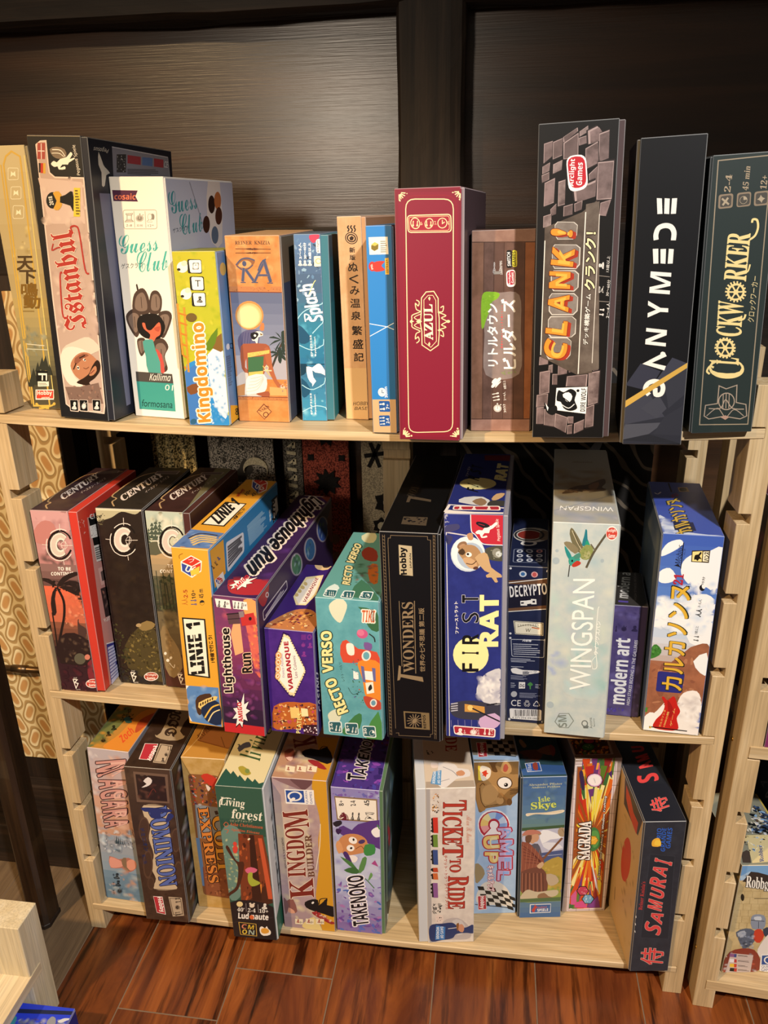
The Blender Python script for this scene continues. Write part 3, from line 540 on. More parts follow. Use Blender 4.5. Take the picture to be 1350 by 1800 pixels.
ART['meadow'] = {'F':[('g','#b8b024','#aab02c',[0,397,102,397,102,198,0,198],5),('s',['#c8c03a','#98a41e','#b8b430','#a4a824'],[3,395,102,394,100,183,0,181],70,5,15,'e',7),('p','#2f86c8',[18,151,65,169,99,179,102,4,1,0,4,128],2),('p','#3f74b8',[-1,128,30,147,38,93,38,1,1,0]),('p','#d0dce8',[61,169,101,177,99,31,80,26,64,67],2),('s',['#9cc0dc','#5c9ccc','#e8eef2','#4a90c8'],[66,174,99,176,100,8,53,6],50,4,10,'e',8),('p','#7a5a2a',[72,191,101,220,99,179,85,179],2),('p','#5a7a1c',[58,191,90,230,82,196,66,178],2),('l','#d08a30',5,[1,284,-3,168]),('l','#d08a30',5,[16,276,11,128]),('l','#c07828',4,[-2,263,21,257]),('l','#c07828',4,[-4,242,19,236]),('l','#c07828',4,[-7,218,16,212]),('l','#c07828',4,[-10,194,13,188]),('l','#c07828',4,[-13,168,10,162]),('l','#c07828',4,[-16,141,7,135]),('p','#7a4a28',[2,92,30,102,33,84,10,74],2),('e','#efeadc',[22,363,35,363,21,351],0),('e','#d8d0b8',[27,371,34,371,26,365],0),('e','#2a241c',[13,358,17,358,13,355],0),('e','#efeadc',[24,305,37,305,23,293],0),('e','#d8d0b8',[29,313,36,313,28,307],0),('e','#2a241c',[15,300,19,300,15,297],0),('e','#6a5428',[31,253,44,253,30,243],0),('R','#1c1c18',[35,380,67,379,66,349,33,350],4),('R','#f4f0e4',[38,378,66,378,65,351,39,351],4),('t','#222222','⁙','',[45,358,59,358,47,372]),('R','#1c1c18',[36,343,69,343,68,312,35,313],4),('R','#f4f0e4',[40,342,67,341,66,314,40,314],4),('t','#222222','T','',[47,321,60,321,48,335]),('R','#1c1c18',[37,308,70,308,68,277,35,278],4),('R','#f4f0e4',[40,307,68,307,67,279,41,279],4),('t','#222222','♟','',[47,286,61,286,49,300]),('t','#c8862a','Kingdomino','B',[63,11,68,243,21,7],1.4,'#f6f0dc',3),('e','#2c5a7a',[10,9,18,10,9,2],0)],
'R':[('e','#d8dce8',[28,183,41,181,26,176],0),('t','#1c2a4a','C','',[38,177,60,173,40,190]),('l','#44618c',4,[7,162,39,160]),('l','#44618c',4,[7,157,41,155]),('l','#44618c',4,[7,152,39,150]),('l','#44618c',4,[7,147,39,145]),('l','#44618c',4,[7,142,38,140]),('l','#44618c',4,[7,137,42,134]),('l','#44618c',4,[7,132,35,130]),('l','#44618c',4,[7,127,40,124]),('l','#44618c',4,[7,122,30,120]),('l','#44618c',4,[7,117,34,115]),('l','#44618c',4,[7,111,34,109]),('l','#44618c',4,[7,106,31,105]),('l','#44618c',4,[7,101,39,99]),('l','#44618c',4,[7,96,32,94]),('p','#d8a830',[9,48,89,29,77,-26,-3,-5]),('t','#2a2a2a','8','B',[39,17,62,11,43,33]),('e','#c9b06a',[39,356,61,354,36,342],0)]}
BOXES['falcon'] = {'label': 'orange and slate-blue game box with a falcon-headed figure under a golden sun disc','group': 'game boxes on the top shelf','m': [[0.99996,0.00012,0.00843,0.25646],[0.0,0.99991,-0.01366,0.03249],[-0.00843,0.01366,0.99987,0.84641],[0,0,0,1]],'dim': (6.5,21.47,17.0),'tray': ('R',0.15,'#5a5048'),'F': '#d18f55|#c27c42','T': '#b08a60','R': '#4a4e5e','L': '#a87848'}
ART['falcon'] = {'F':[('s',['#dca066','#c07838','#d8985c','#b8703a'],[2,428,133,428,133,319,-2,320],45,6,19,'e',9),('t','#5a3a2c','REINER  KNIZIA','S',[24,410,105,410,24,418]),('l','#5a3420',1.4,[24,401,106,400]),('e','#5a3420',[63,400,66,400,63,398],0),('p','#5a3420',[42,401,61,403,60,398]),('p','#5a3420',[84,400,66,403,66,398]),('l','#5a3420',1.4,[23,392,105,392]),('e','#5a3420',[63,392,65,392,62,390],0),('p','#5a3420',[41,392,60,394,60,390]),('p','#5a3420',[84,392,66,394,65,390]),('p','#8a5a3c',[22,365,35,378,49,381,67,376,61,365,49,357,34,357],3),('p','#d59a62',[27,365,40,375,52,375,59,368,49,360,37,360],3),('e','#47506e',[42,369,47,369,42,363],0),('l','#47506e',3,[22,366,35,378,51,381,67,376],0,4),('l','#47506e',2,[24,364,37,355,51,358,62,366],0,4),('l','#7d6a70',7,[40,360,35,330]),('l','#47506e',5,[40,360,35,330]),('l','#7d6a70',7,[45,355,63,329]),('l','#47506e',5,[45,355,63,329]),('l','#7d6a70',6,[90,376,63,329]),('l','#47506e',4,[90,376,63,329]),('l','#7d6a70',8,[88,378,101,329]),('l','#47506e',6,[88,378,101,329]),('l','#7d6a70',5,[72,344,97,344]),('l','#47506e',3,[72,344,97,344]),('l','#47506e',2,[30,328,42,328]),('l','#47506e',2,[56,328,71,328]),('l','#47506e',2,[93,327,106,327]),('l','#47506e',3,[73,354,82,371,93,379],0,4),('p','#b8784a',[-2,319,135,319,134,307,-3,307]),('s',['#7a4428','#93552e'],[-1,317,133,316,133,309,0,309],46,1.4,3,'r',10),('l','#6a2c20',1.6,[-3,307,134,306]),('g','#5b6482','#8a90a6',[3,306,135,305,134,161,4,161],6),('p','#a9a6b0',[4,161,134,161,134,105,4,105]),('p','#c8c0bc',[-1,108,33,126,64,119,60,62,1,62],2),('e','#c88a4c',[45,254,79,254,43,221],0),('e','#e2b274',[45,254,75,254,43,226],0),('e','#e6d49a',[43,251,71,251,41,224],0),('e','#d8c488',[43,251,71,251,41,224],0.9),('p','#c07a4a',[67,222,73,237,79,235,77,220],2),('p','#4a3a30',[88,133,107,175,119,196,122,194,110,168,92,130]),('p','#2c3a34',[119,199,140,196,152,193,138,202],2),('p','#2c3a34',[119,199,132,185,143,175,136,192],2),('p','#2c3a34',[119,199,117,179,123,166,126,187],2),('p','#2c3a34',[119,199,104,181,101,169,113,189],2),('p','#2c3a34',[119,199,97,190,87,184,102,197],2),('p','#2c3a34',[119,199,101,202,88,203,100,207],2),('p','#2c3a34',[119,199,113,211,104,217,106,215],2),('p','#2c3a34',[119,199,128,213,126,220,119,217],2),('p','#2c3a34',[119,199,138,207,145,211,131,212],2),('p','#2c3a34',[110,167,125,163,133,162,124,169],2),('p','#2c3a34',[110,167,118,155,127,150,123,162],2),('p','#2c3a34',[110,167,107,151,113,143,117,159],2),('p','#2c3a34',[110,167,98,153,97,145,107,160],2),('p','#2c3a34',[110,167,94,159,87,156,99,166],2),('p','#2c3a34',[110,167,98,167,88,169,96,173],2),('p','#2c3a34',[110,167,107,174,99,179,100,179],2),('p','#2c3a34',[110,167,117,175,115,181,108,180],2),('p','#2c3a34',[110,167,124,171,128,175,118,176],2),('p','#5c5a7c',[18,161,12,196,26,216,51,222,68,216,63,192,62,168,40,167,23,179],3),('l','#484870',1.8,[27,215,20,179]),('l','#484870',1.8,[33,215,26,179]),('l','#484870',1.8,[40,215,33,179]),('l','#484870',1.8,[46,215,39,179]),('p','#f0ead8',[47,210,61,218,73,215,74,208,63,204,59,187,54,196,48,196],2),('p','#1c1a20',[45,213,59,216,64,210,54,199,46,201],2),('e','#f4f0e0',[55,208,58,208,55,205],0),('p','#7a5a30',[67,214,75,211,69,208]),('p','#9a553c',[18,182,38,189,80,189,90,175,87,144,77,140,68,112,32,112,30,154,25,133,38,126,55,137,69,133,54,126,32,119,17,130],2),('p','#a8603f',[76,179,90,175,92,140,102,102,114,91,108,80,95,98,80,133],2),('p','#d8b860',[34,167,88,175,87,167,33,156]),('p','#3f6a48',[34,157,73,160,68,123,32,119]),('p','#d8b860',[33,121,69,125,68,117,33,112]),('s',['#8a3a2c','#e8d8a0'],[35,165,86,172,85,168,35,158],20,1.4,2,'e',11),('p','#ece6da',[32,112,70,117,77,94,68,73,43,69,19,67,23,91],2),('l','#c4bab0',1.4,[24,74,51,80,69,105],0,4),('l','#c4bab0',1.4,[27,82,51,87,69,107],0,4),('l','#c4bab0',1.4,[31,90,52,94,69,109],0,4),('l','#c4bab0',1.4,[34,98,52,101,69,111],0,4),('l','#c4bab0',1.4,[37,106,53,109,69,114],0,4),('l','#e0b860',2,[69,137,87,112]),('l','#d8c8a0',3,[70,126,90,126]),('e','#d8c8a0',[78,132,83,132,77,126],0.6),('p','#9a553c',[47,69,61,73,79,76,80,63,64,63],2),('p','#d2a468',[82,87,123,84,124,66,82,66]),('p','#c08a58',[22,94,1,87,1,63,19,65]),('s',['#e8e0d4','#5a5a78','#b89a78'],[102,102,133,102,132,77,112,77],26,2,5,'e',12),('p','#b8784a',[2,62,132,63,132,54,1,54]),('s',['#7a4428','#93552e'],[3,61,130,60,131,56,4,55],40,1.4,3,'r',13),('l','#6a2c20',1.4,[2,62,132,62]),('p','#7a4a30',[45,25,65,46,84,26,64,5]),('p','#cf9058',[48,25,65,42,81,26,64,8]),('t','#5a3020','NSKN','S',[53,22,79,36,50,29]),('e','#5a3020',[68,18,75,18,67,11],0.7)],
'R':[('g','#6b5a4a','#6b5a4a',[0,429,394,429,394,326,0,326],1),('g','#3c4258','#4c4a58',[0,326,394,326,394,43,0,43],4)]}
BOXES['splash'] = {'label': 'narrow teal and blue game box with white splashing brush letters,top shelf','group': 'game boxes on the top shelf','m': [[0.99856,-0.05342,0.00501,0.33328],[0.05342,0.99857,0.0008,0.04307],[-0.00505,-0.00053,0.99999,0.84549],[0,0,0,1]],'dim': (3.97,21.57,14.0),'tray': ('R',0.9,'#3a7484'),'F': '#3d6f94|#2f8098','T': '#4a5a70','R': '#2d6a7c','L': '#3a6a88'}
ART['splash'] = {'F':[('g','#5a7ca8','#48607e',[0,431,79,431,79,324,0,324],5),('g','#48607e','#2f7f9c',[0,324,79,324,79,216,0,216],5),('g','#2f7f9c','#2a6f98',[0,216,79,216,79,134,0,134],4),('g','#3a6a8c','#3a93bb',[0,134,79,134,79,0,0,0],5),('s',['#7896b4','#33465e','#5f83a8','#8fb0c8'],[1,424,80,424,80,275,-2,275],46,3,13,'r',14),('s',['#56a8c4','#2a6a88','#8cc8dc','#3a88a8'],[2,275,80,275,76,5,2,5],60,3,16,'e',15),('p','#1e5070',[-1,232,20,215,29,198,15,187,-2,194],2),('p','#163a50',[0,137,16,138,19,124,0,110],2),('p','#1e5070',[2,106,24,78,12,60,2,63],2),('l','#a8d8e8',2,[34,211,59,235,79,245],0,4),('l','#a8d8e8',2,[0,245,22,265,75,282],0,4),('l','#a8d8e8',2,[1,184,35,173,79,198],0,4),('l','#a8d8e8',2,[3,89,31,78,79,107],0,4),('l','#a8d8e8',2,[1,23,37,38,76,28],0,4),('p','#c8405c',[37,429,59,430,57,421,46,412,38,418],2),('R','#f0f0ee',[51,420,67,421,67,391,51,390],6),('t','#555555','Arclight','B',[58,392,58,418,53,392]),('R','#e8e4d0',[45,384,65,384,65,362,45,361],3),('e','#c8a85a',[55,373,62,373,55,367],0.75),('t','#f0f4f8','2〜5人','',[17,378,17,413,11,378],0.4),('t','#f0f4f8','20〜40分','',[28,378,28,413,22,378],0.4),('t','#f0f4f8','6歳以上','',[39,378,39,413,33,378],0.4),('t','#f2efe6','♟','',[8,363,18,363,8,375]),('t','#f2efe6','♟','',[19,363,29,363,19,375]),('t','#f2efe6','♟','',[30,363,40,363,31,375]),('t','#f4f6f8','Splash','I',[70,245,48,328,29,234],1.8),('l','#f0e890',1.6,[30,299,42,325,47,331],0,4),('l','#f4f4f4',3,[19,238,18,255,29,252],0,4),('p','#f4f6f8',[19,241,35,245,28,252]),('t','#e8f0f4','©アナグラエスネ','',[33,158,32,208,28,157],0.4),('t','#e8f0f4','●yamamori','B',[42,158,42,204,37,157]),('t','#e8f0f4','©アナグラエスネ','',[26,16,26,69,21,16],0.4),('t','#e8f0f4','●yamamori','B',[36,16,36,65,31,16]),('l','#123a50',1.8,[-1,139,77,139]),('p','#f4f6f8',[16,133,30,131,41,139,50,139,58,128,67,110,51,117,37,119,30,124,32,107,38,98,28,92,18,107],2),('p','#f4f6f8',[28,92,36,96,28,85])],
'R':[('g','#3c4a58','#2a6a7a',[0,431,280,431,280,280,0,280],3),('g','#2a6a7a','#3a8a90',[0,280,280,280,280,0,0,0],3)]}
BOXES['steam'] = {'label': 'narrow pale wood-coloured box with a steam emblem and vertical brush characters,top shelf','group': 'game boxes on the top shelf','m': [[0.99372,0.11101,-0.01398,0.38535],[-0.11103,0.99382,-0.00074,0.05686],[0.01381,0.00229,0.9999,0.84504],[0,0,0,1]],'dim': (3.36,23.38,18.0),'tray': ('R',0.5,'#b58a64'),'F': '#d0a880|#c49a70','T': '#a88664','R': '#a27c5c','L': '#b08c68'}
ART['steam'] = {'F':[('l','#c69c74',1.0,[9,465,7,1]),('l','#c69c74',1.0,[18,465,17,1]),('l','#c69c74',1.0,[28,465,28,1]),('l','#c69c74',1.0,[38,464,39,2]),('l','#c69c74',1.0,[49,464,51,2]),('l','#c69c74',1.0,[57,464,60,3]),('l','#c69c74',1.0,[64,464,67,3]),('e','#2a1c18',[33,421,48,420,33,408],0.86),('e','#2a1c18',[33,421,44,420,33,412],0.72),('p','#2a1c18',[34,426,39,422,36,416,30,416,28,422]),('l','#2a1c18',3,[25,435,28,440,25,444,28,448],0,4),('l','#2a1c18',3,[33,434,36,439,32,444,35,448],0,4),('l','#2a1c18',3,[40,434,43,439,40,444,43,448],0,4),('t','#241814','新','',[27,390,40,390,27,401],0.6),('t','#241814','版','',[27,374,40,374,27,385],0.6),('t','#241814','ぬ','',[22,349,45,349,23,368],0.6),('t','#241814','く','',[23,323,46,322,24,342],0.6),('t','#241814','み','',[24,297,46,297,25,316],0.6),('t','#241814','温','',[23,268,47,268,24,288],0.6),('t','#241814','泉','',[24,240,47,240,25,259],0.8),('t','#241814','繁','',[24,205,49,205,25,226],0.8),('t','#241814','盛','',[25,173,50,173,26,195],0.8),('t','#241814','記','',[26,143,50,143,27,163],0.8),('p','#d4b080',[0,126,64,127,64,3,3,1]),('t','#2a1c18','HOBBY','I',[19,35,60,37,19,44]),('t','#2a1c18','BASE.','I',[22,24,58,25,22,32])]}
BOXES['blue'] = {'label': 'slim bright blue game box with a beige foot,beside the crimson box','group': 'game boxes on the top shelf','m': [[0.99864,0.04998,-0.01504,0.42794],[-0.04998,0.99875,-0.00014,-0.00357],[0.01501,0.0009,0.99989,0.84504],[0,0,0,1]],'dim': (2.98,22.44,15.0),'tray': ('R',0.15,'#2a5a80'),'F': '#2d7fc8','T': '#2a6fa8','R': '#2a6aa0','L': '#2868a0'}
ART['blue'] = {'F':[('p','#2a6ca8',[41,448,60,449,57,78,35,78]),('p','#c9aa80',[-1,78,57,79,60,-4,-1,-6]),('p','#f0ecdc',[6,426,47,426,48,391,7,391]),('p','#7a6a2a',[11,409,19,416,27,412,26,402,18,398,11,402]),('p','#c8b85a',[19,416,27,412,19,408,11,411]),('l','#8a8a80',2,[31,417,42,417]),('l','#8a8a80',2,[31,413,43,413]),('l','#8a8a80',2,[31,408,45,409]),('l','#8a8a80',2,[31,404,42,404]),('l','#8a8a80',2,[31,400,43,400]),('l','#8a8a80',2,[31,396,43,396]),('e','#c23a34',[12,367,20,367,12,357],0),('p','#c23a34',[16,375,39,377,32,368,39,359,16,357],4),('p','#e0b43a',[40,383,48,384,48,350,40,350]),('l','#8a6a1a',1.8,[42,378,45,379]),('l','#8a6a1a',1.8,[42,374,47,375]),('l','#8a6a1a',1.8,[42,370,46,371]),('l','#8a6a1a',1.8,[41,366,46,367]),('l','#8a6a1a',1.8,[41,363,45,363]),('l','#8a6a1a',1.8,[41,359,47,359]),('l','#8a6a1a',1.8,[41,355,47,355]),('t','#f8e8e0','SPIEL','B',[14,361,12,372,10,360]),('l','#dce8f0',1.6,[0,247,41,240,56,234]),('l','#dce8f0',1.6,[0,220,56,248]),('e','#f2efe6',[24,95,33,95,24,85],0),('l','#2a5a90',1.6,[24,101,24,94,29,94]),('t','#f0f4f8','30min','B',[37,83,36,108,30,82]),('R','#24559a',[16,75,41,75,42,50,17,50],3),('t','#f2efe6','♟♟','',[30,54,29,71,18,53]),('t','#f2efe6','7+','B',[40,56,39,68,33,56]),('R','#24559a',[15,41,40,42,41,17,16,16],3),('t','#f2efe6','♟♟♟','',[29,20,28,38,17,19]),('t','#f2efe6','2-4','B',[39,23,38,35,32,23])]}
BOXES['crimson'] = {'label': 'crimson game box with a cream double line frame and ornate central title,top shelf','group': 'game boxes on the top shelf','m': [[0.99783,0.06477,-0.01217,0.46188],[-0.06478,0.9979,-0.00016,-0.02905],[0.01213,0.00094,0.99993,0.84521],[0,0,0,1]],'dim': (7.04,25.9,26.0),'tray': ('R',0.35,'#8a7a80'),'F': '#801c34','T': '#5c2231','R': '#4a3a40','L': '#8a1f30'}
ART['crimson'] = {'F':[('l','#7a1c30',5,[5,514,139,511,142,6,4,4],1,0),('R','#f0d8a8',[23,498,119,495,119,21,21,16],19,2),('R','#8a1d30',[18,504,125,502,125,17,15,9],23,2),('l','#f0d8a8',2,[14,510,23,509]),('l','#f0d8a8',2,[13,508,22,504]),('l','#f0d8a8',2,[12,507,18,500]),('l','#f0d8a8',2,[11,507,14,498]),('l','#f0d8a8',2,[10,507,10,498]),('e','#f0d8a8',[26,508,27,508,26,507],0),('e','#f0d8a8',[11,496,13,495,11,494],0),('l','#f0d8a8',2,[130,508,121,508]),('l','#f0d8a8',2,[130,507,122,503]),('l','#f0d8a8',2,[131,506,125,499]),('l','#f0d8a8',2,[133,505,130,497]),('l','#f0d8a8',2,[134,505,134,496]),('e','#f0d8a8',[118,507,120,507,118,506],0),('e','#f0d8a8',[132,494,134,494,132,492],0),('l','#f0d8a8',3,[14,7,24,8]),('l','#f0d8a8',3,[13,9,23,14]),('l','#f0d8a8',3,[12,10,19,19]),('l','#f0d8a8',3,[11,11,14,21]),('l','#f0d8a8',3,[9,11,10,22]),('e','#f0d8a8',[27,9,29,9,27,7],0),('e','#f0d8a8',[12,25,13,25,11,23],0),('l','#f0d8a8',3,[128,10,117,11]),('l','#f0d8a8',3,[128,12,119,17]),('l','#f0d8a8',3,[129,13,123,21]),('l','#f0d8a8',3,[131,14,128,24]),('l','#f0d8a8',3,[132,14,132,25]),('e','#f0d8a8',[115,11,117,11,115,10],0),('e','#f0d8a8',[130,28,132,28,130,26],0),('R','#9c2438',[26,467,114,467,115,434,27,435],6),('R','#f0d8a8',[26,467,114,467,115,434,27,435],7,2),('R','#f0d8a8',[29,464,111,464,111,437,30,438],5,0.8),('e','#f0d8a8',[42,452,52,451,42,441],0.84),('t','#f0d8a8','♟♟','',[35,446,48,446,36,457]),('t','#f0d8a8','8+','',[57,449,56,455,53,448]),('e','#f0d8a8',[70,451,79,451,69,441],0.84),('t','#f0d8a8','♟♟','',[63,446,76,445,63,456]),('t','#f0d8a8','2-4','',[85,448,84,455,81,448]),('e','#f0d8a8',[97,451,107,451,97,441],0.84),('l','#f0d8a8',1.6,[97,457,97,450,102,453]),('t','#f0d8a8','45','',[112,447,111,454,108,447]),('t','#f4e6c8','AZUL','S',[77,220,76,293,58,220],0.8),('l','#f0d8a8',2,[52,274,53,306,63,318,79,319,88,305,88,281,90,265,90,233,88,209,71,197,53,209,53,237,50,254],1,0),('l','#f0d8a8',1.2,[58,274,58,302,67,311,77,311,83,301,84,217,72,204,59,214,58,245],1,0),('l','#f0d8a8',2,[42,302,48,298,46,290,40,295,42,283,50,278,33,271,32,262,28,258],0,4),('l','#f0d8a8',2,[93,286,99,289,97,278,88,277,104,270,95,265,108,258],0,4),('l','#f0d8a8',1.6,[53,274,37,266,53,258],0,4),('p','#f0d8a8',[70,309,72,305,70,300,67,305]),('l','#f0d8a8',2,[41,213,47,218,45,226,39,222,41,233,49,238,33,246,32,254,28,258],0,4),('l','#f0d8a8',2,[93,230,99,227,97,238,88,240,104,246,95,251,108,258],0,4),('l','#f0d8a8',1.6,[53,242,37,250,53,258],0,4),('p','#f0d8a8',[69,206,71,211,69,216,66,211]),('p','#f0d8a8',[48,264,50,258,47,253,41,258]),('e','#f0d8a8',[109,258,113,258,109,255],0),('p','#f0d8a8',[37,258,30,262,29,255])]}
BOXES['planks'] = {'label': 'brown plank-patterned game box with a grassy signboard of white katakana,top shelf centre right','group': 'game boxes on the top shelf','m': [[0.99956,0.02287,-0.01902,0.53973],[-0.02285,0.99974,0.00123,0.0083],[0.01904,-0.00079,0.99982,0.84639],[0,0,0,1]],'dim': (6.77,21.65,7.0),'tray': ('R',0.12,'#5d443c'),'F': '#8a6252|#7a5546','T': '#5d443c','R': '#6a4636','L': '#7a5546'}
ART['planks'] = {'F':[('p','#9c7a6a|#8c6a5c',[0,435,135,431,136,407,1,411]),('p','#a47e70|#946e60',[-1,27,136,28,137,1,-1,0]),('p','#84604f|#70503f',[1,411,25,410,25,27,0,27]),('p','#9c6442|#8a5636',[111,408,136,407,139,28,109,28]),('p','#6d5148|#584038',[26,409,46,408,49,28,27,28]),('p','#5f463e|#584038',[47,408,68,407,72,28,50,28]),('p','#725448|#584038',[69,407,89,407,95,28,73,28]),('p','#66493e|#584038',[90,407,110,406,118,29,96,28]),('l','#4a342c',1.6,[26,409,26,28]),('l','#4a342c',1.6,[47,409,49,28]),('l','#4a342c',1.6,[68,408,72,28]),('l','#4a342c',1.6,[90,407,95,28]),('l','#4a342c',1.6,[111,407,118,29]),('l','#4a342c',1.6,[1,410,135,407]),('l','#4a342c',1.8,[0,28,137,29]),('t','#a8a4a4','♟♟','',[45,346,64,346,45,369]),('t','#c8c4c0','Studio GG','B',[66,343,64,371,61,343]),('p','#8a8684',[46,350,62,350,62,344,47,344]),('R','#1c1a18',[73,392,84,392,85,356,74,356],4),('t','#f0f0f0','SWITCH','B',[83,360,81,388,76,360]),('R','#d8d040',[85,392,95,391,96,358,86,358],4),('t','#3a3a14','GAMES','B',[94,360,92,389,87,360]),('R','#f4f0f0',[73,351,93,353,94,318,75,317],8),('R','#b02c3c',[75,349,91,351,92,322,77,321],7),('t','#f4f0f0','Arclight','B',[84,322,83,349,79,322]),('t','#f4f0f0','Games','B',[91,325,89,347,85,325]),('p','#94827c|#857570',[23,301,60,306,102,300,107,227,106,131,33,129,29,220],4),('p','#7fae2c',[23,301,44,308,60,304,56,294,44,286,40,270,32,249,27,233,22,237],4),('s',['#a4cc48','#6a9a20','#8cba38'],[25,299,54,301,36,270,25,245],40,1.6,5,'e',16),('s',['#8a9a5a','#7a8a4a'],[67,145,102,144,102,131,68,131],14,3,6,'e',17),('t','#f6f4f0','リトルタウン','',[59,149,56,283,37,149],1.2),('t','#f6f4f0','ビルダーズ','',[100,143,94,292,70,143],1.6),('e','#d85a5a',[66,278,67,278,66,277],0),('e','#d85a5a',[66,272,67,272,66,271],0),('e','#d85a5a',[66,266,67,266,66,265],0),('e','#d85a5a',[66,260,67,260,66,259],0),('e','#d85a5a',[66,255,68,255,66,253],0),('e','#d85a5a',[66,249,68,249,66,248],0),('e','#d85a5a',[66,243,68,243,67,242],0),('e','#d85a5a',[67,237,68,237,67,236],0),('e','#d85a5a',[67,231,68,231,67,230],0),('e','#d85a5a',[67,225,68,225,67,224],0),('e','#d85a5a',[67,219,68,219,67,218],0),('e','#d85a5a',[67,214,68,214,67,212],0),('e','#d85a5a',[67,208,68,208,67,206],0),('e','#d85a5a',[67,202,68,202,67,200],0),('e','#d85a5a',[67,196,69,196,67,194],0),('e','#d85a5a',[67,190,69,190,67,188],0),('e','#d85a5a',[73,285,77,285,73,281],0),('e','#f6f4f0',[73,285,77,285,73,282],0),('t','#f2efe6','♣','',[51,96,71,118,39,107]),('t','#f2efe6','♟♟♟','',[65,72,62,90,50,69]),('t','#f2efe6','⏱','',[51,44,70,44,50,65]),('t','#f2efe6','30分','',[80,44,77,64,74,43]),('t','#f2efe6','2〜4人','',[79,72,77,91,73,71]),('t','#f2efe6','8歳以上','',[79,98,76,117,73,97])]}
BOXES['stones'] = {'label': 'tall black game box with grey stone blocks and fiery orange raised letters,top shelf right','group': 'game boxes on the top shelf','m': [[0.99726,0.06717,-0.03084,0.60698],[-0.06661,0.9976,0.01892,-0.03917],[0.03203,-0.01681,0.99935,0.85346],[0,0,0,1]],'dim': (7.93,30.44,31.2),'tray': ('R',0.55,'#4a3a3c'),'F': '#100e0e','T': '#141212','R': '#3a2e30','L': '#2a2018'}
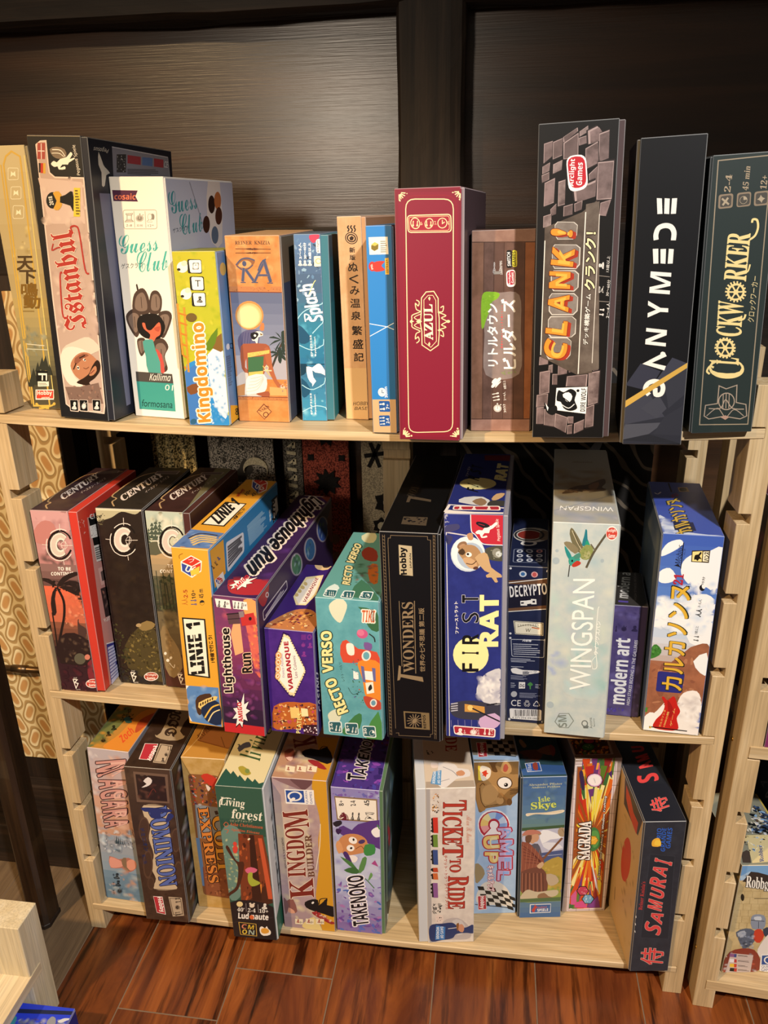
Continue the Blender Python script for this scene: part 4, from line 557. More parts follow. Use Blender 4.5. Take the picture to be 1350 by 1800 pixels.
ART['stones'] = {'F':[('p','#2a2222',[11,575,28,579,28,551,10,538]),('p','#a8928e',[11,574,27,578,27,552,11,540]),('p','#776462|#5e4e4c',[12,573,27,577,27,552,12,541]),('p','#2a2222',[28,577,47,583,46,551,28,544]),('p','#a8928e',[28,576,46,582,45,552,28,546]),('p','#6e5c5a|#5e4e4c',[29,575,46,581,45,553,29,547]),('p','#2a2222',[47,574,75,591,76,545,47,543]),('p','#a8928e',[47,573,74,589,75,547,48,545]),('p','#6e5c5a|#5e4e4c',[49,572,73,587,74,547,49,546]),('p','#2a2222',[45,582,73,598,74,592,47,573]),('p','#a8928e',[46,583,72,598,73,592,47,574]),('p','#776462|#5e4e4c',[47,583,71,597,72,591,49,574]),('p','#2a2222',[75,580,93,584,94,571,76,566]),('p','#a8928e',[75,580,92,584,93,572,76,567]),('p','#7d6a68|#5e4e4c',[76,579,91,583,93,571,77,567]),('p','#2a2222',[75,591,92,600,93,590,76,581]),('p','#a8928e',[76,591,91,600,92,590,76,582]),('p','#93807c|#5e4e4c',[77,591,91,599,92,590,77,583]),('p','#2a2222',[88,592,106,600,114,591,108,572,90,568]),('p','#a8928e',[91,591,108,598,115,589,110,572,93,568]),('p','#8a7472|#5e4e4c',[95,589,111,596,117,588,112,572,97,568]),('p','#2a2222',[112,586,131,592,132,540,113,535]),('p','#a8928e',[112,585,130,590,131,542,113,537]),('p','#7d6a68|#5e4e4c',[113,583,130,588,131,542,114,538]),('p','#2a2222',[87,561,111,573,115,533,89,523]),('p','#a8928e',[88,561,110,572,113,535,89,525]),('p','#8a7472|#5e4e4c',[89,560,110,570,113,535,90,526]),('p','#2a2222',[9,534,23,541,23,526,9,520]),('p','#a8928e',[9,534,23,541,22,527,9,521]),('p','#7d6a68|#5e4e4c',[10,534,22,540,22,526,10,521]),('p','#2a2222',[8,519,23,524,22,510,8,504]),('p','#a8928e',[8,519,22,524,22,511,9,506]),('p','#6e5c5a|#5e4e4c',[9,518,22,523,21,511,9,506]),('p','#2a2222',[29,537,47,544,46,526,28,519]),('p','#a8928e',[29,537,46,544,45,527,29,521]),('p','#93807c|#5e4e4c',[30,536,46,543,45,527,30,521]),('p','#2a2222',[13,506,34,514,33,468,13,461]),('p','#a8928e',[14,505,33,513,32,469,13,463]),('p','#8a7472|#5e4e4c',[15,504,32,511,32,470,14,464]),('p','#2a2222',[40,507,54,511,54,463,40,460]),('p','#a8928e',[40,506,53,509,53,465,40,462]),('p','#93807c|#5e4e4c',[41,504,53,508,53,466,41,463]),('p','#2a2222',[95,516,112,530,116,503,97,496]),('p','#a8928e',[96,516,111,529,115,504,98,498]),('p','#776462|#5e4e4c',[97,515,111,528,114,504,99,498]),('p','#2a2222',[111,538,143,540,141,467,112,467]),('p','#a8928e',[112,536,141,537,140,470,112,470]),('p','#7d6a68|#5e4e4c',[113,534,140,535,139,472,114,471]),('p','#2a2222',[94,504,109,509,108,480,69,470,64,498]),('p','#a8928e',[96,500,109,505,108,478,72,469,68,495]),('p','#776462|#5e4e4c',[98,497,111,502,110,476,76,467,73,492]),('p','#2a2222',[120,465,140,470,132,439,119,441]),('p','#a8928e',[120,464,139,469,131,440,119,442]),('p','#8a7472|#5e4e4c',[121,463,138,468,131,440,120,443]),('p','#2a2222',[51,461,69,466,69,445,51,442]),('p','#a8928e',[51,461,68,465,68,446,51,443]),('p','#7d6a68|#5e4e4c',[52,460,68,464,68,446,52,443]),('p','#2a2222',[26,457,38,467,37,448,27,444]),('p','#a8928e',[26,457,37,467,37,448,27,445]),('p','#8a7472|#5e4e4c',[27,457,37,466,37,448,27,445]),('p','#2a2222',[13,445,29,449,28,426,13,423]),('p','#a8928e',[13,445,28,449,28,427,13,424]),('p','#93807c|#5e4e4c',[14,444,28,448,27,427,14,424]),('p','#2a2222',[71,465,86,470,86,453,72,449]),('p','#a8928e',[71,465,86,470,85,454,72,450]),('p','#6e5c5a|#5e4e4c',[72,464,85,469,85,454,73,450]),('p','#2a2222',[12,172,31,177,31,156,11,154]),('p','#a8928e',[12,172,30,176,29,157,11,155]),('p','#8a7472|#5e4e4c',[13,172,30,175,29,157,12,156]),('p','#2a2222',[31,154,40,156,40,138,30,138]),('p','#a8928e',[31,154,39,156,39,139,30,139]),('p','#93807c|#5e4e4c',[31,153,39,155,39,139,31,139]),('p','#2a2222',[50,154,70,158,69,136,50,132]),('p','#a8928e',[50,154,69,158,68,137,50,134]),('p','#8a7472|#5e4e4c',[51,153,68,157,68,137,51,134]),('p','#2a2222',[71,153,81,156,82,140,72,138]),('p','#a8928e',[71,153,81,155,81,141,72,139]),('p','#7d6a68|#5e4e4c',[72,153,81,155,81,141,72,139]),('p','#2a2222',[12,142,35,145,34,95,12,91]),('p','#a8928e',[13,140,34,144,33,97,13,93]),('p','#8a7472|#5e4e4c',[14,139,33,142,32,98,14,94]),('p','#2a2222',[39,136,50,137,50,113,39,113]),('p','#a8928e',[39,136,49,136,49,114,39,114]),('p','#776462|#5e4e4c',[40,135,49,135,49,114,40,114]),('p','#2a2222',[67,132,111,136,110,108,66,109]),('p','#a8928e',[69,131,110,135,109,110,67,110]),('p','#776462|#5e4e4c',[70,130,108,134,107,110,69,110]),('p','#2a2222',[112,140,136,144,135,73,113,66]),('p','#a8928e',[112,138,134,142,133,76,113,69]),('p','#93807c|#5e4e4c',[113,136,134,140,133,77,114,71]),('p','#2a2222',[7,93,32,96,31,69,7,65]),('p','#a8928e',[8,92,31,95,30,70,7,66]),('p','#8a7472|#5e4e4c',[9,91,30,94,30,71,9,66]),('p','#2a2222',[8,66,24,68,24,28,8,28]),('p','#a8928e',[8,65,23,67,23,30,8,30]),('p','#8a7472|#5e4e4c',[9,64,23,66,23,30,9,30]),('p','#2a2222',[23,63,47,57,47,22,23,26]),('p','#a8928e',[24,62,46,57,46,24,24,28]),('p','#7d6a68|#5e4e4c',[25,61,46,56,46,24,25,28]),('p','#2a2222',[47,54,74,44,71,9,45,23]),('p','#a8928e',[47,53,73,44,70,11,46,24]),('p','#7d6a68|#5e4e4c',[49,51,72,43,69,11,47,24]),('p','#2a2222',[73,46,85,46,86,30,74,30]),('p','#a8928e',[73,46,85,46,85,31,74,31]),('p','#8a7472|#5e4e4c',[74,45,85,45,85,31,75,31]),('p','#2a2222',[86,31,108,41,107,17,86,7]),('p','#a8928e',[87,31,107,40,106,18,87,9]),('p','#8a7472|#5e4e4c',[88,30,107,39,106,18,88,9]),('p','#2a2222',[108,66,127,73,127,24,109,19]),('p','#a8928e',[109,65,126,72,126,26,109,22]),('p','#8a7472|#5e4e4c',[110,64,125,70,125,27,110,22]),('p','#2a2222',[73,27,84,30,84,8,73,7]),('p','#a8928e',[73,27,83,29,83,9,73,8]),('p','#8a7472|#5e4e4c',[74,26,83,28,83,9,74,8]),('p','#2a2222',[121,163,132,165,131,143,121,141]),('p','#a8928e',[121,163,131,165,131,144,121,142]),('p','#6e5c5a|#5e4e4c',[122,162,131,164,131,144,122,142]),('p','#5f5248|#4a4038',[16,424,86,449,113,469,121,398,119,138,89,134,15,172]),('p','#6e6258|#584c44',[93,463,118,467,132,146,91,136]),('l','#e8e0d4',1.8,[17,400,14,176]),('l','#e8e0d4',2,[93,449,91,136]),('l','#d8d0c4',1.4,[119,444,118,158]),('p','#d0c8bc',[40,434,72,432,79,426,78,407,71,400,41,401,36,409,35,428]),('p','#8a8078|#776c64',[41,433,71,431,78,425,77,407,70,401,42,402,37,409,36,427]),('p','#d0c8bc',[36,392,78,390,86,384,86,352,79,344,37,346,32,354,31,386]),('p','#8a8078|#776c64',[37,391,77,389,84,383,84,353,77,346,38,347,33,354,32,385]),('p','#d0c8bc',[35,343,77,342,85,335,85,309,77,301,36,303,31,310,30,336]),('p','#8a8078|#776c64',[37,342,76,340,83,334,83,309,76,303,38,304,33,311,32,336]),('p','#d0c8bc',[33,299,77,298,85,290,85,263,77,255,34,256,28,264,28,292]),('p','#8a8078|#776c64',[34,298,76,296,84,290,83,264,76,257,35,258,30,265,29,291]),('p','#d0c8bc',[32,254,75,253,83,246,83,218,75,211,33,211,27,219,27,247]),('p','#8a8078|#776c64',[33,252,74,252,82,245,81,219,74,212,35,213,29,220,28,246]),('p','#d0c8bc',[29,211,67,211,75,203,74,175,67,167,30,167,25,175,24,204]),('p','#8a8078|#776c64',[31,210,66,209,74,203,73,176,66,168,32,169,26,176,25,203]),('t','#a83420','C','B',[68,160,76,195,25,172],0.8),('t','#a83420','C','B',[67,161,75,195,23,173],0.8),('t','#a83420','C','B',[66,161,73,196,22,174],0.8),('t','#a83420','C','B',[64,162,72,196,21,174],0.8),('t','#a83420','C','B',[63,163,71,197,20,175],0.8),('t','#a83420','C','B',[62,163,70,197,19,175],0.8),('t','#e89030','C','B',[61,164,69,198,17,176],1.2,'#6a2818',1.2),('t','#f0b048','C','B',[54,167,62,195,31,175]),('t','#a83420','L','B',[71,212,73,239,31,218],0.8),('t','#a83420','L','B',[70,213,72,239,29,218],0.8),('t','#a83420','L','B',[69,213,71,240,28,219],0.8),('t','#a83420','L','B',[68,214,70,240,27,219],0.8),('t','#a83420','L','B',[66,214,69,241,26,220],0.8),('t','#a83420','L','B',[65,215,67,242,25,220],0.8),('t','#e89030','L','B',[64,215,66,242,23,221],1.2,'#6a2818',1.2),('t','#f0b048','L','B',[58,219,60,239,35,223]),('t','#a83420','A','B',[73,259,75,291,33,263],0.8),('t','#a83420','A','B',[72,259,73,291,32,263],0.8),('t','#a83420','A','B',[71,260,72,292,31,264],0.8),('t','#a83420','A','B',[70,261,71,292,30,264],0.8),('t','#a83420','A','B',[69,261,70,293,28,265],0.8),('t','#a83420','A','B',[68,262,69,293,27,266],0.8),('t','#e89030','A','B',[66,262,68,294,26,266],1.2,'#6a2818',1.2),('t','#f0b048','A','B',[60,265,61,291,38,268]),('t','#a83420','N','B',[75,304,75,335,35,307],0.8),('t','#a83420','N','B',[74,304,74,335,34,308],0.8),('t','#a83420','N','B',[72,305,73,336,33,308],0.8),('t','#a83420','N','B',[71,306,72,336,31,309],0.8),('t','#a83420','N','B',[70,306,71,337,30,309],0.8),('t','#a83420','N','B',[69,307,69,338,29,310],0.8),('t','#e89030','N','B',[68,307,68,338,28,310],1.2,'#6a2818',1.2),('t','#f0b048','N','B',[62,311,62,335,40,313]),('t','#a83420','K','B',[79,346,82,377,37,352],0.8),('t','#a83420','K','B',[78,346,81,378,36,353],0.8),('t','#a83420','K','B',[77,347,80,379,35,353],0.8),('t','#a83420','K','B',[76,347,78,379,33,354],0.8),('t','#a83420','K','B',[75,348,77,380,32,354],0.8),('t','#a83420','K','B',[74,349,76,380,31,355],0.8),('t','#e89030','K','B',[72,349,75,381,30,355],1.2,'#6a2818',1.2),('t','#f0b048','K','B',[66,352,69,378,43,356]),('t','#a83420','!','B',[76,400,77,413,35,407],0.8),('t','#a83420','!','B',[75,401,76,413,33,407],0.8),('t','#a83420','!','B',[73,401,74,414,32,408],0.8),('t','#a83420','!','B',[72,402,73,415,31,408],0.8),('t','#a83420','!','B',[71,402,72,415,30,409],0.8),('t','#a83420','!','B',[70,403,71,416,29,409],0.8),('t','#e89030','!','B',[69,404,70,416,28,410],1.2,'#6a2818',1.2),('t','#f0b048','!','B',[63,407,64,414,40,412]),('t','#f4e0b0','クランク！','',[116,303,114,411,97,304],1.2,'#1a1412',1.8),('t','#ece6dc','デッキ構築ゲーム','',[108,195,110,295,98,196],0.4,'#2a2420',0.8),('R','#f2ece8',[52,550,89,552,96,491,60,485],15),('R','#bc2430',[54,548,87,549,93,495,63,491],15),('t','#f6f0ec','Arclight','B',[71,496,72,544,59,497]),('t','#f6f0ec','Games','B',[84,497,84,537,73,498]),('t','#e8e2da','2〜4人','',[147,247,148,278,140,248]),('t','#e8e2da','30〜60分','',[144,290,146,321,138,291]),('t','#e8e2da','13歳以上','',[142,336,143,366,136,337]),('t','#e8e2da','♟♟','',[136,252,137,266,127,253]),('t','#e8e2da','⌛','',[134,297,134,310,124,297]),('t','#e8e2da','♟','',[132,342,132,355,122,343]),('l','#8a8078',1.2,[126,281,146,279]),('l','#8a8078',1.2,[123,330,144,327]),('p','#f2f0ec',[48,107,111,109,110,52,46,60]),('p','#141414',[52,102,63,98,77,105,89,97,86,81,92,64,78,58,64,64,58,77,49,81],3),('p','#f2f0ec',[61,93,73,98,81,89,76,77,67,81],2),('l','#141414',2,[59,89,80,73]),('l','#f2f0ec',1.6,[58,73,74,64,86,73],0,4),('e','#141414',[92,101,95,101,92,98],0),('p','#141414',[48,70,34,64,24,77,29,56,42,49,51,58],3),('p','#f2f0ec',[33,65,26,75,31,58]),('t','#141414','DIRE WOLF','B',[108,57,109,106,98,57])]}
BOXES['stencil'] = {'label': 'black faceted game box with white stencil capitals and a gold chevron line,top shelf right','group': 'game boxes on the top shelf','m': [[0.99442,0.0998,-0.03433,0.69671],[-0.09975,0.99501,0.00319,-0.05125],[0.03447,0.00025,0.99941,0.85132],[0,0,0,1]],'dim': (6.07,29.05,14.0),'tray': ('L',0.3,'#4a3c24'),'F': '#0f1014','T': '#0c0c0f','R': '#15161b','L': '#1d1a16'}
ART['stencil'] = {'F':[('p','#2a2c36',[-1,82,121,168,121,77,122,3,1,1]),('p','#343644',[5,125,32,169,71,153,51,113]),('p','#3a3c4a',[51,113,91,180,121,168,80,133]),('p','#3c3e4a',[0,76,51,109,85,60,9,43]),('p','#4a4c56',[9,43,86,48,57,23,1,9]),('p','#2e303a',[85,60,121,85,123,20,65,23]),('p','#33353f',[80,133,122,162,123,109,91,77]),('p','#3f414c',[38,76,71,105,88,77,70,56]),('p','#24262e',[1,9,57,23,122,3]),('p','#c9a24c',[-6,35,-3,86,122,171,124,162,2,75,-2,22]),('p','#eeeae2',[41,477,50,476,53,449,44,449]),('p','#eeeae2',[55,476,64,475,65,448,56,449]),('p','#eeeae2',[68,475,77,475,77,448,68,448]),('p','#eeeae2',[40,387,50,387,52,360,43,360]),('p','#eeeae2',[54,386,64,386,65,359,56,360]),('p','#eeeae2',[69,386,78,385,78,359,69,359]),('l','#eeeae2',9,[45,403,44,413,48,424,59,428,70,425,76,415,76,401],0,4),('t','#eeeae2','M','B',[77,302,77,342,39,306]),('t','#eeeae2','Y','B',[77,256,76,288,39,259]),('t','#eeeae2','N','B',[77,202,77,234,38,207]),('l','#eeeae2',9,[79,159,44,169,78,187]),('e','#eeeae2',[72,188,76,188,72,184],0),('l','#eeeae2',9,[52,105,44,116,48,128,60,133,73,129,78,119,75,107,65,106,63,119],0,4),('p','#c9a24c',[-3,86,122,171,124,162,2,75])]}
BOXES['gears'] = {'label': 'dark green-grey game box with gold gear lettering,rightmost on the top shelf','group': 'game boxes on the top shelf','m': [[0.99851,-0.02939,-0.04594,0.77473],[0.0295,0.99956,0.00173,-0.01293],[0.04587,-0.00308,0.99894,0.85403],[0,0,0,1]],'dim': (6.41,27.39,7.0),'tray': ('L',0.2,'#182020'),'F': '#26302f','T': '#1c2423','R': '#1e2625','L': '#141a19'}
ART['gears'] = {'F':[('l','#9a8a74',2,[14,538,111,541,119,17,20,19],1,0),('R','#8a7864',[20,477,47,478,48,452,21,451],5),('R','#4a4640',[24,474,44,475,45,455,24,454],4),('t','#a89880','✖','',[28,456,42,457,25,471]),('t','#a8947a','2-4','S',[41,480,42,511,29,482]),('R','#8a7864',[54,478,80,479,81,453,55,452],5),('R','#4a4640',[57,475,78,476,79,456,57,454],4),('t','#a89880','◔','',[61,457,75,458,59,471]),('t','#a8947a','45 min','S',[74,481,74,524,63,483]),('R','#8a7864',[86,478,113,479,114,453,87,452],5),('R','#4a4640',[89,475,110,476,111,456,90,455],4),('t','#a89880','✦','',[94,457,108,458,91,471]),('t','#a8947a','12+','S',[107,481,108,505,95,483]),('t','#e6cf8e','C','S',[101,114,99,152,31,120],0.4),('l','#e6cf8e',4,[32,128,26,134,31,144,39,141],0,4),('t','#e6cf8e','L','S',[88,144,87,158,44,149],0.8),('l','#e6cf8e',4,[74,180,79,180]),('l','#e6cf8e',4,[73,175,79,173]),('l','#e6cf8e',4,[71,170,76,166]),('l','#e6cf8e',4,[67,167,70,162]),('l','#e6cf8e',4,[62,165,64,159]),('l','#e6cf8e',4,[57,165,56,160]),('l','#e6cf8e',4,[52,167,49,162]),('l','#e6cf8e',4,[47,171,43,168]),('l','#e6cf8e',4,[44,176,39,174]),('l','#e6cf8e',4,[43,182,37,182]),('l','#e6cf8e',4,[43,187,38,189]),('l','#e6cf8e',4,[45,192,41,196]),('l','#e6cf8e',4,[49,195,46,200]),('l','#e6cf8e',4,[54,197,53,202]),('l','#e6cf8e',4,[60,197,60,202]),('l','#e6cf8e',4,[65,195,67,199]),('l','#e6cf8e',4,[69,191,73,194]),('l','#e6cf8e',4,[72,186,77,187]),('e','#e6cf8e',[58,181,76,180,60,162],0.76),('e','#e6cf8e',[58,181,63,181,59,176],0),('l','#e6cf8e',3,[58,181,74,180]),('l','#e6cf8e',3,[58,181,67,167]),('l','#e6cf8e',3,[58,181,52,167]),('l','#e6cf8e',3,[58,181,43,182]),('l','#e6cf8e',3,[58,181,49,195]),('l','#e6cf8e',3,[58,181,65,195]),('l','#e6cf8e',3,[84,292,89,291]),('l','#e6cf8e',3,[83,286,89,284]),('l','#e6cf8e',3,[81,282,86,278]),('l','#e6cf8e',3,[78,279,81,274]),('l','#e6cf8e',3,[73,277,74,272]),('l','#e6cf8e',3,[68,277,67,272]),('l','#e6cf8e',3,[62,280,60,275]),('l','#e6cf8e',3,[58,283,54,280]),('l','#e6cf8e',3,[55,288,50,286]),('l','#e6cf8e',3,[54,293,48,294]),('l','#e6cf8e',3,[54,298,49,301]),('l','#e6cf8e',3,[56,303,52,307]),('l','#e6cf8e',3,[60,306,57,311]),('l','#e6cf8e',3,[65,308,63,313]),('l','#e6cf8e',3,[70,307,70,313]),('l','#e6cf8e',3,[75,305,77,310]),('l','#e6cf8e',3,[79,302,83,305]),('l','#e6cf8e',3,[82,297,87,299]),('e','#e6cf8e',[69,292,86,292,70,275],0.76),('e','#e6cf8e',[69,292,74,292,69,287],0),('l','#e6cf8e',3,[69,292,84,292]),('l','#e6cf8e',3,[69,292,78,279]),('l','#e6cf8e',3,[69,292,62,280]),('l','#e6cf8e',3,[69,292,54,293]),('l','#e6cf8e',3,[69,292,60,306]),('l','#e6cf8e',3,[69,292,75,305]),('t','#e6cf8e','CKW','S',[88,202,86,271,38,208],0.8),('t','#e6cf8e','RKER','S',[86,312,86,402,44,318],0.8),('l','#e6cf8e',4,[86,391,95,398,99,412,96,426,88,428,87,422],0,4),('l','#e6cf8e',3,[78,328,88,331,91,344],0,4),('l','#e6cf8e',4,[79,236,89,238,92,247],0,4),('t','#d8c490','クロックワーカー','',[110,230,110,320,97,232]),('l','#a09080',2,[53,102,68,95,89,102,91,65,111,60,115,35,102,29,69,36,38,31,28,38,29,61,53,64],1,0),('e','#a09080',[71,68,88,67,72,49],0.88),('l','#a09080',2,[36,54,60,54,69,72,84,53,108,50],0,4),('l','#a09080',1.6,[63,85,65,53]),('l','#a09080',1.6,[69,85,71,53]),('l','#a09080',1.6,[75,85,77,53]),('l','#a09080',1.6,[33,38,54,54,72,34,88,50,109,35],0,4),('p','#a88878',[62,34,71,38,80,34,72,28])]}
BOXES['sunset'] = {'label': 'game box with pink sunset,palm tree and red tray edge,leftmost on the middle shelf','group': 'game boxes on the middle shelf','m': [[0.9999,-0.01337,0.00555,-0.02928],[0.01333,0.99989,0.00719,0.00358],[-0.00565,-0.00712,0.99996,0.4563],[0,0,0,1]],'dim': (6.42,27.33,18.28),'tray': ('R',1.15,'#c23a2e'),'F': '#8a5a54|#6e444a','T': '#3a2630','R': '#c0382c','L': '#3a2a2c'}
ART['sunset'] = {'F':[('g','#c89a9a','#b07a78',[0,547,128,547,128,394,0,394],5),('g','#8c6a66','#5a3e3a',[0,394,128,394,128,328,0,328],3),('g','#d8684a','#b8644a',[0,328,128,328,128,219,0,219],4),('g','#8a5440','#3c2824',[0,219,128,219,128,142,0,142],4),('g','#2c1c22','#3a1c26',[0,142,128,142,128,0,0,0],5),('s',['#d8aaa8','#b88888','#c89898','#a87a7c'],[4,539,126,543,125,434,1,428],40,7,21,'e',18),('s',['#5a4644','#4a3a3a','#6a524e'],[5,453,131,473,125,405,13,390],30,8,21,'e',19),('p','#b87a74',[-7,467,15,506,40,519,62,508,62,470,23,449],2),('l','#1c1614',5,[97,438,91,429,84,421,76,415,68,411,59,410,51,412,44,417,39,424,36,432,35,442,37,453,40,463,46,473,53,481,61,486,70,490,78,491,86,489,93,484,98,478,101,469]),('p','#2a201c',[81,424,73,417,64,414,55,414,47,418,42,425,38,434,38,446,41,457,46,468,53,477,61,484,70,487,79,487,86,483,92,476,79,460,77,462,75,463,72,463,69,462,66,460,64,457,62,453,62,449,62,445,63,442,64,440,67,438,70,438,72,439,75,442]),('p','#e4d8cc',[80,425,72,419,64,416,56,416,48,420,43,426,40,435,40,446,42,457,47,467,54,476,62,482,70,485,78,485,85,481,91,475,80,461,78,464,75,465,72,465,69,464,66,461,63,458,61,453,60,449,60,444,61,441,63,438,66,436,69,436,73,438,76,440]),('p','#cdbeb2',[79,428,72,423,64,420,57,420,51,423,46,429,43,437,43,446,45,456,49,465,55,473,62,478,70,481,77,481,83,478,88,472,84,465,81,469,77,471,73,472,68,470,63,466,60,461,57,455,56,448,56,442,57,436,60,432,64,430,69,430,73,432,78,436]),('l','#efe6dc',2,[96,426,89,418,82,412,74,408,66,405,58,405,50,406,43,410,37,415,33,422,30,430,29,439,30,448,32,458,36,467]),('l','#efe6dc',2,[47,482,54,488,62,492,70,495,78,496,86,495,93,492]),('l','#e4d8cc',1.4,[72,449,106,451]),('l','#e4d8cc',1.4,[86,462,80,436]),('l','#e4d8cc',1.4,[18,450,33,449]),('l','#e4d8cc',1.4,[77,511,75,491]),('l','#e4d8cc',1.4,[71,405,71,393]),('e','#e4d8cc',[80,450,89,450,79,439],0.88),('t','#f4ece4','TO BE','B',[50,376,87,377,51,386]),('t','#f4ece4','CONTINUED...','B',[28,360,109,365,29,370]),('p','#2a1e1c',[39,331,20,350,-9,349,-31,333,4,342,27,330],2),('p','#2a1e1c',[39,331,60,357,96,374,115,370,79,353,46,329],2),('p','#2a1e1c',[40,326,78,348,110,340,125,315,124,275,106,314,75,333],2),('p','#2a1e1c',[38,326,23,310,12,274,13,238,25,249,27,290],2),('p','#2a1e1c',[43,326,89,329,117,295,107,258,90,303],2),('s',['#2e2220','#3a2a26','#241a18'],[6,350,124,341,119,305,20,320],40,2,13,'r',20),('l','#241a18',7,[39,326,51,286,45,239,31,197,16,153,5,110],0,4),('l','#241a18',4,[12,248,11,196,8,121],0,4),('s',['#e88060','#d8704c','#c86848','#e09a78'],[62,312,120,315,124,213,45,208],50,4,13,'e',21),('p','#4a3430',[81,221,86,231,86,216,103,201,92,164,77,163],4),('p','#2a1c1c',[19,170,66,188,107,165,134,150,131,96,10,88],2),('s',['#5a4638','#3a2a28','#6a5444','#2a1e1e'],[27,175,134,182,132,102,18,94],50,4,13,'e',22),('e','#5a5648',[70,106,87,107,68,88],0),('e','#c87a68',[93,113,101,113,91,104],0),('e','#b86a5c',[116,112,125,112,114,102],0),('p','#7a2a34',[91,94,112,101,118,41,87,33],2),('s',['#4a1c26','#2c141e','#5a2430'],[4,82,130,91,125,8,0,-1],40,5,18,'e',23),('l','#f0e8e0',3,[39,38,51,37,42,27,52,25,43,8,39,38]),('l','#f0e8e0',2,[40,28,43,11]),('t','#d8d0c8','THE','',[40,40,51,41,41,44]),('t','#d8d0c8','GAMES','',[43,3,56,4,43,6]),('e','#f4ece6',[97,28,119,30,94,13],0),('e','#c8463a',[97,28,117,30,95,15],0),('t','#f6eee8','Arclight','B',[81,28,113,30,82,36]),('t','#f6eee8','Games','B',[83,18,108,20,84,26]),('p','#1c1416',[127,520,129,515,132,3,126,-1,126,415])],
'R':[('s',['#e8d0c8','#f4e4dc'],[2,524,31,513,31,469,7,479],14,3,6,'e',24),('p','#c08a84',[48,511,98,501,89,-16,29,-16]),('p','#141414',[54,508,106,496,115,358,65,376]),('t','#e8e4e0','CE','B',[64,500,97,492,61,515]),('p','#e4e0dc',[53,485,104,474,106,436,53,450]),('s',['#222222'],[56,483,103,472,103,440,56,453],40,2,4,'r',25),('p','#d8d4d0',[60,425,106,413,108,364,62,377]),('l','#666666',4,[63,416,92,409]),('l','#666666',4,[63,410,99,401]),('l','#666666',4,[63,403,100,394]),('l','#666666',4,[63,397,103,387]),('l','#666666',4,[63,391,92,383]),('l','#666666',4,[63,385,92,377]),('p','#d8a8a0',[64,356,110,345,110,292,67,303]),('p','#5a4a48',[74,341,108,336,109,304,75,312]),('p','#3a2a2a',[60,296,132,277,127,187,63,205]),('s',['#8a6a60','#b87a6a','#2a1a1a','#a88a7a'],[63,289,131,272,124,194,65,210],30,6,14,'e',26),('t','#e8d8d0','PLAYERS','B',[57,193,109,180,50,207]),('p','#3c3a88',[46,129,108,104,100,-23,38,-21]),('l','#c8c8e4',7,[50,112,83,102]),('l','#c8c8e4',7,[49,102,85,92]),('l','#c8c8e4',7,[49,92,87,82]),('l','#c8c8e4',7,[48,82,99,70]),('l','#c8c8e4',7,[47,72,89,63]),('l','#c8c8e4',7,[46,62,93,53]),('l','#c8c8e4',7,[45,52,79,46]),('l','#c8c8e4',7,[44,42,87,35]),('l','#c8c8e4',7,[43,31,94,25]),('l','#c8c8e4',7,[43,21,86,17]),('l','#c8c8e4',7,[42,11,95,7]),('l','#c8c8e4',7,[41,0,93,-2]),('l','#c8c8e4',7,[40,-10,81,-11]),('l','#e8e4e4',3,[46,130,109,104])],
'T':[('s',['#4a3a34','#3a2c30','#2c2026'],[15,4,116,14,133,349,13,354],40,18,55,'e',27),('p','#9a3028',[127,3,120,21,100,362,134,357]),('l','#b89a70',4,[42,13,25,37,27,57,9,82,-6,247,27,314,101,337],0,4),('t','#e0d4cc','CENTURY','S',[50,79,54,282,21,115],1.0),('t','#cfc0b8','イースタン・スパイス','',[75,132,84,263,63,148]),('p','#a09088',[25,325,87,344,91,325,27,306]),('p','#5a4c4c',[28,325,85,341,87,325,30,309])]}
BOXES['night_wood'] = {'label': 'game box of pitch-dark woods and a hooded figure,right of the pink sunset box','group': 'game boxes on the middle shelf','m': [[0.99986,-0.01277,0.01036,0.04339],[0.01276,0.99992,0.00134,0.03552],[-0.01038,-0.00121,0.99995,0.45262],[0,0,0,1]],'dim': (6.61,27.11,17.76),'tray': ('R',0.15,'#15100e'),'F': '#2c221c|#241a16','T': '#2e2822','R': '#1a1412','L': '#3a3026'}
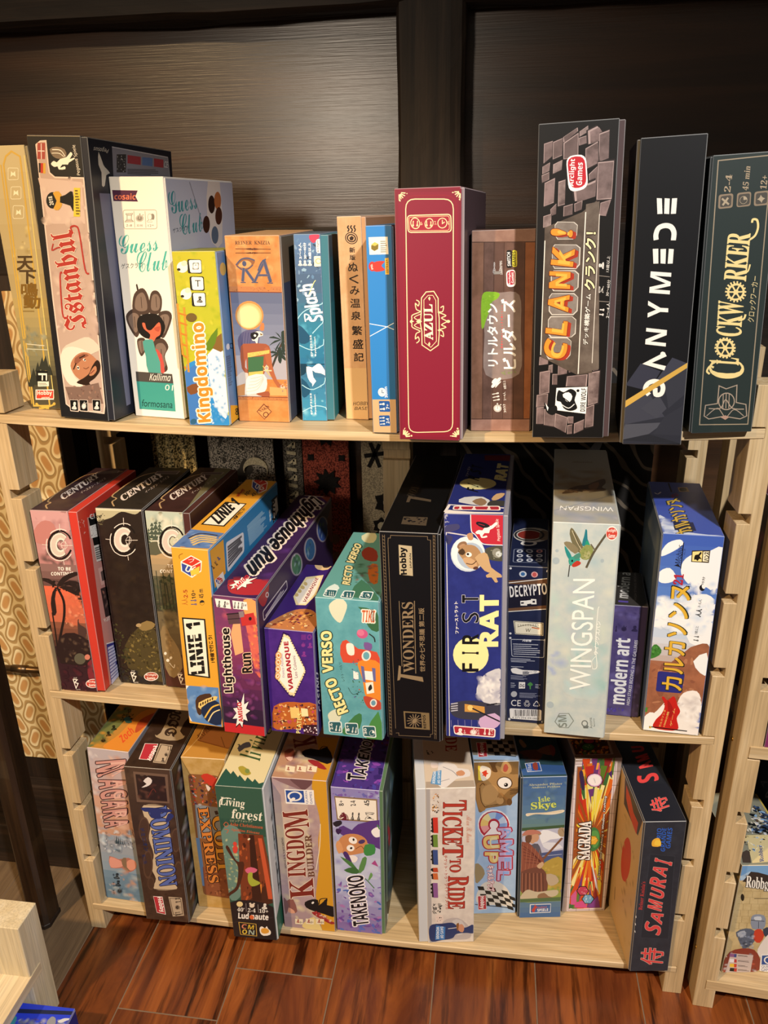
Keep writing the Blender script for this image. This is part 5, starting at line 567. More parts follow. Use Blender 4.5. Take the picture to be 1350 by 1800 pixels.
ART['night_wood'] = {'F':[('p','#b0aa8a',[1,540,130,542,131,534,59,502,3,504],4),('p','#2a211c',[42,516,73,534,110,528,133,539,132,481,37,477,2,499],4),('s',['#5a543c','#4a4634','#3a3628'],[1,523,26,529,21,495,1,490],24,3,10,'r',28),('p','#d8ceb0',[2,541,131,542,131,538,2,535]),('l','#1c1614',5,[99,441,94,431,87,422,79,416,70,412,61,411,53,413,45,418,40,425,36,434,35,445,36,456,40,466,45,476,52,485,60,491,69,494,78,495,86,493,93,489,99,482,102,473]),('p','#2a201c',[83,426,75,418,66,415,56,415,48,419,42,426,39,436,38,448,40,460,45,472,52,481,61,488,70,492,79,491,87,488,93,480,80,463,78,465,75,467,72,467,69,466,67,463,65,460,63,456,62,452,63,448,64,445,65,442,68,441,71,441,74,442,76,444]),('p','#e4d8cc',[83,427,74,420,66,417,57,417,50,421,44,428,40,437,40,448,42,460,46,471,53,480,61,486,70,490,78,489,86,486,91,479,81,464,79,467,76,469,73,469,69,467,66,465,63,461,62,456,61,452,61,447,62,443,64,440,67,439,71,438,74,440,77,443]),('p','#cdbeb2',[81,430,74,424,66,421,58,422,52,425,47,431,44,439,43,449,45,459,49,469,55,477,62,482,69,485,77,485,83,482,89,476,85,469,82,473,78,475,73,475,68,473,64,469,60,464,57,458,56,451,56,444,58,438,61,434,66,432,70,432,75,434,80,438]),('l','#efe6dc',2,[98,428,92,420,85,414,76,409,68,406,60,406,52,407,45,411,38,416,34,423,31,432,29,441,30,451,32,461,36,470]),('l','#efe6dc',2,[46,486,53,492,61,497,70,500,78,501,86,500,93,496]),('l','#e4d8cc',1.4,[73,452,108,454]),('l','#e4d8cc',1.4,[87,465,81,438]),('l','#e4d8cc',1.4,[17,453,32,452]),('l','#e4d8cc',1.4,[76,517,74,495]),('l','#e4d8cc',1.4,[74,406,74,393]),('e','#e4d8cc',[82,452,90,453,80,441],0.88),('s',['#241a14','#2e2218','#201814','#33271c'],[-5,385,135,392,143,212,-1,203],50,10,30,'e',29),('p','#4a4026',[28,124,65,175,87,193,116,192,130,158,131,109,135,9,29,51],2),('s',['#6a5c34','#4a401f','#7d6c3c','#352c18','#5a5028'],[50,174,126,190,131,20,21,68],130,4,13,'r',30),('p','#8a7448',[77,192,104,210,127,201,115,184,87,177],2),('e','#a89068',[78,194,86,195,77,188],0),('s',['#3a3a22','#2a2a1a','#48462a'],[5,214,32,151,42,1,-3,4],70,3,13,'r',31),('s',['#161a24','#1c2028'],[5,50,139,43,136,-3,-1,4],30,7,19,'e',32),('l','#f0e8e0',3,[35,38,47,36,38,26,49,25,40,7,35,38]),('l','#f0e8e0',2,[36,27,40,11]),('t','#d8d0c8','THE','',[36,40,47,41,37,44]),('t','#d8d0c8','GAMES','',[40,2,54,3,40,6]),('e','#f4ece6',[95,28,117,30,93,13],0),('e','#a8483a',[95,28,115,30,93,15],0),('t','#f6eee8','Arclight','B',[79,28,111,30,80,36]),('t','#f6eee8','Games','B',[81,17,106,19,82,26])],
'T':[('s',['#35302a','#2a2622','#241f1a'],[8,2,127,8,139,351,7,345],30,18,54,'e',33),('p','#4f4628',[50,358,139,351,139,310,56,317]),('l','#b89a70',4,[46,16,25,49,25,75,0,107,9,256,49,308,109,318],0,4),('t','#e0d4cc','CENTURY','S',[54,52,78,279,26,92],1.0),('t','#cfc0b8','イースタン・スパイス','',[89,124,101,266,78,139]),('p','#a09088',[41,316,110,328,112,296,43,291]),('p','#5a4c4c',[45,314,108,324,108,298,46,294])]}
BOXES['pines'] = {'label': 'game box with pale sky,pines and a cloaked traveller,left of the yellow box','group': 'game boxes on the middle shelf','m': [[0.9999,0.01206,0.00802,0.11254],[-0.01215,0.99987,0.01096,0.03405],[-0.00789,-0.01106,0.99991,0.45241],[0,0,0,1]],'dim': (6.16,26.93,19.41),'tray': ('R',0.9,'#4a2a28'),'F': '#7d8068|#63644e','T': '#3a2422','R': '#3a2420','L': '#2a1c1a'}
ART['pines'] = {'F':[('g','#aebcb0','#c4c0a0',[0,539,123,539,123,420,0,420],5),('g','#b89a70','#8a8068',[0,420,123,420,123,350,0,350],4),('g','#5c5a46','#3e3a2c',[0,350,123,350,123,242,0,242],4),('g','#6e6248','#5a4a34',[0,242,123,242,123,108,0,108],4),('g','#3c2620','#4a2420',[0,108,123,108,123,0,0,0],4),('p','#4a5548',[13,507,18,520,21,507]),('p','#4a5548',[10,495,17,508,21,496]),('p','#4a5548',[7,483,16,496,22,484]),('p','#4a5548',[3,471,14,485,22,473]),('p','#4a5548',[0,460,13,473,23,461]),('p','#4a5548',[25,517,30,534,32,518]),('p','#4a5548',[21,502,29,519,32,502]),('p','#4a5548',[17,486,27,504,33,487]),('p','#4a5548',[14,471,25,488,33,472]),('p','#4a5548',[10,455,23,473,33,456]),('p','#4a5548',[34,504,39,516,42,504]),('p','#4a5548',[31,493,38,505,42,494]),('p','#4a5548',[28,483,37,495,43,483]),('p','#4a5548',[25,472,35,484,44,473]),('p','#4a5548',[21,461,34,473,44,462]),('p','#4a5548',[1,480,5,490,8,481]),('p','#4a5548',[-2,471,4,481,9,472]),('p','#4a5548',[-5,463,3,473,10,463]),('p','#4a5548',[-8,454,2,464,11,455]),('p','#4a5548',[-11,445,1,455,12,446]),('p','#4a5548',[38,478,43,487,46,478]),('p','#4a5548',[35,469,42,479,47,469]),('p','#4a5548',[32,460,41,470,47,461]),('p','#4a5548',[29,451,40,461,48,452]),('p','#4a5548',[26,442,39,452,49,443]),('p','#5a5a48',[-3,441,25,452,35,419,-2,412],2),('s',['#c8c4a8','#dcd8c4','#a8b4a8'],[14,524,123,534,120,487,51,473],24,8,24,'e',34),('l','#1c1614',5,[97,442,92,433,86,424,78,418,69,414,60,413,52,415,45,420,39,427,35,436,34,446,35,457,38,467,43,477,50,485,58,492,66,495,75,496,83,494,90,490,96,483,100,474]),('p','#2a201c',[82,427,74,420,65,417,56,417,48,421,41,428,37,438,36,449,38,461,43,472,50,482,58,489,67,492,76,492,84,489,90,481,77,464,75,466,73,468,70,468,67,467,65,464,63,461,61,457,60,453,61,449,62,446,64,443,66,442,69,442,72,443,75,446]),('p','#e4d8cc',[81,429,73,422,65,419,56,419,49,423,43,429,39,439,38,449,40,461,44,471,50,481,58,487,67,490,75,490,83,487,89,480,79,466,76,468,73,470,70,470,67,469,64,466,61,462,60,458,59,453,59,448,61,444,63,442,66,440,69,440,73,441,76,444]),('p','#cdbeb2',[79,432,72,426,65,423,57,423,51,426,45,432,42,441,41,450,43,460,47,469,52,477,59,483,67,486,74,486,81,483,86,477,82,470,79,474,75,476,70,476,66,474,61,470,58,465,55,459,54,452,55,445,57,440,60,436,64,434,69,433,74,435,78,439]),('l','#efe6dc',2,[97,430,91,422,84,416,76,411,67,408,59,407,51,409,44,412,38,418,33,425,30,433,28,442,28,452,30,462,33,471]),('l','#efe6dc',2,[43,486,51,493,58,498,66,501,75,501,83,500,90,497]),('l','#e4d8cc',1.4,[71,453,106,455]),('l','#e4d8cc',1.4,[85,467,80,439]),('l','#e4d8cc',1.4,[15,454,31,453]),('l','#e4d8cc',1.4,[73,517,71,496]),('l','#e4d8cc',1.4,[73,408,73,395]),('e','#e4d8cc',[80,454,88,454,79,443],0.88),('t','#f4ece4','TO BE','B',[46,377,86,378,47,387]),('t','#f4ece4','CONTINUED','B',[23,360,101,364,24,370]),('s',['#48503c','#353a2a','#3c4430','#5a5a40'],[-3,342,66,356,62,243,9,234],90,4,15,'r',35),('l','#32362a',3,[0,340,1,249]),('l','#32362a',2,[12,366,11,250]),('l','#32362a',3,[19,336,21,251]),('l','#32362a',2,[31,363,31,252]),('l','#32362a',3,[37,333,41,252]),('l','#32362a',2,[50,360,51,253]),('l','#32362a',2,[62,386,60,254]),('l','#32362a',2,[69,356,70,254]),('p','#8a7450',[3,176,20,198,31,167,52,126,56,66,27,30,5,61],2),('s',['#a88c60','#6a5434','#8a7048'],[6,181,28,178,50,65,9,56],40,4,11,'e',36),('s',['#6e6248','#4a4030','#8a7a58'],[10,240,79,245,78,192,10,197],30,5,21,'e',37),('e','#e8e0d0',[10,109,14,109,9,104],0),('e','#e8e0d0',[15,87,20,88,15,82],0),('e','#e8e0d0',[25,96,29,97,24,91],0),('l','#e8e0d0',2,[19,79,30,64,34,75],0,4),('l','#f0e8e0',3,[40,44,52,43,44,33,54,31,46,14,40,44]),('l','#f0e8e0',2,[42,34,46,18]),('t','#d8d0c8','THE','',[41,47,52,47,42,50]),('t','#d8d0c8','GAMES','',[46,9,60,10,46,13])],
'T':[('s',['#4a2c2a','#3a2220','#2c1a18'],[5,4,118,13,117,377,16,373],30,18,53,'e',38),('p','#6e6a50',[55,387,120,386,124,20,106,18]),('l','#b89a70',4,[37,22,16,59,18,86,0,112,2,262,35,324,98,341],0,4),('t','#e0d4cc','CENTURY','S',[42,82,68,287,14,124],1.0),('t','#cfc0b8','イースタン・スパイス','',[75,143,97,280,65,159]),('p','#a09088',[28,337,95,349,96,324,31,315]),('p','#5a4c4c',[31,335,92,346,92,326,33,318])]}
BOXES['yellow'] = {'label': 'yellow game box with black-framed white title plate and blue underside,middle shelf','group': 'game boxes on the middle shelf','m': [[0.9984,0.0532,0.0192,0.17645],[-0.05324,0.99858,0.00165,-0.0417],[-0.01909,-0.00267,0.99981,0.44937],[0,0,0,1]],'dim': (4.91,25.74,26.17),'tray': ('R',0.12,'#2f7db4'),'F': '#dfa236','T': '#d39a32','R': '#2f7db4','L': '#c08a2a'}
ART['yellow'] = {'F':[('p','#f4ece0',[51,497,78,484,74,456,48,436,21,452,22,478]),('p','#c8382c',[51,494,74,483,51,468,25,477]),('p','#3a4a9a',[24,474,48,465,46,440,24,453]),('p','#c8382c',[51,466,75,480,72,458,49,440]),('t','#f4ece0','U','B',[30,454,42,449,39,470]),('t','#f4ece0','G','B',[54,447,68,458,46,458]),('t','#f4ece0','フ','',[43,476,59,480,43,485]),('l','#8a5a1c',1.8,[20,485,20,494,30,500],0,4),('p','#e8c04a',[45,454,71,470,68,449,46,442]),('t','#a03a24','人人','',[30,359,30,378,14,356]),('t','#a03a24','2-5','B',[32,380,32,402,21,378]),('t','#2a4a8a','♟♟','',[54,361,54,377,38,359]),('t','#2a2a2a','10+','B',[53,379,53,404,42,377]),('t','#2a2a2a','◑','',[75,364,75,378,62,361]),('t','#2a2a2a','45 m','B',[74,383,74,408,62,381]),('p','#1c1a1a',[10,322,73,324,72,150,10,151]),('p','#f2ead8',[14,318,69,320,67,154,14,156]),('t','#1c1a1a','LINIE 1','B',[58,164,57,313,21,155],2),('l','#f2ead8',3,[38,160,38,315]),('t','#3a2410','1号線で行こう!','',[89,200,87,279,78,198],1.0),('p','#5a86c0',[2,119,92,124,92,2,6,7,1,28]),('s',['#7aa0d0','#4a76b0','#88a8d0'],[2,117,92,122,90,8,6,10],30,6,20,'e',39),('p','#4a3020',[24,74,38,94,67,103,70,90,50,72,37,33,26,37],2),('p','#e8c878',[33,70,80,97,84,87,39,49],2),('p','#1c2a4a',[39,55,79,84,94,62,91,9,59,9,42,28],2),('l','#e8b84a',4,[46,24,68,59,90,72],0,4),('l','#f4dca0',3,[55,14,71,43,91,56],0,4),('e','#3a2418',[38,65,40,65,37,60],0),('e','#3a2418',[45,70,47,70,44,65],0),('e','#3a2418',[52,74,54,75,51,69],0),('e','#3a2418',[59,79,61,79,58,74],0),('e','#3a2418',[66,83,68,84,65,79],0),('e','#3a2418',[73,88,75,88,72,83],0),('p','#f4ece4',[2,119,10,119,1,107]),('p','#f4ece4',[2,25,9,8,4,10])],
'T':[('p','#5a7ab0',[2,1,95,9,97,107,1,116]),('s',['#7a98c8','#3a5a90','#4a6aa0'],[6,7,89,19,93,100,6,106],24,10,26,'e',40),('l','#d8b870',7,[25,54,40,81,87,77],0,4),('l','#d8b870',7,[33,42,48,69,93,65],0,4),('l','#d8b870',7,[40,31,55,58,100,54],0,4),('l','#d8b870',7,[48,20,63,46,106,42],0,4),('l','#3a2a20',5,[19,58,35,93,84,90],0,4),('p','#1c1a1a',[12,151,11,324,75,323,78,149]),('p','#f2ead8',[17,157,17,317,72,317,73,156]),('t','#1c1a1a','LINIE 1','B',[58,161,57,314,18,207],2),('t','#3a2410','1号線で行こう!','',[89,193,88,276,78,207],0.8),('p','#f4ece0',[35,553,74,506,92,440,80,408,40,457,20,518]),('p','#c8382c',[37,546,72,504,59,479,25,514]),('p','#3a4a9a',[25,509,58,475,75,416,42,458]),('p','#c8382c',[60,474,74,498,88,446,78,416]),('t','#f4ece0','U','B',[49,457,64,440,44,491]),('t','#f4ece0','G','B',[78,429,83,449,61,460]),('t','#f4ece0','フ','',[45,502,58,505,36,526]),('l','#a03a24',5,[26,373,24,432]),('t','#a03a24','2-5','B',[32,370,33,423,18,389]),('t','#2a2a2a','10+','B',[54,375,53,421,40,393]),('t','#2a2a2a','45 m','B',[73,376,78,424,60,396])],
'R':[('p','#dfa236',[6,510,91,505,90,412,17,404]),('t','#5a3a1c','♟♟','',[18,455,48,455,1,471]),('t','#2a4a8a','1♟','',[39,463,66,463,26,476]),('p','#ece8e4',[20,424,73,424,81,397,31,395]),('p','#f4ece0',[47,422,70,405,67,396,45,400,24,417,24,426]),('p','#c8382c',[47,421,67,406,47,411,27,425]),('p','#3a4a9a',[26,424,45,411,44,402,26,417]),('p','#c8382c',[47,410,67,405,65,398,46,401]),('t','#f4ece0','U','B',[31,414,41,407,38,417]),('t','#f4ece0','G','B',[50,401,61,400,44,409]),('t','#f4ece0','フ','',[41,417,54,412,41,421]),('R','#dcdce4',[105,490,228,470,224,414,101,407],11),('l','#54545c',6,[113,473,213,463]),('l','#54545c',6,[113,466,203,458]),('l','#54545c',6,[112,458,206,452]),('l','#54545c',6,[111,451,212,447]),('l','#54545c',6,[111,444,184,442]),('l','#54545c',6,[110,436,201,436]),('l','#54545c',6,[109,429,212,431]),('l','#54545c',6,[109,421,211,425]),('l','#8ab4d4',4,[255,474,380,472]),('l','#8ab4d4',4,[256,469,384,467]),('l','#8ab4d4',4,[256,464,396,462]),('l','#8ab4d4',4,[257,460,363,457]),('l','#8ab4d4',4,[258,455,387,452]),('l','#8ab4d4',4,[258,450,402,447]),('l','#8ab4d4',4,[259,445,404,442]),('l','#8ab4d4',4,[260,440,359,438]),('l','#8ab4d4',4,[260,435,388,432]),('l','#8ab4d4',4,[261,430,386,427]),('l','#8ab4d4',4,[262,425,380,422]),('l','#8ab4d4',4,[262,420,409,416]),('l','#8ab4d4',4,[263,415,382,412]),('p','#1c1a1a',[465,477,516,475,527,418,466,399]),('p','#f2ead8',[473,468,510,468,518,424,473,405]),('t','#1c1a1a','LIN','B',[489,402,492,465,456,415]),('l','#cfe0ec',11,[435,447,449,449]),('l','#cfe0ec',11,[436,434,451,436]),('l','#cfe0ec',11,[437,421,450,423])]}
BOXES['lighthouse'] = {'label': 'purple sunset game box with a lighthouse picture and a red lower edge,middle shelf','group': 'game boxes on the middle shelf','m': [[0.99845,0.05287,0.01762,0.22879],[-0.05282,0.9986,-0.00357,-0.05186],[-0.01778,0.00263,0.99984,0.44817],[0,0,0,1]],'dim': (5.7,20.19,36.0),'tray': ('R',0.1,'#2a1c34'),'F': '#5a2a5a|#42204a','T': '#3a2250','R': '#33224a','L': '#2a1c38'}
ART['lighthouse'] = {'F':[('g','#6a3a62','#8a3c6a',[0,404,114,404,114,263,0,263],5),('g','#8a3a64','#3a2048',[0,263,114,263,114,81,0,81],6),('g','#34203c','#2c1c36',[0,81,114,81,114,24,0,24],2),('p','#c22a30',[0,30,114,30,114,0,0,0]),('s',['#a84a5e','#7a3a66','#94446a','#b8586a'],[6,395,106,405,117,289,10,277],50,6,18,'e',41),('p','#e8a060',[80,398,112,397,115,332,85,338],2),('p','#d8685a',[82,356,115,341,115,192,98,199,86,286],4),('s',['#f0a850','#d85a48','#e8805a','#b84a5a'],[84,333,113,336,116,212,94,214],44,3,12,'e',42),('s',['#7a3a7a','#5a2a66','#8a4480'],[13,204,112,216,121,60,9,44],46,7,19,'e',43),('p','#e8a878',[50,334,67,331,70,250,47,238,40,300]),('p','#c03434',[69,355,104,366,108,334,71,325]),('p','#5a4048',[34,356,65,362,67,331,37,326]),('l','#2c2028',3,[33,354,68,361]),('l','#2c2028',2,[35,340,67,346]),('p','#8a7a80',[65,364,78,368,79,352,67,348]),('e','#2a1c20',[94,348,98,349,94,343],0),('p','#f0e8e4',[6,395,44,394,46,370,9,372]),('p','#f0e8e4',[51,394,88,393,89,371,52,371]),('t','#1c1a1c','♟♟','',[11,372,33,372,14,390]),('t','#1c1a1c','♟♟♟','',[53,373,76,373,56,391]),('t','#1c1a1c','8+','B',[35,380,42,380,36,387]),('t','#1c1a1c','2-4','B',[77,381,86,381,78,388]),('t','#1a1418','Lighthouse','B',[39,129,44,317,10,124],1.0,'#e8d8c4',3),('t','#1a1418','Run','B',[89,194,89,251,63,189],1.0,'#e8c0a0',2),('p','#1c1418',[64,135,61,96,76,109,67,83,79,77,64,63,69,41,56,46,51,18,44,31,33,18,38,46,23,42,36,64,28,79,42,84,43,110,52,96]),('p','#f4eeea',[63,129,61,94,74,105,65,82,76,77,63,64,67,44,56,48,51,22,45,35,34,23,39,48,26,45,38,64,30,78,43,82,43,106,52,94]),('t','#c02830','AMIGO','B',[55,40,54,100,43,37],0.6)],
'T':[('p','#a82c34',[19,93,114,102,127,52,112,22,44,17,13,68],4),('s',['#482a60','#36204e','#54307a','#2a1a40'],[5,105,113,106,102,803,4,818],50,14,43,'e',44),('p','#1c1418',[79,117,64,86,78,81,63,69,69,51,55,55,51,32,44,50,32,33,32,52,20,53,32,71,21,84,37,88,35,111,47,98,56,121,58,98]),('p','#f4eeea',[76,113,63,85,75,80,62,70,67,53,55,57,51,36,44,52,33,37,33,54,22,55,33,71,23,83,38,87,36,107,47,96,55,116,57,96]),('t','#c02830','AMIGO','B',[47,36,55,110,35,50],0.6),('t','#171318','Lighthouse Run','B',[30,758,7,197,102,656],3,'#e8dcd0',7),('p','#8a4434',[-3,800,111,839,142,649,79,715],4),('s',['#b86a3c','#6a3a3a','#c88a50'],[8,802,104,820,101,719,38,740],24,9,27,'e',45),('l','#d8c8c0',4,[21,819,88,826]),('l','#d8c8c0',4,[22,807,85,814])],
'R':[('p','#a82c34',[9,410,91,411,70,365,35,365],4),('e','#d8ccd0',[73,378,85,372,71,371],0.6),('e','#8a8090',[321,347,377,321,316,313],0),('e','#c8c4d0',[321,347,369,324,317,316],0),('e','#4a7a5a',[321,347,365,327,317,317],0),('s',['#a8c8d8','#2a3a5a','#6a9a7a'],[297,379,352,354,346,314,291,340],10,6,17,'e',46),('e','#8a8090',[457,334,520,306,452,297],0),('e','#c8c4d0',[457,334,511,310,452,300],0),('e','#3a6a9a',[457,334,506,312,453,301],0),('s',['#a8c8d8','#2a3a5a','#6a9a7a'],[429,368,491,341,485,299,423,327],10,7,19,'e',47),('e','#8a8090',[601,340,673,310,596,297],0),('e','#c8c4d0',[601,340,663,315,597,300],0),('e','#3a5aa8',[601,340,657,317,597,301],0),('s',['#a8c8d8','#2a3a5a','#6a9a7a'],[569,376,639,348,634,303,564,332],10,8,21,'e',48),('R','#d0c8d0',[36,350,227,343,231,318,38,323],7,4),('l','#c8c0cc',4,[52,329,180,333]),('l','#c8c0cc',4,[53,324,200,327]),('p','#6a3430',[665,355,849,395,850,263,698,252],4)]}
BOXES['violet'] = {'label': 'violet game box with a casino-style diamond sign and orange street art,middle shelf','group': 'game boxes on the middle shelf','m': [[0.99868,0.05077,0.00717,0.28931],[-0.05077,0.99871,-0.00044,-0.0414],[-0.00719,7e-05,0.99997,0.44711],[0,0,0,1]],'dim': (6.46,15.44,19.0),'tray': ('R',0.1,'#2c2460'),'F': '#4c2a86|#42247a','T': '#3a2270','R': '#33246c','L': '#3a2068'}
ART['violet'] = {'F':[('p','#2a1850',[50,303,65,297,103,204,105,192,69,111,57,112,19,164,23,228]),('p','#e8d8a8',[51,297,65,292,101,204,103,193,69,116,57,117,22,167,26,227]),('p','#f4efe6',[52,289,65,283,97,205,99,195,68,126,58,127,26,171,29,225]),('e','#4a2a6a',[51,297,53,298,51,296],0),('e','#4a2a6a',[58,295,60,295,58,293],0),('e','#4a2a6a',[65,292,67,292,65,290],0),('e','#4a2a6a',[68,285,69,285,67,283],0),('e','#4a2a6a',[70,278,72,279,70,276],0),('e','#4a2a6a',[73,272,75,272,73,270],0),('e','#4a2a6a',[76,265,77,265,76,263],0),('e','#4a2a6a',[78,258,80,259,78,256],0),('e','#4a2a6a',[81,252,83,252,81,250],0),('e','#4a2a6a',[84,245,86,245,84,243],0),('e','#4a2a6a',[87,238,89,238,87,236],0),('e','#4a2a6a',[90,232,91,232,89,230],0),('e','#4a2a6a',[92,225,94,225,92,223],0),('e','#4a2a6a',[95,218,97,218,95,216],0),('e','#4a2a6a',[98,211,100,211,98,209],0),('e','#4a2a6a',[101,204,102,205,101,202],0),('e','#4a2a6a',[102,199,103,199,102,197],0),('e','#4a2a6a',[103,193,105,193,103,191],0),('e','#4a2a6a',[99,186,101,186,99,184],0),('e','#4a2a6a',[96,178,98,178,96,176],0),('e','#4a2a6a',[93,170,94,171,92,168],0),('e','#4a2a6a',[89,163,91,163,89,161],0),('e','#4a2a6a',[86,155,88,155,86,153],0),('e','#4a2a6a',[82,147,84,148,82,145],0),('e','#4a2a6a',[79,140,81,140,79,138],0),('e','#4a2a6a',[75,132,77,132,75,130],0),('e','#4a2a6a',[72,124,74,124,72,122],0),('e','#4a2a6a',[69,116,70,116,68,114],0),('e','#4a2a6a',[63,117,65,117,63,115],0),('e','#4a2a6a',[57,117,59,118,57,115],0),('e','#4a2a6a',[53,124,55,124,53,122],0),('e','#4a2a6a',[48,130,50,130,48,128],0),('e','#4a2a6a',[44,136,46,136,44,134],0),('e','#4a2a6a',[40,142,41,142,39,140],0),('e','#4a2a6a',[35,148,37,148,35,146],0),('e','#4a2a6a',[31,154,33,155,31,152],0),('e','#4a2a6a',[26,161,28,161,26,158],0),('e','#4a2a6a',[22,167,24,167,22,165],0),('e','#4a2a6a',[22,175,24,176,22,173],0),('e','#4a2a6a',[23,184,25,184,23,182],0),('e','#4a2a6a',[24,193,25,193,23,191],0),('e','#4a2a6a',[24,201,26,201,24,199],0),('e','#4a2a6a',[25,210,26,210,24,208],0),('e','#4a2a6a',[25,218,27,219,25,216],0),('e','#4a2a6a',[26,227,27,227,26,225],0),('e','#4a2a6a',[29,235,30,235,28,233],0),('e','#4a2a6a',[31,243,33,243,31,241],0),('e','#4a2a6a',[34,251,36,251,34,249],0),('e','#4a2a6a',[37,258,39,259,37,257],0),('e','#4a2a6a',[40,266,42,267,40,264],0),('e','#4a2a6a',[43,274,45,274,43,272],0),('e','#4a2a6a',[46,282,47,282,45,280],0),('e','#4a2a6a',[48,290,50,290,48,288],0),('t','#a82c3a','VABANQUE','B',[70,136,64,277,56,133],1.0),('t','#6a2a5a','Leo Colovini','',[81,173,78,237,73,171]),('t','#7a5aa0','Franco Pallabidi','I',[47,169,45,241,40,168]),('e','#e8a468',[28,172,35,173,27,161],0),('e','#f4e4c8',[28,172,33,173,27,165],0),('e','#c87838',[28,172,30,173,27,168],0),('e','#e8a468',[30,193,37,193,29,182],0),('e','#f4e4c8',[30,193,35,193,29,185],0),('e','#c87838',[30,193,33,193,30,189],0),('e','#e8a468',[32,213,40,214,31,202],0),('e','#f4e4c8',[32,213,37,213,31,205],0),('e','#c87838',[32,213,35,213,32,209],0),('e','#e8a468',[34,233,42,233,33,222],0),('e','#f4e4c8',[34,233,39,233,34,225],0),('e','#c87838',[34,233,37,233,34,229],0),('t','#8a3a94','⏱','',[94,263,106,264,95,277]),('t','#8a3a94','♟','',[111,262,124,264,112,277]),('t','#8a3a94','♟','',[94,236,107,237,95,251]),('t','#8a3a94','◎','',[111,286,123,288,112,301]),('t','#8a3a94','▦','',[96,285,108,286,97,299]),('p','#b8642e',[12,78,49,96,86,98,126,98,128,36,16,5,5,30],2),('s',['#d88a48','#8a3c2a','#e8b068','#6a2a4a','#f0d8a8','#3a2a2a','#c04a6a'],[12,84,124,95,125,14,7,7],150,4,12,'r',49),('p','#e8c878',[55,81,80,82,81,51,57,47]),('p','#f4e4b0',[85,82,103,82,104,59,86,56]),('t','#f0e890','PLATE-S','B',[80,3,88,67,68,2]),('p','#3a1c2a',[87,30,128,36,127,4,90,2]),('s',['#f0e4e8','#c8a8b8'],[89,28,125,33,126,6,92,5],18,4,8,'r',50)],
'T':[('p','#b8784a',[1,22,47,102,102,103,134,3,3,5],4),('s',['#d88a48','#8a3c2a','#e8b068','#6a2a4a','#f0d8a8','#3a2a2a'],[3,18,120,9,104,94,47,102],70,5,15,'r',51),('p','#e8d8a8',[44,130,23,175,23,296,69,318,81,195,70,133]),('p','#efe6da',[48,138,29,174,30,283,66,302,75,200,66,142]),('t','#8a2438','VABANQUE','B',[68,144,63,292,56,152]),('e','#c8b078',[29,186,34,187,32,176],0),('e','#c8b078',[31,209,36,210,34,198],0),('e','#c8b078',[32,232,38,233,36,221],0),('e','#c8b078',[34,255,39,256,38,244],0),('p','#e0c090',[24,382,21,429,49,440,75,402,72,355,43,350],2),('p','#2a2028',[47,391,70,401,72,372,56,366],4)],
'R':[('t','#d8d0e8','CASINO','B',[39,50,24,178,11,69])]}
BOXES['houses'] = {'label': 'turquoise game box with cartoon red and orange houses and yellow wavy title,middle shelf','group': 'game boxes on the middle shelf','m': [[0.99849,0.05454,-0.0066,0.35911],[-0.05457,0.99849,-0.00563,-0.04016],[0.00628,0.00598,0.99996,0.44661],[0,0,0,1]],'dim': (8.05,20.16,20.53),'tray': ('R',0.15,'#4a8a94'),'F': '#68aab4|#5a9ca8','T': '#5f9a98','R': '#5a9aa4','L': '#3a6a70'}
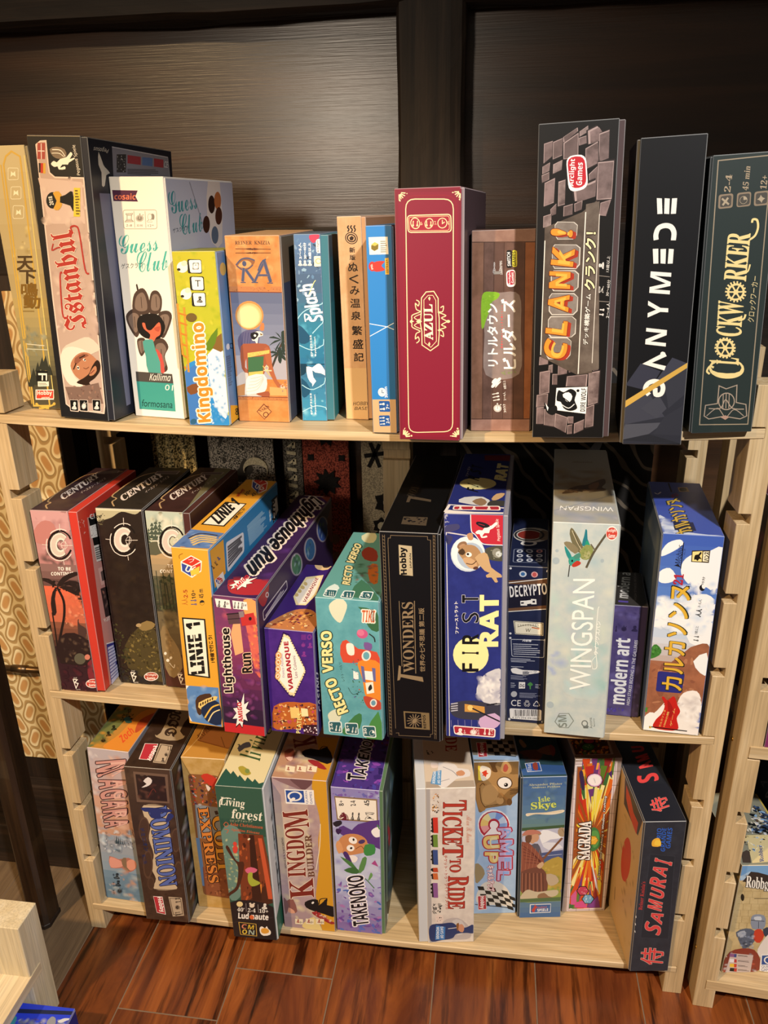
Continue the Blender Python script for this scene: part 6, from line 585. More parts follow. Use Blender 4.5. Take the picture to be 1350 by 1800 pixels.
ART['houses'] = {'F':[('p','#d8dcc4',[34,381,49,399,67,404,80,388,72,359,60,337,42,353],3),('p','#d8dcc4',[15,62,27,77,41,82,51,69,45,45,35,27,21,39],3),('p','#3a6a4a',[107,385,153,375,160,325,139,323,125,345,119,373],2),('t','#f4e6a0','RECTO','B',[70,80,39,179,43,65],1.4,'#2e4a40',3),('t','#f4e6a0','VERSO','B',[35,193,37,312,8,189],1.4,'#2e4a40',3),('t','#2e4a40','レクト・ベルソ','',[65,171,58,225,58,169]),('p','#d0503a',[58,273,74,291,103,268,150,263,157,220,110,230,63,225],2),('p','#e48a34',[102,231,157,230,157,126,120,127,111,181],4),('p','#b84a38',[113,131,154,120,155,95,123,97],4),('p','#f4ece0',[74,279,91,279,92,250,76,251],4),('p','#e4f0f0',[115,206,139,206,141,179,116,181]),('p','#6a6aa0',[108,220,116,218,119,172,112,173]),('p','#6a6aa0',[136,217,145,216,145,177,139,178]),('e','#f4e4dc',[123,250,135,252,122,235],0),('e','#6aa8b8',[123,250,131,251,123,239],0),('e','#f4e4dc',[137,113,146,114,136,101],0),('e','#6a9ab0',[137,113,143,114,137,105],0),('p','#f0ece0',[118,171,138,176,140,144,121,138]),('p','#2a2a2a',[125,157,132,168,135,156,127,148],4),('e','#c85a8a',[115,311,129,312,115,298],0),('e','#d8789a',[111,314,120,314,111,305],0),('p','#7a5a98',[119,288,138,285,135,266,120,269],2),('l','#2a2a2a',3,[132,313,144,303,146,291],0,4),('p','#f4f0ec',[88,203,101,199,101,180,88,178]),('l','#3a5a5a',1.4,[73,152,85,133,107,145],0,4),('s',['#4a7a5a','#2a4a3a','#c8503a','#6a5a9a'],[77,251,102,244,115,106,85,123],34,1.8,6,'r',52),('t','#c8643a','TIKI','B',[114,344,146,345,117,377],0.0,'#f4ece0',3),('t','#1c3a3a','EDITIONS','B',[147,349,145,382,140,348]),('p','#3f7a4a',[49,15,87,69,105,74,99,32,71,7],2),('p','#4a8a4a',[112,12,149,89,158,2,129,-2],2),('R','#dceaea',[15,44,51,47,52,10,16,9],6),('R','#2f5e66',[18,41,48,44,49,12,19,11],4),('t','#f0f4f0','♟♟','',[32,15,46,15,35,33]),('t','#f0f4f0','2-6','B',[27,19,26,38,20,17]),('R','#dceaea',[59,44,94,47,95,10,60,9],6),('R','#2f5e66',[61,41,92,44,93,12,63,11],4),('t','#f0f4f0','♟♟','',[76,15,89,15,79,33]),('t','#f0f4f0','8+','B',[71,19,70,38,63,17]),('R','#dceaea',[105,40,140,43,142,6,107,5],6),('R','#2f5e66',[107,37,138,40,139,9,109,8],4),('t','#f0f4f0','◔','',[122,11,136,11,125,29]),('t','#f0f4f0','30','B',[117,15,116,34,110,13])],
'T':[('p','#cfd2ae',[30,385,53,419,74,391,74,342,47,344],2),('p','#cfe0dc',[15,41,30,76,48,55,38,30],2),('t','#d8cc94','RECTO','B',[69,75,52,183,49,79],1.4,'#2e4a40',3),('t','#d8cc94','VERSO','B',[50,193,45,320,29,208],1.4,'#2e4a40',4),('p','#8a3a30',[55,276,66,312,95,287,108,223,74,229],2),('p','#b86a34',[92,189,114,202,136,96,115,102],2),('s',['#2f5a48','#8a4a34','#3a5a4a','#6a4a5a'],[57,226,112,213,151,25,84,51],34,6,17,'e',53),('p','#3f7058',[82,23,92,109,141,41,157,4,114,10],2),('R','#dceaea',[17,8,17,47,46,47,49,4],6),('R','#2f5e66',[19,12,19,42,45,42,47,8],5),('t','#f0f4f0','♟♟♟','',[32,13,44,13,27,34]),('t','#f0f4f0','2-6','B',[25,15,22,36,18,18]),('R','#dceaea',[61,6,62,44,91,45,93,2],6),('R','#2f5e66',[63,10,65,40,90,40,91,6],5),('t','#f0f4f0','♟♟','',[76,11,88,11,72,32]),('t','#f0f4f0','8+','B',[69,13,67,34,63,16]),('R','#dceaea',[107,9,108,47,137,48,138,5],6),('R','#2f5e66',[109,13,111,43,135,43,136,9],5),('t','#f0f4f0','◔','',[122,14,133,14,118,35]),('t','#f0f4f0','30','B',[115,16,113,37,108,19])]}
BOXES['bronze'] = {'label': 'tall black game box with dull bronze lettering and a thin bronze border,middle shelf centre','group': 'game boxes on the middle shelf','m': [[0.99867,0.04859,-0.01697,0.44332],[-0.0489,0.99864,-0.01834,-0.03629],[0.01606,0.01915,0.99969,0.44658],[0,0,0,1]],'dim': (7.17,29.17,28.73),'tray': ('R',0.3,'#0d0d10'),'F': '#0f0f14','T': '#08080a','R': '#0e0e12','L': '#121114'}
ART['bronze'] = {'F':[('l','#7d6a52',6,[10,575,9,8]),('l','#0f0f14',4,[10,575,9,8]),('l','#7d6a52',5,[128,580,125,8]),('l','#0f0f14',3,[128,580,125,8]),('l','#7d6a52',1.2,[7,572,13,569]),('l','#7d6a52',1.2,[126,578,131,574]),('l','#7d6a52',1.2,[7,564,13,560]),('l','#7d6a52',1.2,[126,569,131,566]),('l','#7d6a52',1.2,[7,555,13,552]),('l','#7d6a52',1.2,[126,561,131,557]),('l','#7d6a52',1.2,[7,547,13,543]),('l','#7d6a52',1.2,[126,553,130,549]),('l','#7d6a52',1.2,[7,538,13,534]),('l','#7d6a52',1.2,[126,544,130,540]),('l','#7d6a52',1.2,[7,529,13,526]),('l','#7d6a52',1.2,[126,536,130,532]),('l','#7d6a52',1.2,[7,521,13,517]),('l','#7d6a52',1.2,[126,527,130,523]),('l','#7d6a52',1.2,[7,512,13,508]),('l','#7d6a52',1.2,[126,518,130,515]),('l','#7d6a52',1.2,[7,503,13,500]),('l','#7d6a52',1.2,[126,510,130,506]),('l','#7d6a52',1.2,[7,495,13,491]),('l','#7d6a52',1.2,[126,501,130,498]),('l','#7d6a52',1.2,[7,486,13,482]),('l','#7d6a52',1.2,[125,493,130,489]),('l','#7d6a52',1.2,[7,477,13,473]),('l','#7d6a52',1.2,[125,484,130,480]),('l','#7d6a52',1.2,[7,468,13,465]),('l','#7d6a52',1.2,[125,475,130,471]),('l','#7d6a52',1.2,[7,459,13,456]),('l','#7d6a52',1.2,[125,466,130,463]),('l','#7d6a52',1.2,[7,450,13,447]),('l','#7d6a52',1.2,[125,458,130,454]),('l','#7d6a52',1.2,[7,441,13,438]),('l','#7d6a52',1.2,[125,449,130,445]),('l','#7d6a52',1.2,[7,432,13,429]),('l','#7d6a52',1.2,[125,440,130,436]),('l','#7d6a52',1.2,[7,423,12,420]),('l','#7d6a52',1.2,[125,431,130,427]),('l','#7d6a52',1.2,[7,414,12,411]),('l','#7d6a52',1.2,[125,422,130,418]),('l','#7d6a52',1.4,[7,405,12,402]),('l','#7d6a52',1.2,[125,413,130,409]),('l','#7d6a52',1.4,[7,396,12,393]),('l','#7d6a52',1.2,[125,404,130,400]),('l','#7d6a52',1.4,[7,387,12,383]),('l','#7d6a52',1.2,[125,395,130,391]),('l','#7d6a52',1.4,[7,378,12,374]),('l','#7d6a52',1.2,[125,386,130,382]),('l','#7d6a52',1.4,[7,369,12,365]),('l','#7d6a52',1.2,[125,377,129,373]),('l','#7d6a52',1.4,[7,359,12,356]),('l','#7d6a52',1.2,[125,368,129,364]),('l','#7d6a52',1.4,[7,350,12,346]),('l','#7d6a52',1.2,[125,359,129,355]),('l','#7d6a52',1.4,[7,341,12,337]),('l','#7d6a52',1.2,[125,349,129,346]),('l','#7d6a52',1.4,[7,332,12,328]),('l','#7d6a52',1.4,[124,340,129,336]),('l','#7d6a52',1.4,[7,322,12,318]),('l','#7d6a52',1.4,[124,331,129,327]),('l','#7d6a52',1.4,[7,313,12,309]),('l','#7d6a52',1.4,[124,322,129,318]),('l','#7d6a52',1.4,[7,303,12,299]),('l','#7d6a52',1.4,[124,312,129,309]),('l','#7d6a52',1.4,[7,294,12,290]),('l','#7d6a52',1.4,[124,303,129,299]),('l','#7d6a52',1.4,[7,284,12,280]),('l','#7d6a52',1.4,[124,294,129,290]),('l','#7d6a52',1.4,[7,275,12,271]),('l','#7d6a52',1.4,[124,284,129,280]),('l','#7d6a52',1.4,[7,265,12,261]),('l','#7d6a52',1.4,[124,275,129,271]),('l','#7d6a52',1.4,[7,255,12,252]),('l','#7d6a52',1.4,[124,265,129,261]),('l','#7d6a52',1.4,[7,246,12,242]),('l','#7d6a52',1.4,[124,256,129,252]),('l','#7d6a52',1.4,[7,236,12,232]),('l','#7d6a52',1.4,[124,246,129,242]),('l','#7d6a52',1.4,[7,226,12,222]),('l','#7d6a52',1.4,[124,236,129,233]),('l','#7d6a52',1.4,[6,217,12,213]),('l','#7d6a52',1.4,[124,227,129,223]),('l','#7d6a52',1.4,[6,207,12,203]),('l','#7d6a52',1.4,[124,217,129,213]),('l','#7d6a52',1.4,[6,197,12,193]),('l','#7d6a52',1.4,[124,207,129,203]),('l','#7d6a52',1.4,[6,187,12,183]),('l','#7d6a52',1.4,[123,198,128,194]),('l','#7d6a52',1.4,[6,177,12,173]),('l','#7d6a52',1.4,[123,188,128,184]),('l','#7d6a52',1.4,[6,167,12,163]),('l','#7d6a52',1.4,[123,178,128,174]),('l','#7d6a52',1.4,[6,157,12,153]),('l','#7d6a52',1.4,[123,168,128,164]),('l','#7d6a52',1.4,[6,147,12,143]),('l','#7d6a52',1.4,[123,158,128,154]),('l','#7d6a52',1.4,[6,137,12,133]),('l','#7d6a52',1.4,[123,148,128,144]),('l','#7d6a52',1.4,[6,127,12,123]),('l','#7d6a52',1.4,[123,138,128,134]),('l','#7d6a52',1.4,[6,117,12,113]),('l','#7d6a52',1.4,[123,128,128,124]),('l','#7d6a52',1.4,[6,107,12,103]),('l','#7d6a52',1.4,[123,118,128,114]),('l','#7d6a52',1.4,[6,96,12,92]),('l','#7d6a52',1.4,[123,108,128,104]),('l','#7d6a52',1.4,[6,86,12,82]),('l','#7d6a52',1.4,[123,98,128,94]),('l','#7d6a52',1.4,[6,76,12,72]),('l','#7d6a52',1.4,[123,88,128,84]),('l','#7d6a52',1.4,[6,65,12,61]),('l','#7d6a52',1.4,[123,77,128,73]),('l','#7d6a52',1.4,[6,55,12,51]),('l','#7d6a52',1.4,[123,67,128,63]),('l','#7d6a52',1.4,[6,44,12,40]),('l','#7d6a52',1.4,[123,57,128,53]),('l','#7d6a52',1.4,[6,34,12,30]),('l','#7d6a52',1.4,[122,46,128,42]),('l','#7d6a52',1.4,[6,23,12,19]),('l','#7d6a52',1.4,[122,36,128,32]),('l','#7d6a52',1.4,[6,13,12,9]),('l','#7d6a52',1.4,[122,26,127,22]),('l','#7d6a52',1.2,[20,556,21,567,26,567,27,574,113,575,113,567,120,566,118,23,112,21,112,13,30,9,30,17,22,16]),('l','#7d6a52',1.2,[20,556,22,30]),('p','#b8aa8c',[45,551,76,549,77,472,45,474]),('t','#0f0f14','Hobby','B',[67,476,65,546,48,474],0.8),('t','#0f0f14','JAPAN','B',[75,492,75,531,70,491]),('p','#8d795e',[31,177,36,222,41,220,40,197,95,193,97,179,40,188,37,179]),('t','#8d795e','WONDERS','S',[75,205,76,403,47,202]),('l','#8d795e',1.8,[78,202,79,406]),('l','#8d795e',1.4,[44,220,42,403]),('t','#8d795e','世界の七不思議 第二版','',[102,209,102,388,89,208],0.4),('p','#7d6a4c',[44,86,110,87,111,35,46,33]),('p','#0f0f14',[48,82,89,83,91,39,49,38]),('l','#8d795e',2,[78,60,91,61]),('l','#8d795e',2,[77,57,88,52]),('l','#8d795e',2,[75,54,83,44]),('l','#8d795e',2,[73,52,75,39]),('l','#8d795e',2,[70,52,67,38]),('l','#8d795e',2,[68,53,59,42]),('l','#8d795e',2,[66,55,54,48]),('l','#8d795e',2,[65,59,52,57]),('l','#8d795e',2,[66,62,55,66]),('l','#8d795e',2,[68,64,60,74]),('l','#8d795e',2,[70,66,68,79]),('l','#8d795e',2,[73,66,76,80]),('l','#8d795e',2,[75,65,84,77]),('l','#8d795e',2,[77,63,89,70]),('e','#8d795e',[72,59,78,60,71,52],0),('t','#0f0f14','REPOS','B',[102,39,100,80,95,38])],
'T':[('p','#4a4034',[33,188,32,235,94,211,95,196,41,214,41,189]),('t','#2e2822','WONDERS','S',[50,213,53,380,27,236]),('p','#4a4034',[44,47,42,94,101,94,104,43]),('s',['#0f0f14'],[45,52,45,89,98,89,99,48],16,6,14,'r',54)]}
BOXES['moon'] = {'label': 'navy game box with a round cream moon title and an astronaut mouse','group': 'game boxes on the middle shelf','m': [[0.99878,0.04293,-0.0242,0.51965],[-0.0415,0.99753,0.05675,-0.04782],[0.02657,-0.05568,0.9981,0.46355],[0,0,0,1]],'dim': (7.28,29.59,29.32),'tray': ('R',0.5,'#8a8a98'),'F': '#2b3480|#262e74','T': '#232c70','R': '#6a6a80','L': '#2a3070'}
ART['moon'] = {'F':[('s',['#c8c8d0','#b8b8c4'],[1,591,9,591,13,550,1,550],18,2,6,'e',55),('l','#d8d8dc',2,[5,550,9,2]),('l','#c8c4c8',3,[6,546,57,539]),('p','#40406a',[5,562,32,567,34,555,5,546],4),('p','#3a3a62',[5,540,20,534,12,517,5,521],4),('p','#b82c3c',[61,592,145,594,143,520,101,520,86,524,72,544,63,552]),('l','#f0e8e8',2,[61,592,63,552,72,542,86,523,101,519,143,519],0,4),('p','#f2ece6',[72,548,80,554,88,553,95,563,108,565,118,574,122,570,112,559,105,555,103,547,93,547,88,538,97,541,99,537,86,535,82,544,76,544],2),('p','#1c1c24',[90,559,74,568,76,574,88,573,99,569,105,563],2),('l','#b82c3c',1.2,[79,569,93,565]),('t','#f2ece6','Pegasus Spiele','I',[131,529,126,582,122,528]),('e','#c4d0dc',[55,494,95,495,55,450],0),('e','#dce4ea',[55,496,93,497,55,455],0),('e','#a8b8cc',[61,490,92,491,61,457],0),('p','#8a6a50',[30,510,36,522,49,525,53,515,42,502],3),('p','#b08a6a',[34,512,42,519,49,517,42,508],2),('p','#a8845f',[32,501,47,516,71,515,86,495,84,470,71,459,57,465,43,481],3),('p','#c4a07a',[43,481,57,486,75,474,73,459,57,461],3),('p','#4a3828',[32,497,42,508,49,498,42,491],2),('e','#f4f0e8',[57,493,64,493,57,487],0),('e','#2a1c1c',[55,494,58,494,55,491],0),('e','#5a3a30',[73,460,79,461,73,456],0),('l','#4a3020',2,[51,471,65,469,75,478],0,4),('p','#4a4a40',[97,510,132,517,142,501,142,481,109,481,98,493],4),('e','#8a8a80',[122,499,133,499,123,487],0),('e','#c8d0d0',[126,497,133,497,126,490],0),('s',['#6a6a50','#3a3a34','#9a9a80'],[103,508,136,513,140,485,109,484],24,2,6,'e',56),('p','#c0a078',[71,486,94,500,103,487,109,463,131,447,133,439,121,438,125,428,118,426,110,438,100,437,97,443,106,450,94,454],2),('p','#b88a66',[53,543,65,546,67,531,57,529],2),('e','#efe6a4',[62,233,105,236,63,185],0),('t','#15151c','F','B',[81,189,81,213,41,186]),('t','#15151c','I','B',[81,236,81,243,41,234]),('t','#15151c','R','B',[81,263,81,291,41,261]),('t','#15151c','S','',[81,320,81,347,41,318],0.0,'#d8d8e0',0.8),('t','#15151c','T','B',[80,372,80,392,41,370],0.0,'#d8d8e0',0.8),('t','#efe6a4','RAT','B',[126,261,126,394,84,258],3),('t','#f0ece4','ファーストラット','',[33,289,31,373,25,288],0.4),('p','#c8c8d0',[76,129,88,172,112,194,138,194,145,102,105,99],3),('s',['#e4e2e4','#a8a8bc','#f0eeee','#c4c4d0'],[84,172,138,192,143,111,80,116],60,6,17,'e',57),('p','#3a3a4a',[12,91,30,102,72,108,121,100,137,101,136,64,97,55,32,55,11,72],4),('p','#c8944a',[47,97,96,93,97,75,47,75]),('e','#e8c878',[61,87,68,87,61,79],0),('p','#c8a8d0',[84,59,121,77,138,54,113,28,86,35],2),('l','#22222a',4,[66,86,134,54]),('l','#22222a',4,[101,98,141,106]),('l','#b8b8c8',3,[13,94,30,98]),('l','#b8b8c8',3,[13,87,30,91]),('l','#b8b8c8',3,[13,81,30,84]),('l','#b8b8c8',3,[13,74,30,78]),('l','#6a6a9a',1.8,[13,48,14,29]),('l','#6a6a9a',1.8,[30,50,31,31]),('l','#6a6a9a',1.8,[47,51,48,32]),('l','#6a6a9a',1.8,[64,53,64,34]),('l','#6a6a9a',1.8,[80,54,81,35]),('R','#f0e4e0',[18,34,124,33,123,7,21,8],6),('R','#a82c3a',[20,31,121,30,120,10,23,11],5),('t','#f4ece6','♟','',[26,7,43,6,28,27]),('t','#f4ece6','10+','',[50,9,49,24,45,8]),('t','#f4ece6','⏱','',[59,10,77,9,61,30]),('t','#f4ece6','30-75','',[84,12,83,27,79,11]),('t','#f4ece6','♟♟','',[94,13,111,13,95,33]),('t','#f4ece6','1-5','',[118,15,117,30,113,14])],
'T':[('l','#e0dcdc',7,[1,11,6,68,136,52]),('p','#e4e0dc',[-1,2,8,29,22,23,69,17,144,18,146,8,0,-1]),('e','#d8cf94',[60,259,107,262,64,203],0),('t','#0f0f14','F','B',[66,176,66,200,36,199]),('t','#0f0f14','I','B',[64,221,64,230,33,254]),('t','#0f0f14','R','B',[61,282,61,315,29,313]),('t','#0f0f14','S','B',[62,346,63,378,29,383]),('t','#0f0f14','T','B',[64,400,64,429,30,429]),('t','#d8cf94','RAT','B',[129,289,131,456,102,305],5),('t','#d8d4d0','ファースト','',[30,320,29,427,22,327]),('p','#c8ccd0',[26,90,36,133,81,139,104,89,89,65],2),('p','#8a7258',[57,99,77,129,93,95,81,64],2),('p','#c0a078',[102,123,112,167,132,174,127,139,111,110],2),('p','#3a3a38',[103,109,139,105,142,69,97,66],4),('R','#f0e4e0',[16,59,124,68,128,32,17,28],7),('R','#a82c3a',[19,54,122,62,124,37,20,33],6),('t','#f4ece6','♟','',[30,32,40,32,28,55]),('t','#f4ece6','♟','',[61,34,71,35,60,57]),('t','#f4ece6','♟','',[96,37,105,38,95,60]),('p','#6a1c28',[59,568,148,572,147,501,63,507])]}
BOXES['gauge'] = {'label': 'navy game box with a white blocky title,gauge drawing and barcode,middle shelf','group': 'game boxes on the middle shelf','m': [[0.99785,0.0596,-0.02712,0.59588],[-0.05959,0.99822,0.00113,0.01376],[0.02714,0.00048,0.99963,0.44822],[0,0,0,1]],'dim': (4.85,22.72,16.33),'tray': ('R',0.1,'#141a30'),'F': '#222a4a|#1e2644','T': '#1a2240','R': '#141a30','L': '#161c34'}
ART['gauge'] = {'F':[('p','#6a4a34',[-2,414,97,425,97,407,-2,405]),('l','#f0ece4',2,[-2,408,97,425]),('p','#1c1c2c',[1,401,96,411,97,352,0,337]),('p','#6a4a34',[-1,337,98,352,98,343,-2,328]),('l','#f0ece4',2,[-2,328,98,341]),('t','#ece8e4','DECRYPTO','B',[5,368,95,382,2,399]),('t','#f2efe6','1','B',[31,349,57,354,30,359]),('p','#f0ece4',[56,367,69,367,70,353,57,352]),('p','#1c1c2c',[60,362,66,363,66,357,60,357]),('p','#f0ece4',[30,360,47,362,47,348,31,347]),('p','#1c1c2c',[32,356,39,357,39,353,32,352]),('e','#cfd4dc',[35,434,44,435,36,426],0),('e','#3a6aa0',[35,434,40,435,36,429],0),('e','#e0a8a4',[63,434,71,434,63,426],0),('e','#c85a58',[63,434,68,434,63,428],0),('p','#e8e0c8',[14,303,88,302,89,265,19,265]),('l','#3a3a3a',1.4,[17,301,86,300,87,267,20,267],1,0),('l','#4a4030',1.4,[25,286,52,294,79,287],0,4),('l','#c8642c',3,[60,287,79,284]),('t','#4a4030','W','',[44,273,57,273,45,283]),('l','#4a4030',0.8,[26,294,26,288]),('l','#4a4030',0.8,[32,294,33,289]),('l','#4a4030',0.8,[38,295,39,289]),('l','#4a4030',0.8,[44,295,45,290]),('l','#4a4030',0.8,[51,296,51,290]),('l','#4a4030',0.8,[57,296,57,290]),('l','#4a4030',0.8,[63,297,64,291]),('l','#4a4030',0.8,[69,297,70,291]),('l','#4a4030',0.8,[75,297,76,292]),('R','#c8ccd4',[9,249,92,253,92,202,12,200],4,1.4),('t','#e4e4e8','内容物','',[38,245,59,245,39,252],0.4),('l','#c4c8d4',1.8,[14,236,77,238]),('l','#c4c8d4',1.8,[15,230,60,232]),('l','#c4c8d4',1.8,[15,224,76,227]),('l','#c4c8d4',1.8,[15,219,82,221]),('l','#c4c8d4',1.8,[16,213,82,215]),('l','#c4c8d4',1.8,[16,207,73,209]),('l','#a8acbc',2,[9,193,59,194]),('l','#a8acbc',2,[9,188,70,190]),('l','#a8acbc',2,[10,184,49,185]),('l','#b8bcc8',1.6,[10,169,42,170]),('p','#ece8e4',[10,162,23,166,40,161,80,162,79,155,40,147,19,149,13,152],2),('p','#8a8a90',[40,144,55,147,57,157,40,157]),('t','#22284a','アーク','',[45,152,76,155,44,159]),('l','#8a8ea4',1.4,[10,142,49,142]),('l','#8a8ea4',1.4,[10,138,41,139]),('l','#8a8ea4',1.4,[10,135,52,135]),('l','#8a8ea4',1.4,[10,132,44,132]),('p','#f0ece8',[31,124,47,125,47,106,31,104]),('t','#2a2a3a','DG','B',[33,109,45,109,34,119]),('p','#4a8a4a',[53,118,60,126,67,119,62,114,62,106,59,105,58,114],4),('l','#a8acbc',1.8,[73,120,86,120]),('l','#a8acbc',1.8,[73,115,82,115]),('l','#a8acbc',1.8,[73,111,84,110]),('l','#a8acbc',2,[10,119,20,119]),('l','#a8acbc',2,[10,113,23,113]),('l','#a8acbc',2,[10,107,20,108]),('e','#b8b8bc',[19,86,27,87,19,77],0),('l','#8a8ea4',1.4,[33,91,77,93]),('l','#8a8ea4',1.4,[33,88,73,89]),('l','#8a8ea4',1.4,[33,84,86,86]),('l','#8a8ea4',1.4,[33,81,76,82]),('l','#8a8ea4',1.4,[33,78,68,79]),('t','#f0ece8','CE','',[12,49,37,50,12,68]),('t','#f0ece8','♻','',[45,50,61,50,45,70]),('t','#f0ece8','♺','',[69,52,86,53,69,70]),('R','#f0ece8',[8,41,91,44,91,10,10,9],5),('l','#1a1a20',1.0,[21,37,21,17]),('l','#1a1a20',2,[24,38,25,18]),('l','#1a1a20',1.4,[28,38,28,18]),('l','#1a1a20',1.4,[32,38,32,18]),('l','#1a1a20',2,[36,39,36,19]),('l','#1a1a20',2,[39,39,39,19]),('l','#1a1a20',1.4,[43,39,43,19]),('l','#1a1a20',2,[46,40,46,20]),('l','#1a1a20',1.0,[49,40,49,20]),('l','#1a1a20',1.4,[53,40,53,20]),('l','#1a1a20',2,[56,41,57,21]),('l','#1a1a20',1.4,[60,41,61,21]),('l','#1a1a20',1.0,[64,41,65,22]),('l','#1a1a20',2,[66,42,67,22]),('l','#1a1a20',2,[70,42,70,22]),('l','#1a1a20',2,[74,42,74,22]),('l','#1a1a20',2,[77,43,78,23]),('l','#1a1a20',1.0,[81,43,81,23]),('l','#1a1a20',1.0,[84,43,85,24]),('t','#3a3a44','4 571394 091883','',[15,10,84,13,15,16]),('e','#d8d8dc',[5,448,8,448,5,445],0),('e','#d8d8dc',[93,445,95,446,93,442],0),('e','#d8d8dc',[7,266,10,266,7,263],0),('e','#d8d8dc',[94,253,97,253,95,250],0),('e','#d8d8dc',[7,253,10,253,7,250],0),('e','#d8d8dc',[8,7,11,7,8,3],0),('e','#d8d8dc',[95,7,98,7,95,3],0)],
'T':[('e','#c8c4bc',[52,203,101,208,53,151],0),('e','#8a3028',[45,203,76,205,46,173],0),('p','#7a6a5c',[76,235,96,225,96,178,72,174],4),('e','#2a2a30',[45,203,85,206,46,161],0.85),('e','#e4e0dc',[45,145,66,147,45,128],0.6),('R','#8a92a8',[9,104,88,111,88,27,10,23],6,2),('e','#c8ccd4',[24,92,32,93,24,82],0),('e','#3a4060',[24,92,28,93,24,87],0),('e','#c8ccd4',[48,95,57,95,49,84],0),('e','#3a4060',[48,95,53,95,49,89],0),('e','#c88a88',[73,97,81,98,73,87],0),('e','#3a4060',[73,97,77,98,73,92],0),('e','#c8ccd4',[25,64,33,65,25,54],0),('e','#3a4060',[25,64,29,64,25,59],0),('e','#c8ccd4',[49,66,57,67,49,56],0),('e','#3a4060',[49,66,53,67,49,61],0),('e','#c8ccd4',[73,69,81,70,73,59],0),('e','#3a4060',[73,69,77,69,73,64],0),('e','#c8ccd4',[26,36,34,37,26,26],0),('e','#3a4060',[26,36,30,37,26,31],0),('e','#c8ccd4',[50,39,58,40,50,29],0),('e','#3a4060',[50,39,54,39,50,34],0),('e','#c8ccd4',[73,41,82,42,74,31],0),('e','#3a4060',[73,41,78,42,74,36],0)]}
BOXES['bird'] = {'label': 'tall pale grey-green game box with a small bird on a twig,middle shelf','group': 'game boxes on the middle shelf','m': [[0.99737,0.06941,-0.02104,0.64382],[-0.06949,0.99758,-0.00332,-0.00679],[0.02076,0.00477,0.99977,0.44932],[0,0,0,1]],'dim': (7.61,29.48,29.66),'tray': ('R',0.12,'#b0b4ac'),'F': '#c3cbc8|#b4c2c4','T': '#a4a49c','R': '#a8b0ac','L': '#9aa2a0'}
ART['bird'] = {'F':[('s',['#b0bcc8','#c8d2c8','#a4bcc4','#d0d4c8','#b4ccc8'],[7,491,153,499,161,32,5,19],34,16,53,'e',58),('s',['#a8c4c4','#94bcbc','#b0ccd0'],[58,268,144,298,146,131,45,120],20,17,48,'e',59),('s',['#9cacd0','#a8b4cc'],[3,239,40,242,35,159,2,156],10,9,27,'e',60),('e','#a4b4bc',[11,491,19,491,11,482],0),('e','#a4b4bc',[12,517,16,517,12,513],0),('e','#a4b4bc',[106,503,109,503,106,499],0),('e','#a4b4bc',[116,497,120,497,116,492],0),('e','#a4b4bc',[86,491,89,491,86,487],0),('e','#a4b4bc',[13,87,22,88,14,77],0),('e','#a4b4bc',[89,150,93,150,89,144],0),('p','#6f6a50',[62,515,48,532,39,561,42,577,52,566,68,537,73,520],2),('l','#c8c0a0',1.6,[44,570,57,541,69,520],0,4),('l','#4a4638',1.6,[48,566,63,532],0,4),('p','#857c60',[54,511,34,527,27,539,41,541,61,524],2),('p','#2a7a8a',[68,535,72,558,74,574,78,571,80,550,85,538,76,532],2),('p','#2a9a7a',[77,546,83,542,87,532,76,531],2),('p','#8a9458',[64,515,76,535,91,532,94,517,85,499,70,499],3),('p','#a8a878',[70,507,84,521,89,508,76,498],2),('s',['#6a7a3a','#b0aa7c','#98a05c'],[65,520,87,530,89,508,72,501],30,2,6,'e',61),('p','#2a8a8a',[29,531,39,518,47,502,40,497,32,514],2),('p','#3a9a8a',[40,497,55,506,66,498,56,485,44,481],3),('p','#b83a2c',[48,483,59,494,68,490,65,483,52,477],2),('e','#14181a',[48,493,50,493,48,490],0),('l','#2a2a28',2,[43,482,41,451]),('p','#4a8a7a',[51,506,64,515,66,503,55,498],2),('l','#5a5444',5,[81,477,89,500,99,524,121,565],0,4),('l','#6a6450',3,[88,538,99,522],0,4),('e','#f4ece6',[133,567,146,568,134,549],0),('e','#c8463a',[133,567,145,568,134,552],0),('t','#f6eee8','Arclight','B',[123,568,142,569,123,578]),('t','#f6eee8','Games','B',[126,556,141,556,126,566]),('t','#f2f4f0','WINGSPAN','',[109,140,103,449,58,137]),('l','#e8eee8',1.8,[111,203,121,211,114,272,114,364,117,376],0,4),('l','#e8eee8',1.4,[111,203,108,224,116,239],0,4),('t','#f0f4f0','ウイングスパン','',[121,244,123,337,111,244],0.4),('l','#7a8480',2,[27,37,37,63,60,66,73,45,61,22,39,21],1,0),('t','#7a8480','SM','B',[58,25,54,61,37,21]),('e','#6a7270',[101,40,109,41,102,30],0.7),('e','#6a7270',[107,31,111,32,108,27],0),('p','#6a7270',[97,31,107,31,111,26,99,25]),('t','#6a7270','Automa','',[121,28,117,60,114,26]),('t','#6a7270','factory','',[128,34,125,59,123,32])],
'T':[('s',['#a8a8b0','#8c94a4','#98a0ac'],[3,8,148,20,148,195,0,180],30,14,57,'e',62),('s',['#8a7a60','#9a8868'],[0,205,150,220,152,398,-1,384],20,25,76,'e',63),('t','#eef0ee','WINGSPAN','',[142,111,17,107,140,82]),('p','#5a4a3c',[21,201,55,256,85,272,108,302,130,322,133,291,122,254,132,238,104,222,71,219,38,199],4),('l','#3a2e28',4,[88,214,130,231]),('s',['#3a2e26','#7a6650'],[25,220,89,266,105,235,38,202],24,4,15,'r',64),('p','#8a6a50',[89,266,116,296,109,242,92,234],2),('t','#7a6a54','stonemaier','',[106,474,50,475,105,452]),('l','#8c94a0',3,[2,73,149,202])]}
